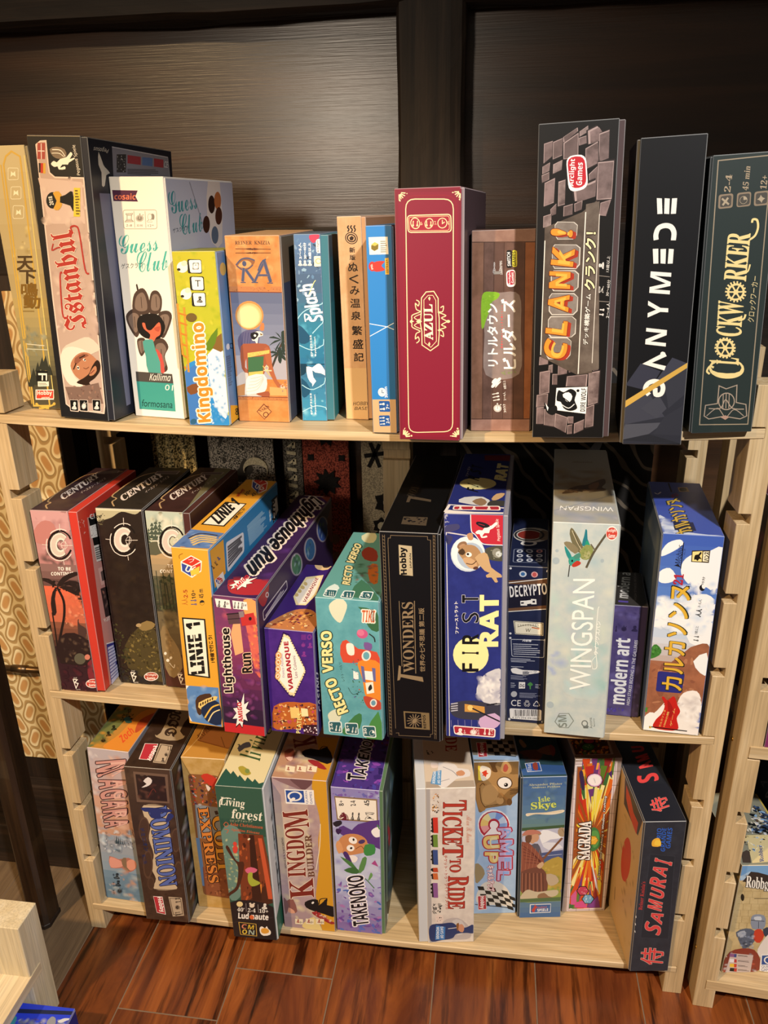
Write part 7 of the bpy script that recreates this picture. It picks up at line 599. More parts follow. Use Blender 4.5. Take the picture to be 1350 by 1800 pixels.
BOXES['purple_small'] = {'label': 'small purple game box with condensed white lower-case title,beside the pale bird box','group': 'game boxes on the middle shelf','m': [[0.99657,0.07987,-0.02187,0.72591],[-0.07983,0.9968,0.00258,0.03845],[0.022,-0.00082,0.99976,0.45178],[0,0,0,1]],'dim': (4.35,16.45,10.0),'tray': ('R',0.1,'#2a2630'),'F': '#4d4374|#5a4f80','T': '#33302e','R': '#2a2630','L': '#3a3458'}
ART['purple_small'] = {'F':[('p','#3e3658',[64,327,85,328,93,-1,74,2]),('s',['#6a609a','#4a4078','#584c8a','#3c3464'],[3,323,62,325,74,2,2,-1],60,7,26,'e',65),('s',['#5448a8','#4a3c9c'],[2,23,47,25,45,14,3,12],20,3,8,'r',66),('t','#2c2548','♟♟','',[0,253,15,253,0,270]),('t','#2c2548','⏱','',[25,255,39,255,24,272]),('t','#2c2548','♟','',[50,257,65,257,50,274]),('t','#f0eef0','modern art','B',[48,37,49,235,9,37],1.0),('t','#e8e4ec','HIGH STAKES BIDDING IN THE GALLERIES','',[61,36,68,232,53,37])],
'T':[('p','#3a3634',[13,3,65,-3,82,279,35,284]),('p','#9a9a3c',[33,255,53,287,71,278,71,253],4),('s',['#2a2622','#4a463a'],[30,249,77,250,82,338,38,332],30,6,19,'e',67),('t','#d0ccc8','modern art','B',[40,40,61,226,10,42]),('t','#8a7c78','HIGH STAKES BIDDING','',[60,33,72,211,54,32]),('p','#5a4aa0',[15,26,39,25,38,16,14,17])]}
BOXES['clouds'] = {'label': 'blue-sky game box with gold katakana title,clouds and a red pennant','group': 'game boxes on the middle shelf','m': [[0.99625,0.08493,-0.01647,0.76824],[-0.08489,0.99638,0.00343,0.00626],[0.0167,-0.00201,0.99986,0.45463],[0,0,0,1]],'dim': (6.84,27.42,19.04),'tray': ('L',0.12,'#48505c'),'F': '#4766b4','T': '#3e54a8','R': '#3a4a80','L': '#3f4c60'}
ART['clouds'] = {'F':[('g','#3f5cb4','#5a80c8',[0,548,137,548,137,384,0,384],6),('g','#8aa8d8','#c8d4e4',[0,384,137,384,137,274,0,274],4),('g','#d0d8e4','#b8a49a',[0,274,137,274,137,208,0,208],4),('g','#a06a50','#94604a',[0,208,137,208,137,88,0,88],4),('p','#efece8',[0,88,137,88,137,0,0,0]),('p','#eef0f2',[51,455,54,481,74,500,102,506,136,521,141,445,136,401,112,417,78,418,58,438],3),('p','#eef0f2',[3,502,16,525,41,535,49,523,29,504,5,490],3),('p','#eef0f2',[2,343,11,371,41,379,67,350,85,315,72,291,37,305,2,302],3),('p','#eef0f2',[4,450,26,461,43,436,26,422,5,424],3),('p','#eef0f2',[78,387,114,399,139,375,136,330,100,317,78,346],3),('p','#eef0f2',[103,220,123,246,139,239,137,182,118,184],3),('p','#eef0f2',[73,328,102,335,137,321,136,266,90,265],3),('s',['#f6f6f4','#dce4ee','#c8d8ec'],[2,388,131,444,133,289,3,297],80,7,26,'e',68),('p','#a4694c|#8e5a42',[0,193,35,192,78,236,99,257,137,257,140,124,112,130,85,87,59,103,24,53,-1,54],4),('s',['#8a5540','#b07858','#9a6248'],[0,188,128,237,135,133,3,55],40,7,31,'r',69),('p','#eef0f0',[103,215,131,242,141,182,122,184],2),('p','#efe9e4',[77,86,89,122,120,131,135,94,138,9,93,7,73,45],3),('s',['#d8d0cc','#c4bcbc','#f4f2f0'],[82,111,128,123,135,24,87,22],30,7,22,'e',70),('p','#f2efec',[1,34,15,56,32,49,48,10,4,3],2),('p','#3f7a34',[4,246,14,254,27,239,23,224,6,213,-1,216],2),('s',['#2a5a22','#5a9a48'],[3,248,22,248,24,229,3,219],24,3,6,'e',71),('p','#4a8a3a',[-1,64,8,70,7,55],4),('R','#2d2f7c',[24,179,87,179,85,121,24,120],6),('t','#2a2c20','カルカソンヌ','',[86,127,79,417,37,126],4),('t','#dcb03c','カルカソンヌ','',[84,129,77,415,38,128],2),('t','#b02a3a','21','S',[58,419,58,447,37,420],0.8),('t','#1c1c28','Möbius','I',[48,472,50,521,35,473]),('l','#1c1c28',2,[50,461,50,528]),('p','#1c1c28',[34,468,43,473,50,464,40,467]),('t','#1c1c28','ゲームズ','',[56,479,56,513,52,479]),('p','#3a2c10',[70,509,110,512,110,480,71,480]),('p','#efdc90',[72,506,93,509,94,482,73,482]),('p','#f0e8c8',[95,508,108,509,108,483,96,483]),('p','#1c1814',[78,498,85,500,89,507,92,503,88,496,94,488,88,489,85,483,81,487,77,486],2),('t','#1c1814','ハンス','',[109,485,108,507,99,485],0.8),('t','#2a2a30','35分','',[105,422,106,444,99,423]),('e','#1a1a20',[102,415,108,415,103,407],0),('e','#f0f0f0',[105,419,109,419,106,413],0),('t','#2a2a30','2-5人','',[103,363,105,385,97,364]),('t','#1a1a20','人人','',[107,338,108,359,95,339],0.8),('t','#2a2a30','7歳以上','',[105,290,105,313,98,290]),('t','#1a1a20','♟♟','',[109,271,109,286,97,272]),('p','#c0241f',[40,103,45,106,54,97,65,109,71,107,79,86,87,67,81,46,85,11,30,10,30,33,44,56,49,81],4),('p','#a01c1a',[54,97,65,84,71,65,65,44,59,63],2),('l','#1a1414',3,[17,13,109,11]),('e','#c8a83c',[20,11,23,12,20,8],0),('t','#f0d878','カルカソンヌ','',[45,15,53,67,40,16]),('t','#f0d878','1000の顔','',[55,17,62,63,50,18]),('t','#f0d878','ゲーム','',[71,20,75,75,66,21])],
'T':[('g','#4a5cb8','#3a4ea4',[0,381,137,381,137,152,0,152],3),('p','#c8d4e8',[1,112,18,103,48,15,134,5,1,-4],2),('s',['#e0e4ec','#8a9cd0','#c0cce4'],[3,112,38,73,62,2,3,2],30,8,28,'e',72),('p','#20264c',[33,77,79,80,79,26,31,23]),('t','#2a2c20','カルカソンヌ','',[71,23,68,256,33,-16],6),('t','#c8a848','カルカソンヌ','',[70,26,67,254,34,-11],2),('t','#a83048','21','B',[68,270,66,291,50,246]),('l','#1c1c28',4,[54,297,54,374]),('p','#c8a878',[74,339,99,343,100,307,74,303]),('p','#2a1c14',[78,331,94,337,93,312,79,309],4),('l','#e8e8f0',4,[10,287,17,277,27,295],0,4)],
'L':[('s',['#5a6270','#3a4048','#7a7a70','#4a5a5a'],[396,373,23,535,14,336,228,224],50,45,162,'e',73)]}
BOXES['doll'] = {'label': 'pale pink game box with a bald doll figure,leftmost on the bottom shelf','group': 'game boxes on the bottom shelf','m': [[0.99875,-3e-05,0.04992,-0.03152],[0.0,1.0,0.00056,0.01356],[-0.04992,-0.00056,0.99875,0.05315],[0,0,0,1]],'dim': (6.62,29.74,13.0),'tray': ('L',0.15,'#38424a'),'F': '#b49a98|#9aa0ac','T': '#b8843c','R': '#8a8a94','L': '#3a444c'}
ART['doll'] = {'F':[('g','#b8b0b8','#c8a49c',[0,595,132,595,132,416,0,416],5),('g','#d0a490','#c89a80',[0,416,132,416,132,268,0,268],4),('g','#a8a8b0','#8aa0b4',[0,268,132,268,132,119,0,119],4),('g','#7a94ac','#5a7a94',[0,119,132,119,132,0,0,0],4),('s',['#c8c0c8','#a8a4b0','#d8d0d0'],[0,583,43,589,49,254,-5,245],30,9,28,'e',74),('s',['#e0b8a4','#d4a088','#c89078'],[51,573,141,573,131,299,52,286],40,9,33,'e',75),('t','#d09890','N','B',[26,545,24,504,122,568],0.0,'#3a2026',3),('t','#e4b4a8','N','B',[73,549,72,513,119,560]),('t','#d09890','I','B',[25,496,27,487,115,546],0.0,'#3a2026',3),('t','#e4b4a8','I','B',[71,501,73,496,112,531]),('t','#d09890','A','B',[27,478,27,443,117,502],0.0,'#3a2026',3),('t','#e4b4a8','A','B',[72,483,71,452,115,494]),('t','#d09890','G','B',[27,436,27,404,114,460],0.0,'#3a2026',3),('t','#e4b4a8','G','B',[71,440,70,413,112,452]),('t','#d09890','A','B',[28,397,28,367,112,421],0.0,'#3a2026',3),('t','#e4b4a8','A','B',[69,401,69,376,110,413]),('t','#d09890','R','B',[29,360,28,328,109,383],0.0,'#3a2026',3),('t','#e4b4a8','R','B',[69,364,68,337,107,375]),('t','#d09890','A','B',[29,322,30,294,107,346],0.0,'#3a2026',3),('t','#e4b4a8','A','B',[68,326,68,303,105,338]),('s',['#dce4ec','#8aa4bc','#5a7a94','#c4d4e0','#3a4a58'],[14,274,121,297,118,213,11,196],70,5,17,'e',76),('p','#3c4a54',[58,236,64,269,66,237]),('p','#3c4a54',[65,237,70,266,72,236]),('p','#3c4a54',[73,238,76,263,78,234]),('p','#3c4a54',[80,239,81,260,85,232]),('p','#3c4a54',[87,241,87,257,91,231]),('p','#3c4a54',[95,242,93,254,97,229]),('p','#3c4a54',[102,243,99,252,103,228]),('p','#b87868',[31,179,62,171,95,183,117,167,117,144,94,123,69,136,31,130],2),('p','#e4a090',[33,174,62,168,71,159,69,142,32,133],4),('e','#e49c84',[101,154,119,157,98,131],0),('p','#8a7058',[70,169,87,182,86,142,98,128,77,135],2),('s',['#8aa0b0','#6a8aa4','#b0b8bc','#c89a80'],[19,117,121,128,121,-1,13,7],40,9,27,'e',77),('t','#20262c','♟','',[37,85,57,87,41,111]),('t','#20262c','♟','',[38,54,58,56,42,81]),('t','#20262c','⏱','',[40,23,60,25,44,50]),('t','#20262c','8+','',[35,106,35,86,41,108]),('t','#20262c','3-5','',[32,72,32,51,37,74]),('t','#20262c','30','',[28,39,28,18,34,41])],
'T':[('p','#6a7040',[-3,3,-4,116,12,195,52,202,52,110,24,19],4),('s',['#8a7a3a','#c88a30','#5a6438'],[5,16,55,17,52,202,7,194],30,9,27,'e',78),('p','#d88a34',[69,73,88,191,142,196,142,24,116,5,49,9],4),('p','#b8502c',[101,151,140,200,129,123,113,89],4),('s',['#3a3018','#2a2412','#5a4a20'],[41,132,83,131,60,194,27,197],30,4,15,'r',79),('p','#3a6a70',[48,150,60,160,82,135,66,129],2),('t','#15120c','♟','',[37,86,53,92,25,108]),('t','#15120c','♟','',[35,56,50,62,23,77]),('t','#15120c','⏱','',[34,24,49,30,22,45]),('t','#d8502c','Zoch','BI',[99,36,111,92,71,59])]}
BOXES['scroll'] = {'label': 'dark brown game box with blue gothic letters on a scroll banner,bottom shelf left','group': 'game boxes on the bottom shelf','m': [[0.99956,-0.02714,0.01202,0.05128],[0.02709,0.99962,0.00462,-0.01559],[-0.01214,-0.00429,0.99992,0.05045],[0,0,0,1]],'dim': (7.09,29.42,24.0),'tray': ('R',0.15,'#1c1618'),'F': '#4a352a|#3c2a22','T': '#38281f','R': '#241c1c','L': '#2c201a'}
ART['scroll'] = {'F':[('g','#4a362a','#3a2a22',[0,588,142,588,142,353,0,353],4),('s',['#5a4436','#34241c','#4e3a2e'],[8,577,136,583,142,18,1,14],50,11,32,'e',80),('p','#6e5648',[27,573,130,571,125,467,25,463]),('p','#2c1c18',[33,564,121,562,119,473,31,473]),('s',['#1c1212','#4a2a24','#5a3a30','#241818'],[35,560,119,559,117,478,34,476],40,5,18,'e',81),('p','#e0d8d8',[54,541,70,557,81,547,75,532,61,522,46,518,63,532],2),('l','#6a3028',2,[62,484,80,515,88,504],0,4),('p','#c8b498',[46,454,117,454,122,414,113,377,117,323,109,273,115,210,104,171,113,136,40,128,50,171,40,215,54,267,46,328,56,377,41,412],4),('l','#4a3428',2,[46,454,117,454,122,414,113,377,117,323,109,273,115,210,104,171,113,136,40,128],0,4),('e','#5a4234',[35,363,52,365,29,317],0),('e','#4a352a',[35,363,49,364,30,324],0),('e','#5a4234',[31,226,47,228,24,168],0),('e','#4a352a',[31,226,43,228,25,177],0),('e','#5a4234',[130,330,145,332,125,283],0),('e','#4a352a',[130,330,142,331,126,290],0),('e','#5a4234',[125,205,139,207,120,160],0),('e','#4a352a',[125,205,136,206,121,167],0),('e','#5a4234',[32,150,43,151,29,124],0),('e','#4a352a',[32,150,41,151,30,128],0),('t','#5a6cb4','DOMINION','S',[58,442,60,140,114,457],1.6,'#1c1a34',3),('p','#2c3470',[40,444,121,446,124,435,94,429,92,408,63,408,60,428,43,430],4),('p','#2c3470',[107,406,119,431,133,421,110,395],4),('t','#243060','ドミニオン','',[22,362,27,276,35,366],0.6),('t','#243060','第二版','',[15,262,18,225,27,267]),('p','#bca890',[82,102,125,103,125,29,88,21]),('p','#4a3a30',[85,97,122,98,122,34,90,27]),('p','#bca890',[87,95,120,96,120,37,92,30]),('t','#2a201c','♟♟','',[103,99,103,79,120,104]),('t','#2a201c','⏱','',[99,69,99,49,117,74]),('t','#2a201c','♟♟','',[96,39,97,24,114,45]),('p','#f0e0dc',[33,99,63,100,66,26,37,31]),('p','#b83440',[34,97,61,98,64,28,38,33]),('t','#f6ece8','Hobby','B',[42,94,46,32,60,100],0.6)],
'T':[('s',['#4a382e','#2a1e18'],[7,0,135,3,102,265,11,256],30,12,36,'e',82),('p','#f0e0dc',[20,107,61,109,70,34,31,35]),('p','#b83440',[22,105,59,107,68,36,33,37]),('t','#f6ece8','Hobby','B',[52,40,51,105,68,31],0.6),('p','#bca890',[66,110,107,107,118,23,78,25]),('p','#3a2c24',[70,106,106,103,115,26,80,29]),('p','#bca890',[73,104,105,100,113,28,81,31]),('t','#2a201c','♟♟','',[100,82,111,82,93,101]),('t','#2a201c','⏱','',[101,54,112,54,94,73]),('t','#2a201c','♟','',[101,30,112,30,94,48]),('p','#a89478',[41,140,127,142,94,282,63,287,24,223],4),('p','#38281f',[7,213,18,265,39,250,48,161,32,151],2),('p','#38281f',[104,175,108,249,137,155],2),('t','#3a2a20','DON','F',[101,143,74,271,63,152],2)],
'R':[('s',['#5a6a5a','#8a8a9a','#3a4a6a','#a8a8b0','#2a2a30','#6a3a30'],[17,569,77,550,71,7,14,16],70,9,36,'e',83)]}
BOXES['outlaws'] = {'label': 'kraft-tan game box with western train lettering and a red-haired outlaw,bottom shelf','group': 'game boxes on the bottom shelf','m': [[0.99916,-0.04001,0.00898,0.12376],[0.03999,0.9992,0.00236,0.01987],[-0.00907,-0.002,0.99996,0.04741],[0,0,0,1]],'dim': (6.76,29.3,12.0),'tray': ('R',0.1,'#a88a50'),'F': '#c8a468|#b8924e','T': '#c08a3e','R': '#b08a4e','L': '#a88a50'}
ART['outlaws'] = {'F':[('l','#a88040',2,[0,581,21,526,106,514,135,581]),('R','#8a5a34',[16,526,109,526,109,43,20,52],12),('p','#8a8e94',[27,413,99,407,103,284,24,283]),('p','#6a8ab0',[17,283,29,283,31,89,20,89]),('s',['#8a4a3a','#c83c2a','#5a3a4a','#e89070','#3a2a30','#d8502c','#a8a0a0','#7a5a6a'],[19,526,107,526,107,413,17,413],110,4,14,'r',84),('p','#c83c2a',[56,520,76,532,103,514,98,485,77,491],2),('p','#e8d8d0',[68,491,81,479,73,467],4),('p','#8a5034',[28,168,115,181,109,46,26,56]),('s',['#6a3a24','#a86a44','#7a4630'],[33,168,112,175,107,53,28,59],40,6,17,'r',85),('t','#d8843a','EXPRESS','S',[35,400,43,103,67,406],1.0,'#2a1a14',3),('t','#e0a03c','COLT','S',[76,370,77,149,117,376],1.2,'#2a1a14',3),('t','#3a2a20','－','',[85,392,88,378,95,395])],
'T':[('R','#8a5428',[23,178,148,122,138,45,20,79],14),('R','#a0683a',[28,170,143,118,134,51,23,83],12),('t','#5a3418','EXPRESS','S',[33,83,57,150,16,102]),('l','#d8b070',3,[4,4,26,94,25,182]),('l','#6a4020',2,[92,102,117,56])]}
BOXES['trunks'] = {'label': 'dark green game box with white curly title and orange tree trunks,bottom shelf','group': 'game boxes on the bottom shelf','m': [[0.9999,-0.01224,-0.00746,0.19691],[0.01221,0.99991,-0.00507,-0.02483],[0.00752,0.00498,0.99996,0.04537],[0,0,0,1]],'dim': (7.01,28.99,29.5),'tray': ('R',0.18,'#c8ccd0'),'F': '#33584a|#2c4e42','T': '#dcd0a4','R': '#cfd4d8','L': '#2a4a3e'}
ART['trunks'] = {'F':[('g','#35594a','#35594a',[0,580,140,580,140,464,0,464],1),('g','#3a6a5c','#4a6a5e',[0,406,140,406,140,336,0,336],3),('p','#6a8a80',[2,413,62,413,45,191,-2,166],4),('s',['#c8c88a','#88a898','#b8b880','#5a8078','#dcd8a0'],[2,389,60,395,45,184,-1,173],60,4,13,'e',86),('p','#7a3c24',[52,412,126,413,147,164,37,151]),('s',['#9a4a28','#5a2a1c','#b85c30','#4a241a','#8a3a24'],[56,407,123,410,142,170,42,159],50,7,22,'r',87,80),('p','#4a281c',[10,354,18,361,37,308,59,304,51,254,31,196,3,167,-2,141,57,154,90,189,132,232,141,157,4,122,-1,173,27,208,40,284,24,319],4),('p','#d88438',[80,163,97,216,107,223,98,171],2),('p','#3c2018',[85,409,99,411,102,159,72,156]),('p','#c85a38',[110,400,122,401,137,169,122,168]),('e','#d8483a',[39,372,45,373,39,364],0),('p','#d8483a',[31,356,39,366,46,358,41,339,32,338],4),('p','#d86a8a',[61,277,79,288,98,281,89,268,67,263],2),('p','#a8b040',[69,262,82,267,82,245,103,229,77,213,66,231],4),('e','#f0e8c8',[83,394,87,395,82,390],0),('t','#f0ecdc','Living','S',[7,504,78,499,14,541]),('t','#f0ecdc','forest','S',[37,466,127,463,44,501]),('l','#f0ecdc',3,[7,504,12,530,31,538,45,536],0,4),('t','#c8c8a8','リビングフォレスト','',[32,452,99,456,33,461]),('t','#c8603c','Aske Christiansen','S',[30,439,127,435,32,451]),('t','#c8603c','Apolline Etienne','S',[31,418,115,412,34,430]),('l','#c8603c',2,[12,441,20,450,26,442,18,432,12,441],0,4),('l','#c8603c',2,[12,423,24,421,18,409],0,4),('p','#221c20',[3,141,135,137,144,-3,2,-4],4),('p','#221c20',[0,99,140,99,140,0,0,0]),('l','#3a3236',1.8,[5,60,131,95]),('e','#e8d49a',[31,137,41,138,30,126],0),('e','#e8d8c4',[69,135,77,136,68,127],0),('e','#e8d8c4',[64,143,67,143,63,139],0),('e','#e8d8c4',[76,144,79,145,76,141],0),('t','#f2efe6','♟','',[98,126,115,126,102,149]),('t','#f0ece4',"40'  2-4  10+",'S',[20,107,117,110,22,123]),('l','#a8a0a0',1.2,[51,143,49,108]),('l','#a8a0a0',1.2,[88,143,87,109]),('t','#f6f2ec','Lud naute','B',[21,78,115,82,24,103],0.6),('e','#d86a3c',[64,88,71,89,64,79],0),('l','#d8b050',2,[21,62,75,61,73,11,22,12],1,0),('t','#e08a6a','C','B',[27,38,42,37,31,57]),('t','#d8b83c','M','B',[47,38,65,37,51,56]),('t','#e8c84a','O','B',[27,15,42,15,30,34]),('t','#a8b8a8','N','B',[47,15,65,15,50,34]),('p','#f4ece0',[85,46,93,54,102,47,108,57,112,46,119,37,116,22,95,15,85,26],2),('p','#e0a03c',[90,43,103,48,113,42,112,30,98,24,89,29],2)],
'T':[('p','#2c5448',[2,-3,139,1,137,27,123,19,106,37,103,24,83,42,81,25,58,49,56,39,34,64,31,50,10,72,6,48]),('t','#3f5a36','l','S',[99,112,98,125,32,131]),('t','#3f5a36','i','S',[96,132,94,145,44,146]),('t','#3f5a36','v','S',[93,151,94,177,57,168]),('t','#3f5a36','i','S',[92,185,91,195,41,200]),('t','#3f5a36','n','S',[91,200,90,227,55,215]),('t','#3f5a36','g','S',[96,233,99,267,44,265]),('p','#4a4a5a',[18,163,26,186,43,195,54,174,37,164,27,147],2),('l','#4a4a5a',4,[18,159,18,178,12,179],0,4),('p','#a89a3c',[44,79,56,87,80,69,89,56,77,48,60,56],2),('e','#7a8a4a',[75,67,82,67,78,57],0)],
'R':[('l','#2a2a2c',6,[53,506,46,40]),('p','#2c6a54',[68,115,225,-7,154,-98,-5,2,2,90]),('s',['#e4e6e8','#a8b0b4','#d0d4d4'],[10,566,124,503,154,55,51,126],30,11,44,'e',88),('e','#4a8a7a',[31,23,46,6,28,13],0)]}
BOXES['mustard'] = {'label': 'mauve and mustard game box with dark red serif lettering and a black horse','group': 'game boxes on the bottom shelf','m': [[0.99997,-0.00688,-0.00333,0.26962],[0.00687,0.99998,-0.00143,0.00273],[0.00334,0.00141,0.99999,0.04419],[0,0,0,1]],'dim': (8.17,28.91,29.5),'tray': ('R',0.12,'#4a3c20'),'F': '#b49a9a|#a48c94','T': '#b48a70','R': '#8a6420','L': '#9a8a8c'}
ART['mustard'] = {'F':[('g','#a8909a','#c8b4a4',[0,578,101,578,101,405,0,405],4),('g','#d0c0a0','#b8a4a8',[0,405,101,405,101,173,0,173],5),('g','#b4a0a8','#a08890',[0,173,101,173,101,0,0,0],4),('s',['#c8b8a8','#a8949c','#d8cca8','#bca8a8'],[5,569,106,568,103,17,9,11],60,12,39,'e',89),('p','#8a6a70',[-1,579,64,577,96,541,62,548],4),('p','#6a4a50',[55,579,120,577,96,541,79,550],4),('p','#d0992c',[120,577,166,574,169,342,163,1,121,-2,113,74,107,145,122,252,126,366,135,422,129,480,121,527],2),('p','#d0992c',[121,578,165,576,163,1,125,-3,160,341]),('l','#efe8d8',2,[135,422,129,338,113,245],0,4),('p','#f0ece8',[36,539,122,543,122,490,37,487]),('p','#2c4f9c',[39,535,92,538,93,495,40,493]),('e','#f0ece8',[65,516,87,518,64,498],0.72),('p','#f0ece8',[48,499,60,511,66,506,53,494],4),('t','#2c4f9c','QUEEN','',[104,493,103,539,97,491]),('t','#2c4f9c','GAMES','',[116,493,116,537,109,492]),('t','#7a2c24','K','S',[101,136,101,212,27,119],1.0,'#e4d4c4',2),('t','#7a2c24','INGDO','S',[81,216,85,403,24,206],1.0,'#e4d4c4',2),('t','#7a2c24','M','S',[101,408,99,472,27,391],1.0,'#e4d4c4',2),('t','#6a4434','BUILDER','S',[108,217,106,379,88,213],0.6),('t','#4a3434','DONALD X. VACCARINO','S',[23,241,20,359,17,239]),('p','#8a5a54',[15,110,35,118,45,71,31,63,16,86],2),('p','#d8a088',[16,83,34,73,36,61,17,62],2),('p','#7a5a60',[5,121,19,92,7,54],4),('p','#17161a',[71,111,95,126,113,125,114,104,132,124,143,132,140,108,163,104,166,75,156,61,129,70,97,78,74,90],2),('l','#17161a',3,[115,107,120,129,141,135,132,124],0,4),('e','#e8e4e0',[96,112,100,113,95,107],0),('p','#9a2c30',[92,74,115,74,142,47,164,38,150,30,123,45,96,63],2),('s',['#8a2428','#c84840','#e8d8c8'],[97,78,138,65,155,30,105,61],24,2,11,'e',90),('p','#e0cc8a',[56,11,96,53,121,-5,93,-4],4),('p','#e8dcc0',[36,39,61,40,60,18,35,17]),('t','#9a3028','♟','',[39,23,49,23,41,38]),('t','#4a3a30','8+','',[50,22,58,22,51,30]),('p','#e8dcc0',[70,44,96,45,94,22,69,22]),('t','#9a3028','♟','',[73,27,83,27,75,42]),('t','#4a3a30','8+','',[84,26,93,27,85,35]),('p','#e8dcc0',[103,48,128,49,127,27,102,26]),('t','#9a3028','♟','',[106,31,116,32,108,46]),('t','#4a3a30','8+','',[117,30,126,31,118,39])],
'T':[('p','#c8902c',[120,-2,166,-2,165,192,91,192,120,98]),('s',['#a8808a','#c8a89a','#8a6a74','#d8c49a'],[6,8,114,7,91,192,3,189],40,11,32,'e',91),('t','#6a2820','K','S',[99,157,83,202,37,131],1.2),('p','#17161a',[62,118,85,135,113,131,133,147,161,95,148,71,104,89,76,96],2),('l','#17161a',3,[113,131,119,148,135,147],0,4),('p','#9a2c30',[88,84,119,81,152,49,130,50,100,69],2),('p','#8a4a40',[9,113,32,129,46,90,28,74],2),('p','#e0b8a8',[20,87,41,92,39,72],2),('p','#e8dcc0',[29,54,58,50,61,26,33,28]),('t','#9a3028','♟','',[37,33,46,32,34,48]),('p','#e8dcc0',[62,57,91,54,94,30,66,32]),('t','#9a3028','♟','',[70,36,80,36,67,51]),('p','#e8dcc0',[93,61,122,57,124,33,96,35]),('t','#9a3028','♟','',[100,39,110,39,98,55])]}
BOXES['bamboo'] = {'label': 'lavender and violet game box with a green-bearded face and bamboo leaves','group': 'game boxes on the bottom shelf','m': [[0.99999,-0.00381,0.00356,0.35211],[0.00381,0.99999,-0.00048,0.00792],[-0.00356,0.00049,0.99999,0.04362],[0,0,0,1]],'dim': (7.55,27.63,24.0),'tray': ('R',0.5,'#5a7a5a'),'F': '#9a96c8|#8484bc','T': '#4a3484','R': '#4a5a5a','L': '#6a5a9a'}
ART['bamboo'] = {'F':[('g','#8a80bc','#a8a8d0',[0,553,151,553,151,387,0,387],4),('g','#a8b0d4','#c4cce4',[0,387,151,387,151,221,0,221],4),('g','#b4bce0','#7a60a4',[0,221,151,221,151,0,0,0],6),('s',['#b0b0dc','#c8cce8','#8a88c4','#9a94cc'],[3,541,149,546,150,123,4,103],60,10,34,'e',92),('s',['#6a4a9a','#7a5cac','#5a6ac0','#a87ab8','#4a6ab8'],[7,192,151,205,151,8,3,-1],70,8,29,'r',93),('s',['#7a5cac','#6a68b4'],[3,546,149,546,149,514,6,510],24,5,16,'r',94),('p','#8a7050',[10,521,134,522,136,438,15,435]),('p','#efe8dc',[13,516,131,517,132,443,18,440]),('t','#2a2a30','8+','B',[37,489,36,509,23,486]),('t','#6a2430','♞','',[21,435,49,436,23,465]),('t','#2a2a30','2-4','B',[72,493,71,512,57,489]),('t','#22222a','♟♟','',[56,439,83,440,58,468]),('t','#2a2a30','45','B',[113,497,111,517,98,494]),('t','#22222a','⌛','',[97,444,124,445,99,473]),('p','#2a2430',[2,423,25,434,29,421,11,408],2),('p','#5a3a84',[15,397,33,416,58,402,77,426,154,451,158,398,155,342,118,349,75,377,40,373],2),('p','#3a2450',[13,403,28,399,18,381,10,391],2),('p','#f0ecf0',[115,404,133,422,150,413,152,397,128,383],4),('l','#4a8a4a',4,[133,430,156,414]),('p','#c88a5c',[18,359,40,384,76,388,101,369,100,330,78,316,42,306,21,320],3),('p','#d89c6c',[8,341,18,359,30,327,16,308],2),('e','#f4f0ec',[60,364,71,357,54,353],0),('e','#1a1418',[62,367,65,367,62,362],0),('e','#f4f0ec',[52,334,63,331,48,322],0),('e','#1a1418',[54,334,58,335,54,330],0),('e','#4a3a6a',[86,362,96,367,88,355],0),('p','#3f8a4a',[96,352,123,355,124,322,100,310,91,323],2),('l','#7a4a30',2,[67,332,83,345,92,334],0,4),('p','#efe8e8',[31,293,56,308,73,299,64,280,46,284],2),('p','#4a3070',[29,310,41,317,55,279,50,267],4),('p','#4a7a44',[20,298,55,279,72,247,46,267],2),('p','#5a8a50',[72,241,87,300,100,302,90,255],2),('p','#3f6a3c',[29,247,63,263,76,242,54,236],2),('p','#6a9a5a',[102,213,110,246,116,235],4),('l','#4a7a44',3,[76,236,98,216,120,187],0,4),('p','#a84a8a',[113,281,124,296,134,272]),('t','#1a1620','TAKENOKO','B',[101,37,87,236,52,23],0.6,'#f0ecf4',4)],
'T':[('s',['#6a3ca0','#3a2870','#8a4ab0','#4a44a0','#2c2060'],[6,5,151,4,150,215,7,212],70,8,31,'r',95),('t','#17121c','T','B',[94,34,91,61,42,35],0.0,'#d8d0d4',4),('t','#17121c','A','B',[94,58,92,88,58,61],0.0,'#d8d0d4',4),('t','#17121c','K','B',[92,93,92,121,55,99],0.0,'#d8d0d4',4),('t','#17121c','E','B',[91,126,90,149,57,131],0.0,'#d8d0d4',4),('t','#17121c','N','B',[90,153,91,180,57,162],0.0,'#d8d0d4',4),('t','#17121c','O','B',[91,184,91,209,60,191],0.0,'#d8d0d4',4),('t','#17121c','K','B',[90,214,90,237,60,221],0.0,'#d8d0d4',4),('s',['#7a2c30','#5a2428'],[84,193,151,201,145,236,83,229],14,6,17,'r',96)],
'R':[('l','#9ab8a4',14,[62,498,47,-47]),('p','#b8404a',[82,342,131,302,149,219,102,254]),('s',['#4a6a8a','#6a8a5a','#8aa4b8','#3a4a4a'],[77,484,213,425,214,-114,68,-15],40,18,69,'e',97),('p','#1a1a1a',[42,89,125,10,138,-62,47,34]),('p','#efefef',[47,34,138,-62,140,-90,48,8]),('p','#1a1a1a',[48,8,140,-90,138,-114,50,-16])]}
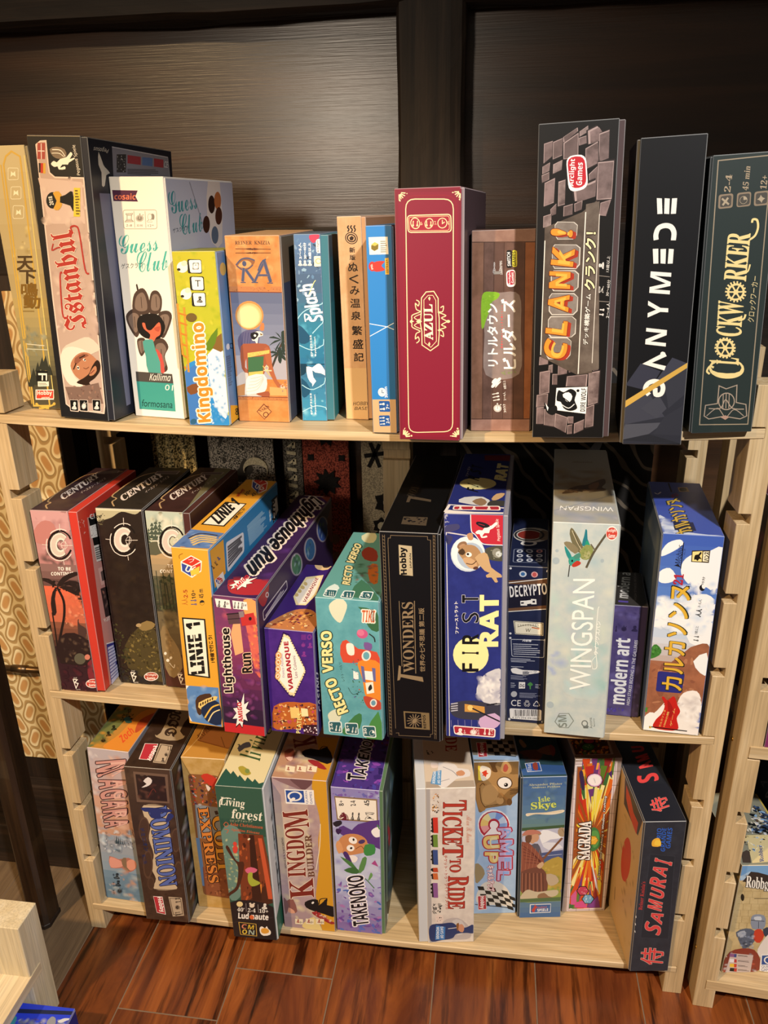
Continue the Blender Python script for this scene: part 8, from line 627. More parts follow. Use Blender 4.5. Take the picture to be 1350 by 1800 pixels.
BOXES['trains'] = {'label': 'whitewashed game box with tall rust-red letters and a strip of little trains','group': 'game boxes on the bottom shelf','m': [[0.99009,-0.13972,-0.01433,0.48072],[0.13958,0.99016,-0.01039,0.00031],[0.01564,0.00829,0.99984,0.04359],[0,0,0,1]],'dim': (8.29,29.43,23.0),'tray': ('L',1.35,'#c8ccd2'),'F': '#ded6ce|#cfc6c0','T': '#cfc0ae','R': '#a8a09c','L': '#c8ccd0'}
ART['trains'] = {'F':[('s',['#e8e2dc','#cfc8c4','#d8d0cc','#e4dcd8'],[39,584,164,584,167,126,36,130],50,10,34,'e',98),('p','#a8a4a4',[28,587,39,586,39,-3,33,-6,27,75]),('t','#b03c30','T','S',[76,546,76,511,140,544],0.4,'#6a2420',1.2),('t','#b03c30','I','S',[75,507,75,491,128,505],0.4,'#6a2420',1.2),('t','#b03c30','C','S',[74,487,74,454,126,485],0.4,'#6a2420',1.2),('t','#b03c30','K','S',[74,450,74,416,130,448],0.4,'#6a2420',1.4),('t','#b03c30','E','S',[74,413,74,387,127,411],0.4,'#6a2420',1.4),('t','#b03c30','T','S',[74,384,74,339,131,382],0.4,'#6a2420',1.4),('t','#b03c30','T','S',[94,332,94,312,125,331],0.0,'#6a2420',0.8),('t','#b03c30','O','S',[94,310,93,281,126,309],0.0,'#6a2420',1.0),('t','#b03c30','R','S',[90,266,89,227,148,264],0.4,'#6a2420',1.4),('t','#b03c30','I','S',[89,223,89,208,137,222],0.4,'#6a2420',1.4),('t','#b03c30','D','S',[89,204,89,171,136,203],0.4,'#6a2420',1.4),('t','#b03c30','E','S',[89,168,89,138,137,167],0.4,'#6a2420',1.4),('t','#b85a4a','チケット・トゥ・ライド・アメリカ','',[76,346,81,137,86,347],0.4),('t','#c89080','Alan R. Moon','C',[140,490,141,392,156,490]),('s',['#d88a2c','#8a5a24','#3a2a20','#e8b04a'],[43,570,63,569,63,502,44,503],40,3,8,'r',99),('p','#c8382c',[46,486,60,486,61,429,48,430]),('p','#22201e',[42,484,46,485,48,431,43,432]),('e','#1a1818',[43,479,45,479,43,476],0),('e','#1a1818',[43,466,45,466,43,462],0),('e','#1a1818',[43,452,45,452,43,449],0),('e','#1a1818',[42,438,45,438,42,435],0),('p','#6a8a3a',[45,424,59,424,60,377,47,378]),('p','#22201e',[41,422,46,423,47,379,43,380]),('e','#1a1818',[42,417,45,417,42,414],0),('e','#1a1818',[42,403,45,403,42,400],0),('e','#1a1818',[42,389,45,389,42,386],0),('p','#3a4f8a',[45,368,59,367,60,311,47,312]),('p','#22201e',[41,366,45,367,47,313,42,314]),('e','#1a1818',[42,361,44,361,42,357],0),('e','#1a1818',[42,347,44,347,41,343],0),('e','#1a1818',[41,332,44,332,41,329],0),('p','#b8482c',[44,300,58,300,60,283,46,283]),('p','#22201e',[40,298,45,299,46,285,42,286]),('e','#1a1818',[41,293,44,293,41,289],0),('p','#c86a3a',[44,279,58,279,60,254,46,255]),('p','#22201e',[40,277,44,278,46,256,41,257]),('e','#1a1818',[41,272,44,272,41,269],0),('p','#8a5a94',[44,242,58,241,59,183,46,184]),('p','#22201e',[40,240,44,241,46,185,41,186]),('e','#1a1818',[40,235,43,235,40,231],0),('e','#1a1818',[40,220,43,220,40,216],0),('e','#1a1818',[40,205,43,205,40,201],0),('s',['#1c1a18','#8a8480'],[41,162,69,161,68,118,42,119],40,4,10,'r',100),('p','#e0d0c8',[52,113,72,110,72,79,54,80],4),('s',['#3a2a28','#b86a5a'],[54,108,70,107,70,82,55,83],8,2,6,'r',101),('p','#b8b0b0',[72,85,117,100,153,60,154,15,109,11,76,18],3),('p','#c8c4c4',[101,89,129,89,141,49,117,28],2),('p','#2c3a6a',[72,79,101,81,117,67,141,60,163,71,166,37,141,38,113,34,101,17,68,10,35,8,34,70],4),('p','#c89074',[117,67,129,75,137,61,133,41,121,47],2),('l','#efe8e0',2,[88,57,117,61]),('p','#8a5a30',[113,73,121,78,117,45],4),('p','#3f7ac0',[52,72,80,65,78,12,49,12]),('t','#e8eef4','DAYS OF','B',[65,66,65,18,74,66]),('t','#e8eef4','WONDER','B',[53,66,52,16,62,66])],
'T':[('p','#a89a8c',[28,1,164,1,163,28,29,27]),('p','#dcd8d8',[70,105,116,97,123,80,153,73,154,45,115,35,86,4,64,10],2),('p','#c8906c',[117,63,133,71,142,59,135,48,120,49],2),('l','#8a8a94',2,[81,87,106,69,120,46],0,4),('l','#8a8a94',1.8,[69,26,96,36]),('p','#5a94c8',[52,68,76,73,70,12,42,19]),('t','#e8eef4','DAYS OF','B',[65,69,61,18,72,69]),('t','#e8eef4','WONDER','B',[53,70,46,20,61,68]),('t','#a03a2c','I','S',[99,231,100,223,133,238],0.6),('t','#a03a2c','D','S',[98,218,97,188,132,219],0.6),('t','#a03a2c','E','S',[96,183,94,154,129,184],0.6),('s',['#22201e','#c8b8a0'],[34,166,58,165,61,141,37,142],16,4,10,'r',102),('p','#e0d0c8',[49,106,66,102,65,85,49,85],4)],
'L':[]}
BOXES['beast'] = {'label': 'light blue game box with a goofy brown beast and bubbly rainbow lettering,bottom shelf','group': 'game boxes on the bottom shelf','m': [[0.99161,-0.12688,-0.02485,0.56108],[0.12683,0.99192,-0.00362,0.0627],[0.02511,0.00044,0.99968,0.04446],[0,0,0,1]],'dim': (6.69,29.45,18.0),'tray': ('R',0.1,'#7a8ca8'),'F': '#a9c4e4|#9cbade','T': '#8a8478','R': '#8aa8cc','L': '#8aa0bc'}
ART['beast'] = {'F':[('p','#8a6a40',[-1,593,137,588,134,486,114,456,111,433,80,426,34,418,25,406,12,424],4),('p','#b08a58',[48,556,69,574,106,543,133,539,136,501,107,487,83,457,71,434,34,427,21,459,24,508],3),('p','#6a4a28',[45,590,54,556,70,552,63,575,69,589],4),('p','#a07a48',[18,591,45,583,51,556,15,558],4),('p','#c49a64',[27,489,49,508,70,492,71,457,46,435,28,443],3),('p','#a87c48',[11,513,30,516,40,504,21,501,25,443,37,419,25,408,12,428,8,475],2),('l','#4a3018',2,[18,501,27,512,33,504],0,4),('l','#4a3018',2,[18,497,23,447,35,423],0,4),('l','#4a3018',2,[37,427,71,434],0,4),('p','#c8a068',[79,556,83,581,93,590,108,573,110,551,97,544],2),('p','#b85a4a',[86,555,88,574,95,579,101,566,95,551],2),('e','#4a3018',[91,511,114,510,92,488],0),('e','#f4f0ec',[91,511,111,510,92,491],0),('e','#141214',[95,504,101,504,95,497],0),('e','#f4f0ec',[93,506,95,506,93,504],0),('p','#8a6438',[71,465,80,476,89,468,104,452,114,440,108,429,89,437,83,430,71,442],2),('e','#c49a64',[78,447,89,447,79,433],0),('e','#a87c48',[80,465,88,464,80,455],0),('e','#6a4a28',[106,441,114,440,106,428],0),('l','#3a2818',2,[107,490,122,486,133,487],0,4),('l','#3a2818',2,[107,484,122,482,133,484],0,4),('l','#3a2818',2,[107,477,122,477,133,480],0,4),('l','#3a2818',2,[107,470,122,472,133,477],0,4),('p','#f0d84a',[13,576,21,574,23,522,14,524]),('p','#f4ecdc',[20,572,44,568,51,553,45,530,24,523],4),('p','#d8442c',[24,551,32,557,38,559,39,550,44,547,38,543,36,534,30,540,26,538,28,545]),('p','#9a8a68',[5,207,26,194,35,164,19,135,6,131],2),('p','#8ab0d8',[8,365,19,244,6,203]),('e','#f4eef0',[61,356,109,354,62,297],0),('p','#b02c40',[32,315,22,329,17,346,16,363,20,380,29,394,41,404,55,408,70,407,84,401,95,389,103,374,107,357,105,339,99,324,71,346,73,351,74,356,73,361,70,366,67,369,63,371,59,371,55,370,52,367,50,363,49,358,49,353,50,348,53,344]),('p','#e8a0a0',[33,326,31,328,30,329,29,331,28,333,27,335,26,337,25,339,24,341,24,343,23,345,22,347,22,350,22,352,21,354,44,356,44,355,44,354,44,353,44,352,45,351,45,350,45,349,46,348,46,347,47,346,47,345,48,344,48,343,49,343]),('p','#e8c878',[22,352,21,355,21,357,21,359,21,361,21,363,22,366,22,368,22,370,23,372,23,374,24,376,25,378,26,380,26,382,46,369,45,368,45,367,45,366,45,365,44,364,44,363,44,362,44,361,44,360,44,359,44,358,44,357,44,356,44,355]),('p','#e8dca0',[26,381,27,383,28,384,29,386,30,388,31,389,32,391,34,393,35,394,37,395,38,397,40,398,41,399,43,400,45,401,54,378,53,378,52,377,52,377,51,376,50,376,50,375,49,374,48,374,48,373,47,372,47,371,46,370,46,369,46,369]),('p','#a8c8e8',[43,400,45,401,47,402,49,402,50,403,52,403,54,404,56,404,58,404,60,404,61,404,63,404,65,404,67,403,69,403,65,379,64,379,63,380,62,380,61,380,60,380,60,380,59,380,58,380,57,379,56,379,56,379,55,379,54,378,53,378]),('p','#7a9ce0',[68,403,69,403,71,402,73,401,75,401,77,400,78,399,80,398,82,397,83,395,85,394,86,393,88,391,89,390,90,388,74,372,73,373,73,374,72,374,71,375,71,376,70,376,69,377,69,377,68,378,67,378,66,379,66,379,65,379,64,379]),('p','#c8d8f0',[89,389,91,387,92,386,93,384,94,382,95,380,96,378,97,376,98,374,98,372,99,370,100,368,100,366,100,364,101,361,78,359,78,360,78,362,78,363,78,364,77,365,77,366,77,367,76,368,76,368,76,369,75,370,75,371,74,372,73,373]),('p','#8aaae0',[101,363,101,361,101,359,101,356,101,354,101,352,101,350,100,347,100,345,100,343,99,341,98,339,98,337,97,335,96,333,76,346,77,347,77,348,77,349,78,350,78,351,78,352,78,353,78,354,79,355,79,356,79,357,79,358,78,359,78,360]),('e','#f4eef0',[64,355,73,354,64,344],0),('t','#c8b0d8','A','B',[72,343,83,303,107,358],1.0,'#b02c40',4),('t','#8aaae8','A','B',[89,340,100,305,106,349]),('t','#c8b0d8','M','B',[79,298,80,237,118,298],1.0,'#b02c40',4),('t','#8aaae8','M','B',[96,295,98,239,116,295]),('t','#c8b0d8','E','B',[76,231,77,182,116,231],1.0,'#b02c40',4),('t','#8aaae8','E','B',[94,228,95,184,114,228]),('t','#c8b0d8','L','B',[75,177,74,137,111,174],1.2,'#b02c40',4),('t','#8aaae8','L','B',[91,174,90,139,109,173]),('t','#e8c87a','U','B',[28,313,32,264,75,316],1.4,'#b02c40',4),('t','#e8dca8','U','B',[47,309,51,266,71,311]),('t','#e8c87a','P','B',[35,251,34,210,76,249],1.4,'#b02c40',4),('t','#e8dca8','P','B',[51,248,51,213,72,246]),('p','#d8d4cc',[26,122,71,133,107,98,125,28,85,33,10,49],4),('p','#1a1a1a',[12,115,31,113,35,97,16,99]),('p','#1a1a1a',[49,110,68,105,72,89,53,94]),('p','#1a1a1a',[87,98,106,90,110,74,91,82]),('p','#1a1a1a',[35,97,53,94,57,79,39,82]),('p','#1a1a1a',[72,89,91,82,95,67,76,73]),('p','#1a1a1a',[110,74,129,64,134,48,114,58]),('p','#1a1a1a',[20,83,39,82,43,66,24,68]),('p','#1a1a1a',[57,79,76,73,81,58,62,63]),('p','#1a1a1a',[95,67,114,58,119,42,100,51]),('p','#1a1a1a',[43,66,62,63,66,47,47,50]),('p','#1a1a1a',[81,58,100,51,104,35,85,42]),('p','#1a1a1a',[119,42,138,32,142,16,123,26]),('p','#1a1a1a',[28,52,47,50,51,34,32,36]),('p','#1a1a1a',[66,47,85,42,89,26,70,31]),('p','#1a1a1a',[104,35,123,26,127,10,108,19]),('l','#1a1a20',3,[5,40,29,35,75,29,126,19],0,4),('t','#f4eef0','キャメルアップ','',[42,197,44,95,63,197],1.2,'#b02c40',1.8),('p','#f0e0dc',[12,75,40,77,41,18,15,16]),('p','#b83440',[14,73,38,76,40,20,16,18]),('t','#f6ece8','Hobby','B',[18,72,19,21,34,73],0.4)],
'T':[('p','#a9c4e4',[-3,12,137,2,138,21,0,31]),('p','#b8b4a8',[49,91,117,83,123,21,44,48]),('p','#1a1a1a',[47,96,63,95,63,77,47,79]),('p','#1a1a1a',[79,95,95,93,95,76,79,77]),('p','#1a1a1a',[111,93,127,92,127,74,111,76]),('p','#1a1a1a',[63,78,79,76,80,59,64,60]),('p','#1a1a1a',[95,77,111,75,111,58,96,59]),('p','#1a1a1a',[48,61,64,60,64,42,48,44]),('p','#1a1a1a',[80,60,96,58,96,41,80,43]),('p','#1a1a1a',[112,58,127,57,127,40,112,41]),('p','#1a1a1a',[64,43,80,42,80,25,65,26]),('p','#1a1a1a',[96,42,111,40,112,24,96,25]),('l','#1a1a20',3,[2,50,58,33,126,19],0,4),('p','#f0e0dc',[16,88,47,87,43,22,16,20]),('p','#b83440',[18,86,46,85,42,24,18,22]),('t','#f6ece8','Hobby','B',[23,84,21,26,39,86],0.4)]}
BOXES['tartan'] = {'label': 'blue-grey game box with a seated tartan-clad highlander holding a staff,bottom shelf right','group': 'game boxes on the bottom shelf','m': [[0.99199,-0.12333,-0.02745,0.6295],[0.12328,0.99237,-0.00347,0.06248],[0.02767,6e-05,0.99962,0.04568],[0,0,0,1]],'dim': (6.71,27.25,15.0),'tray': ('L',0.3,'#26343c'),'F': '#49688f|#41607f','T': '#2f4a52','R': '#3a5068','L': '#22303a'}
ART['tartan'] = {'F':[('g','#40639a','#5a7ea0',[0,545,134,545,134,409,0,409],4),('g','#5a7e9a','#6a8a80',[0,409,134,409,134,338,0,338],4),('g','#6e8c84','#6e8c84',[0,87,134,87,134,65,0,65],1),('g','#5a7a94','#40649a',[0,65,134,65,134,0,0,0],3),('s',['#587a9c','#6a8a9c','#48688c'],[7,532,133,536,131,375,8,379],30,7,24,'e',103),('p','#3f5a3c',[5,359,136,368,135,357,5,347]),('t','#c0c4a8','Alexander Pfister','S',[24,514,121,516,23,522]),('t','#c0c4a8','Andreas Pelikan','S',[32,505,115,507,32,512]),('t','#c4d46a','Isle','S',[54,453,88,458,51,472],0.4),('t','#dcd8c0','of','I',[76,443,91,446,75,449]),('t','#d0d870','Skye','S',[34,421,107,427,31,453],0.6,'#4a7a3a',1.0),('p','#e8dcc4',[19,413,41,415,77,416,126,424,126,414,93,407,47,410,22,403],4),('l','#b8a078',1.0,[22,409,123,418]),('p','#b8bcd4',[5,347,136,357,134,292,130,243,77,236,13,275]),('p','#e8ecf4',[61,342,85,349,130,320,93,313,68,298],2),('p','#dce0ec',[68,298,106,301,131,280,88,273],2),('p','#4a5a8a',[63,261,132,272,132,235,70,233]),('l','#c8d0e4',1.4,[70,249,129,255]),('p','#b09848',[71,216,131,239,132,88,88,81,78,174],4),('p','#8a9a4a',[10,117,41,133,132,114,131,75,9,66],4),('s',['#c8b05a','#7a8a3c','#a08a3c'],[77,216,130,231,131,88,91,85],30,5,18,'e',104),('p','#a08a70',[6,315,12,339,24,351,51,350,63,342,61,330,12,329],2),('p','#b87a6a',[10,337,21,349,42,352,61,344,60,336,12,331],2),('p','#c49a7c',[37,331,55,334,59,318,53,306,47,304,40,298,31,307],2),('p','#6a4a38',[18,327,37,331,34,305,22,299],2),('p','#8a5040',[6,299,18,305,37,294,70,245,77,220,65,212,56,196,27,197,5,181,3,226],4),('p','#5a5a68',[37,294,56,298,66,273,68,249,54,270],2),('l','#5a2c28',1.8,[8,295,38,266,67,229],0,4),('l','#5a2c28',1.8,[10,282,43,257,67,225],0,4),('l','#5a2c28',1.8,[12,268,49,248,68,222],0,4),('l','#5a2c28',1.8,[14,254,54,239,68,219],0,4),('l','#5a2c28',1.8,[16,240,59,230,68,215],0,4),('l','#5a2c28',1.8,[19,226,64,220,68,212],0,4),('l','#a87058',1.4,[12,299,8,193],0,4),('l','#a87058',1.4,[25,293,20,197],0,4),('l','#a87058',1.4,[38,287,31,201],0,4),('l','#a87058',1.4,[50,281,42,205],0,4),('l','#a87058',1.4,[63,275,53,208],0,4),('p','#6e4438',[5,181,33,201,65,204,85,178,90,115,71,107,55,90,42,104,17,100,5,126],4),('l','#a87058',1.8,[12,185,12,105],0,4),('l','#4a2824',1.8,[17,184,17,104],0,4),('l','#a87058',1.8,[23,184,24,104],0,4),('l','#4a2824',1.8,[29,184,29,104],0,4),('l','#a87058',1.8,[34,184,36,104],0,4),('l','#4a2824',1.8,[40,184,42,104],0,4),('l','#a87058',1.8,[46,184,48,103],0,4),('l','#4a2824',1.8,[52,183,54,103],0,4),('l','#a87058',1.8,[57,183,60,103],0,4),('l','#4a2824',1.8,[63,183,66,103],0,4),('l','#a87058',1.8,[69,183,73,103],0,4),('l','#4a2824',1.8,[74,183,78,103],0,4),('p','#b8a890',[85,178,113,173,124,148,109,132,92,136],2),('p','#c8a888',[55,212,71,228,76,216,65,200],2),('l','#7a5238',7,[73,237,128,318]),('e','#a89478',[126,340,138,339,127,322],0),('l','#8a7458',2,[125,352,135,336],0,4),('p','#c0b49c',[9,92,29,117,61,107,119,114,116,89,62,82,11,79],4),('p','#8a6a50',[62,95,81,103,94,89,114,80,107,74,65,77],2),('p','#4f6a44',[4,79,133,84,133,69,3,65]),('p','#d8dce4',[38,56,103,57,103,20,38,18]),('p','#3a5f9a',[41,53,102,54,101,23,41,21]),('t','#f0f0f4','SPIELE','B',[62,25,96,27,61,36]),('t','#c86a5a','Lookout','I',[60,38,92,40,59,47]),('p','#b8423a',[44,30,52,47,53,56,58,47,63,45,57,39,52,23],4)],
'T':[('p','#3c5f96',[3,9,136,9,137,47,59,55,6,34]),('s',['#4a3a34','#5a3a30','#6a4a3a'],[13,99,86,125,76,82,29,61],40,5,16,'e',105),('p','#6a4436',[12,114,70,121,77,92,58,69,33,89],4),('p','#8a6048',[66,116,91,135,111,139,117,119,106,95,85,101],2),('p','#8a4a40',[109,144,122,129,118,100,107,91],2),('p','#a88a68',[27,173,39,142,28,133,19,163],4),('p','#d8dce4',[21,61,65,66,66,25,23,22]),('p','#2f5fb0',[23,58,63,63,64,27,25,25]),('t','#e8ecf4','SPIELE','B',[28,56,27,27,38,58]),('p','#a84a3a',[44,58,57,62,55,32,43,33],4)]}
BOXES['starburst'] = {'label': 'starburst game box framed like a stone window,beside the charcoal box','group': 'game boxes on the bottom shelf','m': [[0.98694,-0.16107,0.00018,0.69883],[0.16107,0.98694,-0.00244,0.07937],[0.00022,0.00243,1.0,0.04944],[0,0,0,1]],'dim': (6.9,29.44,10.0),'tray': ('R',0.12,'#6a5a50'),'F': '#a59690|#958680','T': '#7a675a','R': '#94857c','L': '#6a5c54'}
ART['starburst'] = {'F':[('p','#d8ccd0',[-6,579,123,577,139,-2,15,-2]),('p','#b8a8ac',[-3,574,120,573,136,3,18,4]),('p','#e4dce0',[1,569,116,567,131,7,20,9]),('p','#8a7a78',[6,564,113,562,127,11,23,13]),('p','#9a5226',[9,561,110,559,124,13,25,15]),('b',['#e8b83c','#e8d84a','#d86a24','#e8e08a','#d8882c','#c83c20','#f0e4a0'],['#c84a20','#d8782c','#8a2a2a','#5a7a2c','#6a3a7a','#c85a8a','#3a6a3a','#b8322c','#e8a83c'],[68,301,47,289],260,8),('p','#3a2850',[15,539,24,546,35,484,26,484],4),('p','#4a2a6a',[100,536,110,547,112,516]),('p','#c85a94',[24,66,39,92,44,30,26,30]),('p','#d8dce8',[75,208,86,173,113,71,99,99]),('p','#7a3a8a',[84,28,109,63,119,14,85,15]),('p','#c84a8a',[39,39,69,46,79,15,38,17]),('p','#161214',[80,85,71,66,51,67,39,87,48,106,68,105]),('p','#b83a5a',[77,85,70,69,52,70,42,87,50,103,67,102]),('s',['#e8b0c0'],[47,100,70,99,72,72,49,73],9,3,5,'e',106),('p','#161214',[99,51,90,32,70,32,58,52,67,71,87,70]),('p','#6aa0c8',[96,51,88,34,71,35,61,52,68,69,86,68]),('s',['#d8ecf4'],[66,65,89,64,91,37,68,38],9,3,6,'e',107),('p','#161214',[86,512,84,500,76,491,64,488,51,491,41,501,37,514,39,527,47,536,59,539,72,535,82,525]),('p','#d8a8d8',[84,512,82,501,75,492,63,489,52,493,43,502,39,514,41,526,48,534,59,537,71,534,80,525]),('p','#f4f0f2',[81,513,79,502,73,495,63,493,53,496,45,504,42,514,44,524,50,531,60,534,70,531,78,523]),('t','#8a8a90','SAGRADA','',[66,504,60,521,63,503]),('p','#3f7a44',[61,322,73,338,90,321,99,271,83,246,70,251,59,285],4),('p','#5a9a50',[68,318,87,321,94,279,79,259],4),('p','#8a5a1c',[92,287,84,271,67,271,56,288,64,305,82,304]),('p','#e0b03c',[90,287,83,272,67,273,58,288,65,303,81,302]),('l','#f0d88a',1.4,[74,288,86,296]),('l','#f0d88a',1.4,[74,288,64,299]),('t','#f4f2ee','SAGRADA','S',[71,212,64,360,34,215],1.6,'#161418',3),('t','#f4f0ec','A Game of Dice Drafting & Window Crafting','B',[110,129,103,453,102,130],0.0,'#1a1414',1.6),('l','#4a4244',0.6,[-13,548,7,546]),('l','#4a4244',0.8,[112,543,141,542]),('l','#4a4244',0.8,[-12,497,8,496]),('l','#4a4244',0.8,[113,493,143,492]),('l','#4a4244',0.8,[-10,446,10,445]),('l','#4a4244',0.8,[114,441,144,440]),('l','#4a4244',0.8,[-8,394,12,392]),('l','#4a4244',0.8,[115,389,145,388]),('l','#4a4244',0.8,[-6,341,14,340]),('l','#4a4244',0.8,[117,336,147,335]),('l','#4a4244',0.8,[-4,287,16,286]),('l','#4a4244',0.8,[118,282,148,281]),('l','#4a4244',0.8,[-3,233,18,231]),('l','#4a4244',0.8,[120,228,150,227]),('l','#4a4244',0.8,[-1,177,20,175]),('l','#4a4244',0.8,[121,172,151,171]),('l','#4a4244',0.8,[1,120,22,119]),('l','#4a4244',0.8,[122,115,152,114]),('l','#4a4244',0.8,[3,63,25,61]),('l','#4a4244',0.8,[124,58,154,56]),('l','#4a4244',0.6,[40,579,40,564]),('l','#4a4244',0.8,[45,11,45,0]),('l','#4a4244',0.6,[78,578,78,563]),('l','#4a4244',0.8,[86,10,86,-2]),('l','#4a4244',0.6,[115,577,115,561]),('l','#4a4244',0.8,[127,8,127,-4])],
'T':[('p','#b0a098',[-3,93,2,17,116,17,121,88]),('p','#4a2a1c',[8,90,6,20,108,20,115,88]),('s',['#c8702c','#d89a3c','#5a7a3a','#8a3a24','#b8522c','#3a3a2a','#6a8a3a'],[6,21,105,21,113,85,9,90],60,4,20,'r',108,60),('e','#161614',[51,53,71,52,46,35],0),('e','#3f7a3a',[51,53,69,53,47,38],0),('s',['#d8e8c8'],[42,61,64,60,60,46,38,47],5,3,5,'e',109),('e','#161614',[61,80,80,79,58,66],0),('e','#a83a5a',[61,80,77,79,58,69],0)]}
BOXES['charcoal'] = {'label': 'charcoal game box with red brush-stroke letters,right end of the bottom shelf','group': 'game boxes on the bottom shelf','m': [[0.99274,-0.11774,-0.02475,0.78652],[0.11761,0.99304,-0.00668,-0.01437],[0.02536,0.00372,0.99967,0.05085],[0,0,0,1]],'dim': (5.64,27.55,20.0),'tray': ('L',0.2,'#2a2a2e'),'F': '#30343e|#2a2d36','T': '#1f222c','R': '#1c1e26','L': '#c8a670'}
ART['charcoal'] = {'F':[('p','#262a33',[26,440,93,431,103,126,25,133]),('l','#3c424e',0.8,[26,440,93,431,103,126,25,133],1,0),('p','#e8b03c',[28,471,28,486,37,495,47,493,53,468,34,466],2),('p','#f0c84a',[35,473,38,488,50,485,51,470],4),('t','#2f5fc0','RIO','B',[51,495,49,528,39,496]),('t','#2f5fc0','GRANDE','B',[65,448,62,528,53,450]),('t','#2f5fc0','GAMES','B',[78,458,78,528,65,461]),('t','#e8d0c4','S','BI',[77,140,82,179,30,159],1.4),('t','#d8484a','S','BI',[77,140,82,179,30,159],0.4),('t','#e8d0c4','A','BI',[79,182,81,222,46,191],1.4),('t','#d8484a','A','BI',[79,182,81,222,46,191],0.4),('t','#e8d0c4','M','BI',[74,232,75,271,35,241],1.4),('t','#d8484a','M','BI',[74,232,75,271,35,241],0.4),('t','#e8d0c4','U','BI',[75,278,78,312,37,289],1.4),('t','#d8484a','U','BI',[75,278,78,312,37,289],0.4),('t','#e8d0c4','R','BI',[76,317,77,350,33,328],1.4),('t','#d8484a','R','BI',[76,317,77,350,33,328],0.4),('t','#e8d0c4','A','BI',[75,357,77,389,37,367],1.4),('t','#d8484a','A','BI',[75,357,77,389,37,367],0.4),('t','#e8d0c4','I','BI',[87,398,88,415,40,410],1.4),('t','#d8484a','I','BI',[87,398,88,415,40,410],0.4),('t','#b83c3c',"Reiner Knizia's",'S',[21,238,22,342,10,240]),('t','#e8d0c4','侍','',[95,22,94,86,32,32],3),('t','#d8484a','侍','',[95,22,94,86,32,32],1.6),('l','#d8d4d0',2,[4,217,6,209]),('l','#d8d4d0',2,[5,189,7,181]),('l','#d8d4d0',2,[6,161,8,153])],
'T':[('p','#22262f',[28,152,98,144,100,217,43,219]),('t','#d8484a','S','BI',[90,161,93,199,28,137],1.6),('t','#d8484a','A','BI',[90,218,89,242,50,193],1.6),('t','#d8484a','M','BI',[89,250,89,279,51,229],1.6),('t','#d8484a','U','BI',[85,286,89,316,48,276],1.6),('t','#e8d0c4','侍','',[84,48,88,98,34,29],2),('t','#d8484a','侍','',[84,48,88,98,34,29],1.4)],
'L':[('p','#2e3038',[183,572,6,553,32,473,169,459]),('p','#c8402c',[164,531,118,526,83,506,39,511,44,466,72,465,119,473,154,493]),('e','#c03a28',[109,310,68,350,105,231],0),('s',['#8a7040','#a88a54','#b8985c'],[177,431,37,468,3,38,178,79],24,7,26,'e',110),('l','#6a5a38',5,[182,128,178,79])]}
BOXES['castle'] = {'label': 'castle-wall game box with a steel-helmed knight,lowest shelf of the right-hand rack','group': 'game boxes in the right-hand rack','m': [[0.99027,-0.13917,0.0,0.9175],[0.13917,0.99027,0.0,-0.002],[0.0,0.0,1.0,0.0541],[0,0,0,1]],'dim': (8.2,20.0,14.0),'tray': ('R',0.3,'#c8b04a'),'F': '#cdb98c|#bfa97a','T': '#8a8a7a','R': '#5a6a8a','L': '#8a7448'}
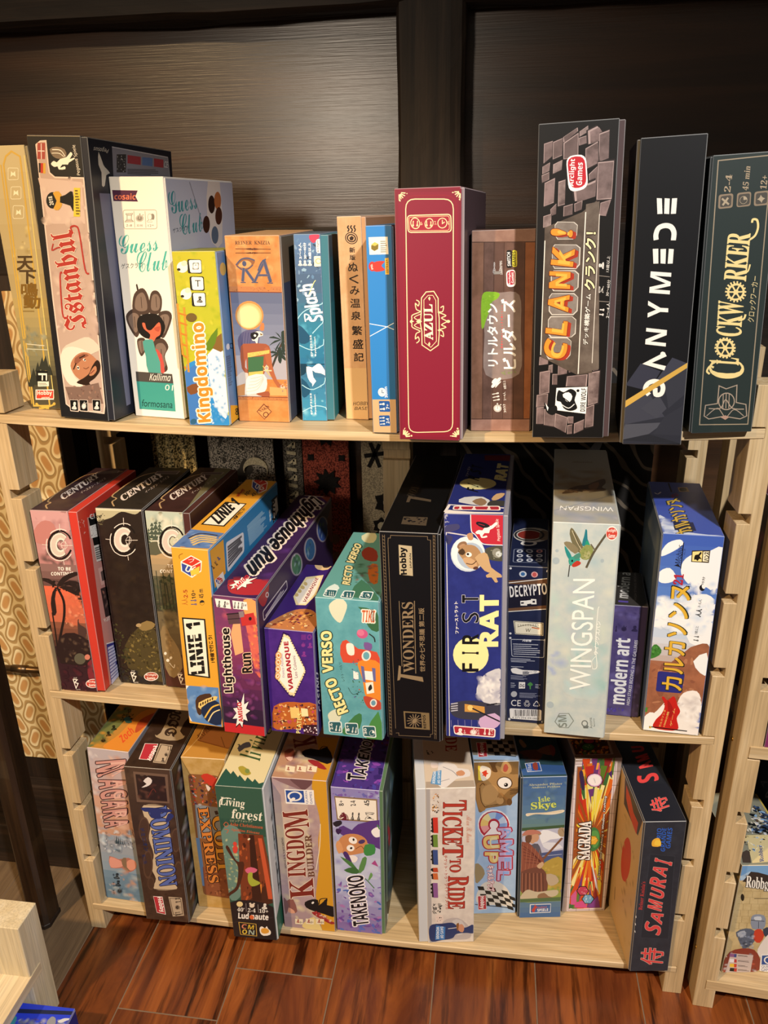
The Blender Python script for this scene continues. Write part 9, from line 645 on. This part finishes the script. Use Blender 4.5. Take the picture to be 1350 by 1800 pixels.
ART['castle'] = {'F':[('p','#7aa8d8',[-11,414,73,408,84,341,22,349,2,347]),('p','#a8c4e0',[0,362,24,379,49,366,5,347]),('p','#3a302c',[9,343,27,378,47,375,81,363,87,326,42,337]),('l','#a8946a',1.0,[5,332,86,329]),('l','#a8946a',1.0,[14,331,16,310]),('l','#a8946a',1.0,[36,329,38,308]),('l','#a8946a',1.0,[58,328,61,307]),('l','#a8946a',1.0,[80,326,83,305]),('l','#a8946a',1.0,[6,309,90,306]),('l','#a8946a',1.0,[21,308,23,287]),('l','#a8946a',1.0,[43,306,45,285]),('l','#a8946a',1.0,[65,305,67,283]),('l','#a8946a',1.0,[87,303,90,282]),('l','#a8946a',1.0,[7,286,94,283]),('l','#a8946a',1.0,[17,286,19,264]),('l','#a8946a',1.0,[39,284,41,262]),('l','#a8946a',1.0,[61,282,64,261]),('l','#a8946a',1.0,[84,281,86,259]),('l','#a8946a',1.0,[8,263,98,260]),('l','#a8946a',1.0,[24,262,26,240]),('l','#a8946a',1.0,[46,260,48,239]),('l','#a8946a',1.0,[68,259,71,237]),('l','#a8946a',1.0,[91,257,93,235]),('l','#a8946a',1.0,[9,240,102,236]),('l','#a8946a',1.0,[20,239,22,218]),('l','#a8946a',1.0,[42,238,44,216]),('l','#a8946a',1.0,[65,236,67,214]),('l','#a8946a',1.0,[87,234,89,212]),('l','#a8946a',1.0,[11,217,106,213]),('l','#a8946a',1.0,[27,216,29,194]),('l','#a8946a',1.0,[49,214,51,192]),('l','#a8946a',1.0,[72,212,74,190]),('l','#a8946a',1.0,[94,210,97,188]),('l','#a8946a',1.0,[12,193,110,189]),('l','#a8946a',1.0,[23,192,25,170]),('l','#a8946a',1.0,[45,191,47,168]),('l','#a8946a',1.0,[68,189,70,167]),('l','#a8946a',1.0,[90,187,93,165]),('l','#a8946a',1.0,[13,170,114,165]),('l','#a8946a',1.0,[29,168,32,146]),('l','#a8946a',1.0,[52,167,54,144]),('l','#a8946a',1.0,[75,165,77,142]),('l','#a8946a',1.0,[98,163,100,140]),('e','#2a241c',[18,286,23,285,20,273],0),('t','#f4f0e8','Robber','S',[21,323,93,310,17,364],0.4,'#2a2420',2),('t','#f4f0e8','Knights','S',[74,302,137,292,70,332],0.0,'#2a2420',2),('l','#3a3028',1.8,[51,281,95,280]),('p','#8a94a8',[53,210,63,223,87,219,96,195,93,167,62,170],2),('p','#c8d0dc',[61,213,79,215,83,200,66,201],2),('l','#1c1e26',2,[54,202,92,197]),('l','#3a4050',1.4,[76,196,80,170]),('p','#5a6478',[19,157,44,171,70,161,76,121,61,98,47,95,30,128],2),('p','#a8b0c0',[23,153,42,163,48,143,34,136],2),('p','#c8442c',[70,161,86,168,100,143,92,115,75,125],2),('p','#3a4254',[93,167,112,174,117,146,103,139],2),('s',['#8a98b4','#2a3040','#b8c0cc'],[23,153,70,161,80,92,44,95],30,4,12,'e',111),('p','#e4dcd8',[90,91,116,150,130,64,104,58],4),('p','#8a3a2c',[12,81,81,88,106,8,7,-5],4),('s',['#c85a44','#5a2a24','#e0d4d0','#8a8a94'],[1,78,82,84,107,4,7,-5],40,4,14,'e',112),('p','#c8b8b4',[16,77,81,68,83,-3,10,-5]),('p','#8a5a8a',[13,76,33,73,34,60,14,63]),('p','#3a4a8a',[26,74,33,73,34,60,27,61]),('l','#3a2a2a',1.4,[37,69,64,65]),('l','#3a2a2a',1.4,[37,66,66,62]),('p','#e8e4ec',[16,55,36,52,38,39,17,42]),('p','#b83a3a',[29,54,36,52,38,39,30,40]),('l','#3a2a2a',1.4,[40,48,71,44]),('l','#3a2a2a',1.4,[40,45,73,40]),('p','#e8c03c',[19,36,39,34,40,20,20,23]),('p','#c83a2c',[31,35,39,34,40,20,33,21]),('l','#3a2a2a',1.4,[43,29,64,26]),('l','#3a2a2a',1.4,[43,26,72,22]),('p','#1a1a1a',[22,19,42,17,43,3,22,6]),('p','#b83a2c',[34,18,42,17,43,3,35,5]),('l','#3a2a2a',1.4,[45,12,71,9]),('l','#3a2a2a',1.4,[45,9,79,5]),('p','#f0ece8',[102,70,134,71,147,-4,108,6]),('p','#2c5098',[106,66,135,67,141,30,110,30]),('e','#f0ece8',[127,47,140,46,130,32],0.7),('t','#2c5098','QUEEN','',[113,16,145,17,110,27]),('t','#2c5098','GAMES','',[114,4,147,5,111,15])],
'T':[('s',['#1c2430','#3a5a8a','#8ab0d8','#c8ccd4','#5a4a3c','#2a3a5a','#e8e0d0','#101418'],[62,119,131,107,163,173,137,231],140,5,22,'r',113),('p','#d8c894',[39,86,115,76,131,107,59,108]),('s',['#e8dcb4','#3a342c','#b8a878'],[48,97,119,84,131,107,58,106],20,4,14,'r',114),('p','#d8c898',[55,100,125,95,81,11,30,7,42,55]),('p','#4a3e38',[16,43,35,53,41,47,27,8,6,9]),('s',['#2a2622','#f0e4c0','#a8c4e0'],[47,100,105,96,72,45,31,52],24,3,13,'r',115),('t','#3a4a8a','Robber','S',[64,12,85,70,52,10])]}
BOXES['navy'] = {'label': 'dark navy game box with pale capitals,right of the castle-wall box','group': 'game boxes in the right-hand rack','m': [[0.99027,-0.13917,0.0,1.006],[0.13917,0.99027,0.0,0.012],[0.0,0.0,1.0,0.0541],[0,0,0,1]],'dim': (7.0,30.0,18.0),'tray': ('L',0.2,'#b8a858'),'F': '#22283c','T': '#1a2032','R': '#1c2234','L': '#20283c'}
ART['navy'] = {'L':[('t','#6a6a78','A','',[270,422,256,457,298,411]),('t','#7a7a86','S','',[223,412,207,453,259,398])],
'F':[]}
BOXES['plum'] = {'label': 'dark plum game box on the upper shelf of the right-hand rack','group': 'game boxes in the right-hand rack','m': [[0.99939,0.0349,0.0,0.91],[-0.0349,0.99939,0.0,-0.017],[0.0,0.0,1.0,0.4584],[0,0,0,1]],'dim': (8.0,28.0,24.0),'tray': ('R',0.2,'#3a1a20'),'F': '#5a2450|#6a2a3a','T': '#4a1c28','R': '#3a1830','L': '#4a2028'}
ART['plum'] = {'F':[('p','#6a2030',[-48,210,-23,212,-10,125,-21,88]),('p','#7a3060',[-13,40,1,54,11,-10,-6,-9]),('e','#c88a74',[-9,74,-3,75,-7,62],0)]}
BOXES['flat_blue'] = {'label': 'flat blue game box lying on the floor in the bottom left corner','group': None,'m': [[0.99985,-0.01745,0.0,-0.188],[0.01745,0.99985,0.0,-0.398],[0.0,0.0,1.0,0.0004],[0,0,0,1]],'dim': (21.2,6.0,21.9),'tray': ('R',0.1,'#1c2a80'),'F': '#2436b8','T': '#2a40d0','R': '#1c2a80','L': '#1c2a80'}
ART['flat_blue'] = {'T':[('p','#20284a',[259,419,436,430,443,420,262,407]),('s',['#6a7078','#8a9098','#4a4e5a','#a8aab0','#5a4a5a'],[270,388,429,405,448,384,275,365],60,4,20,'e',116),('p','#8a8e98',[364,394,370,408,384,403,390,384,371,382],4),('p','#c8ccd4',[393,397,406,407,428,408,417,402,404,394],4),('p','#3a8a9a',[263,396,275,395,279,374,270,371],4)]}


bake_text(sorted({style(i[2], i[3]) for a in ART.values() for f in a.values() for i in f if i[0] == 't'}))
for key, b in BOXES.items(): game_box(b, ART[key])
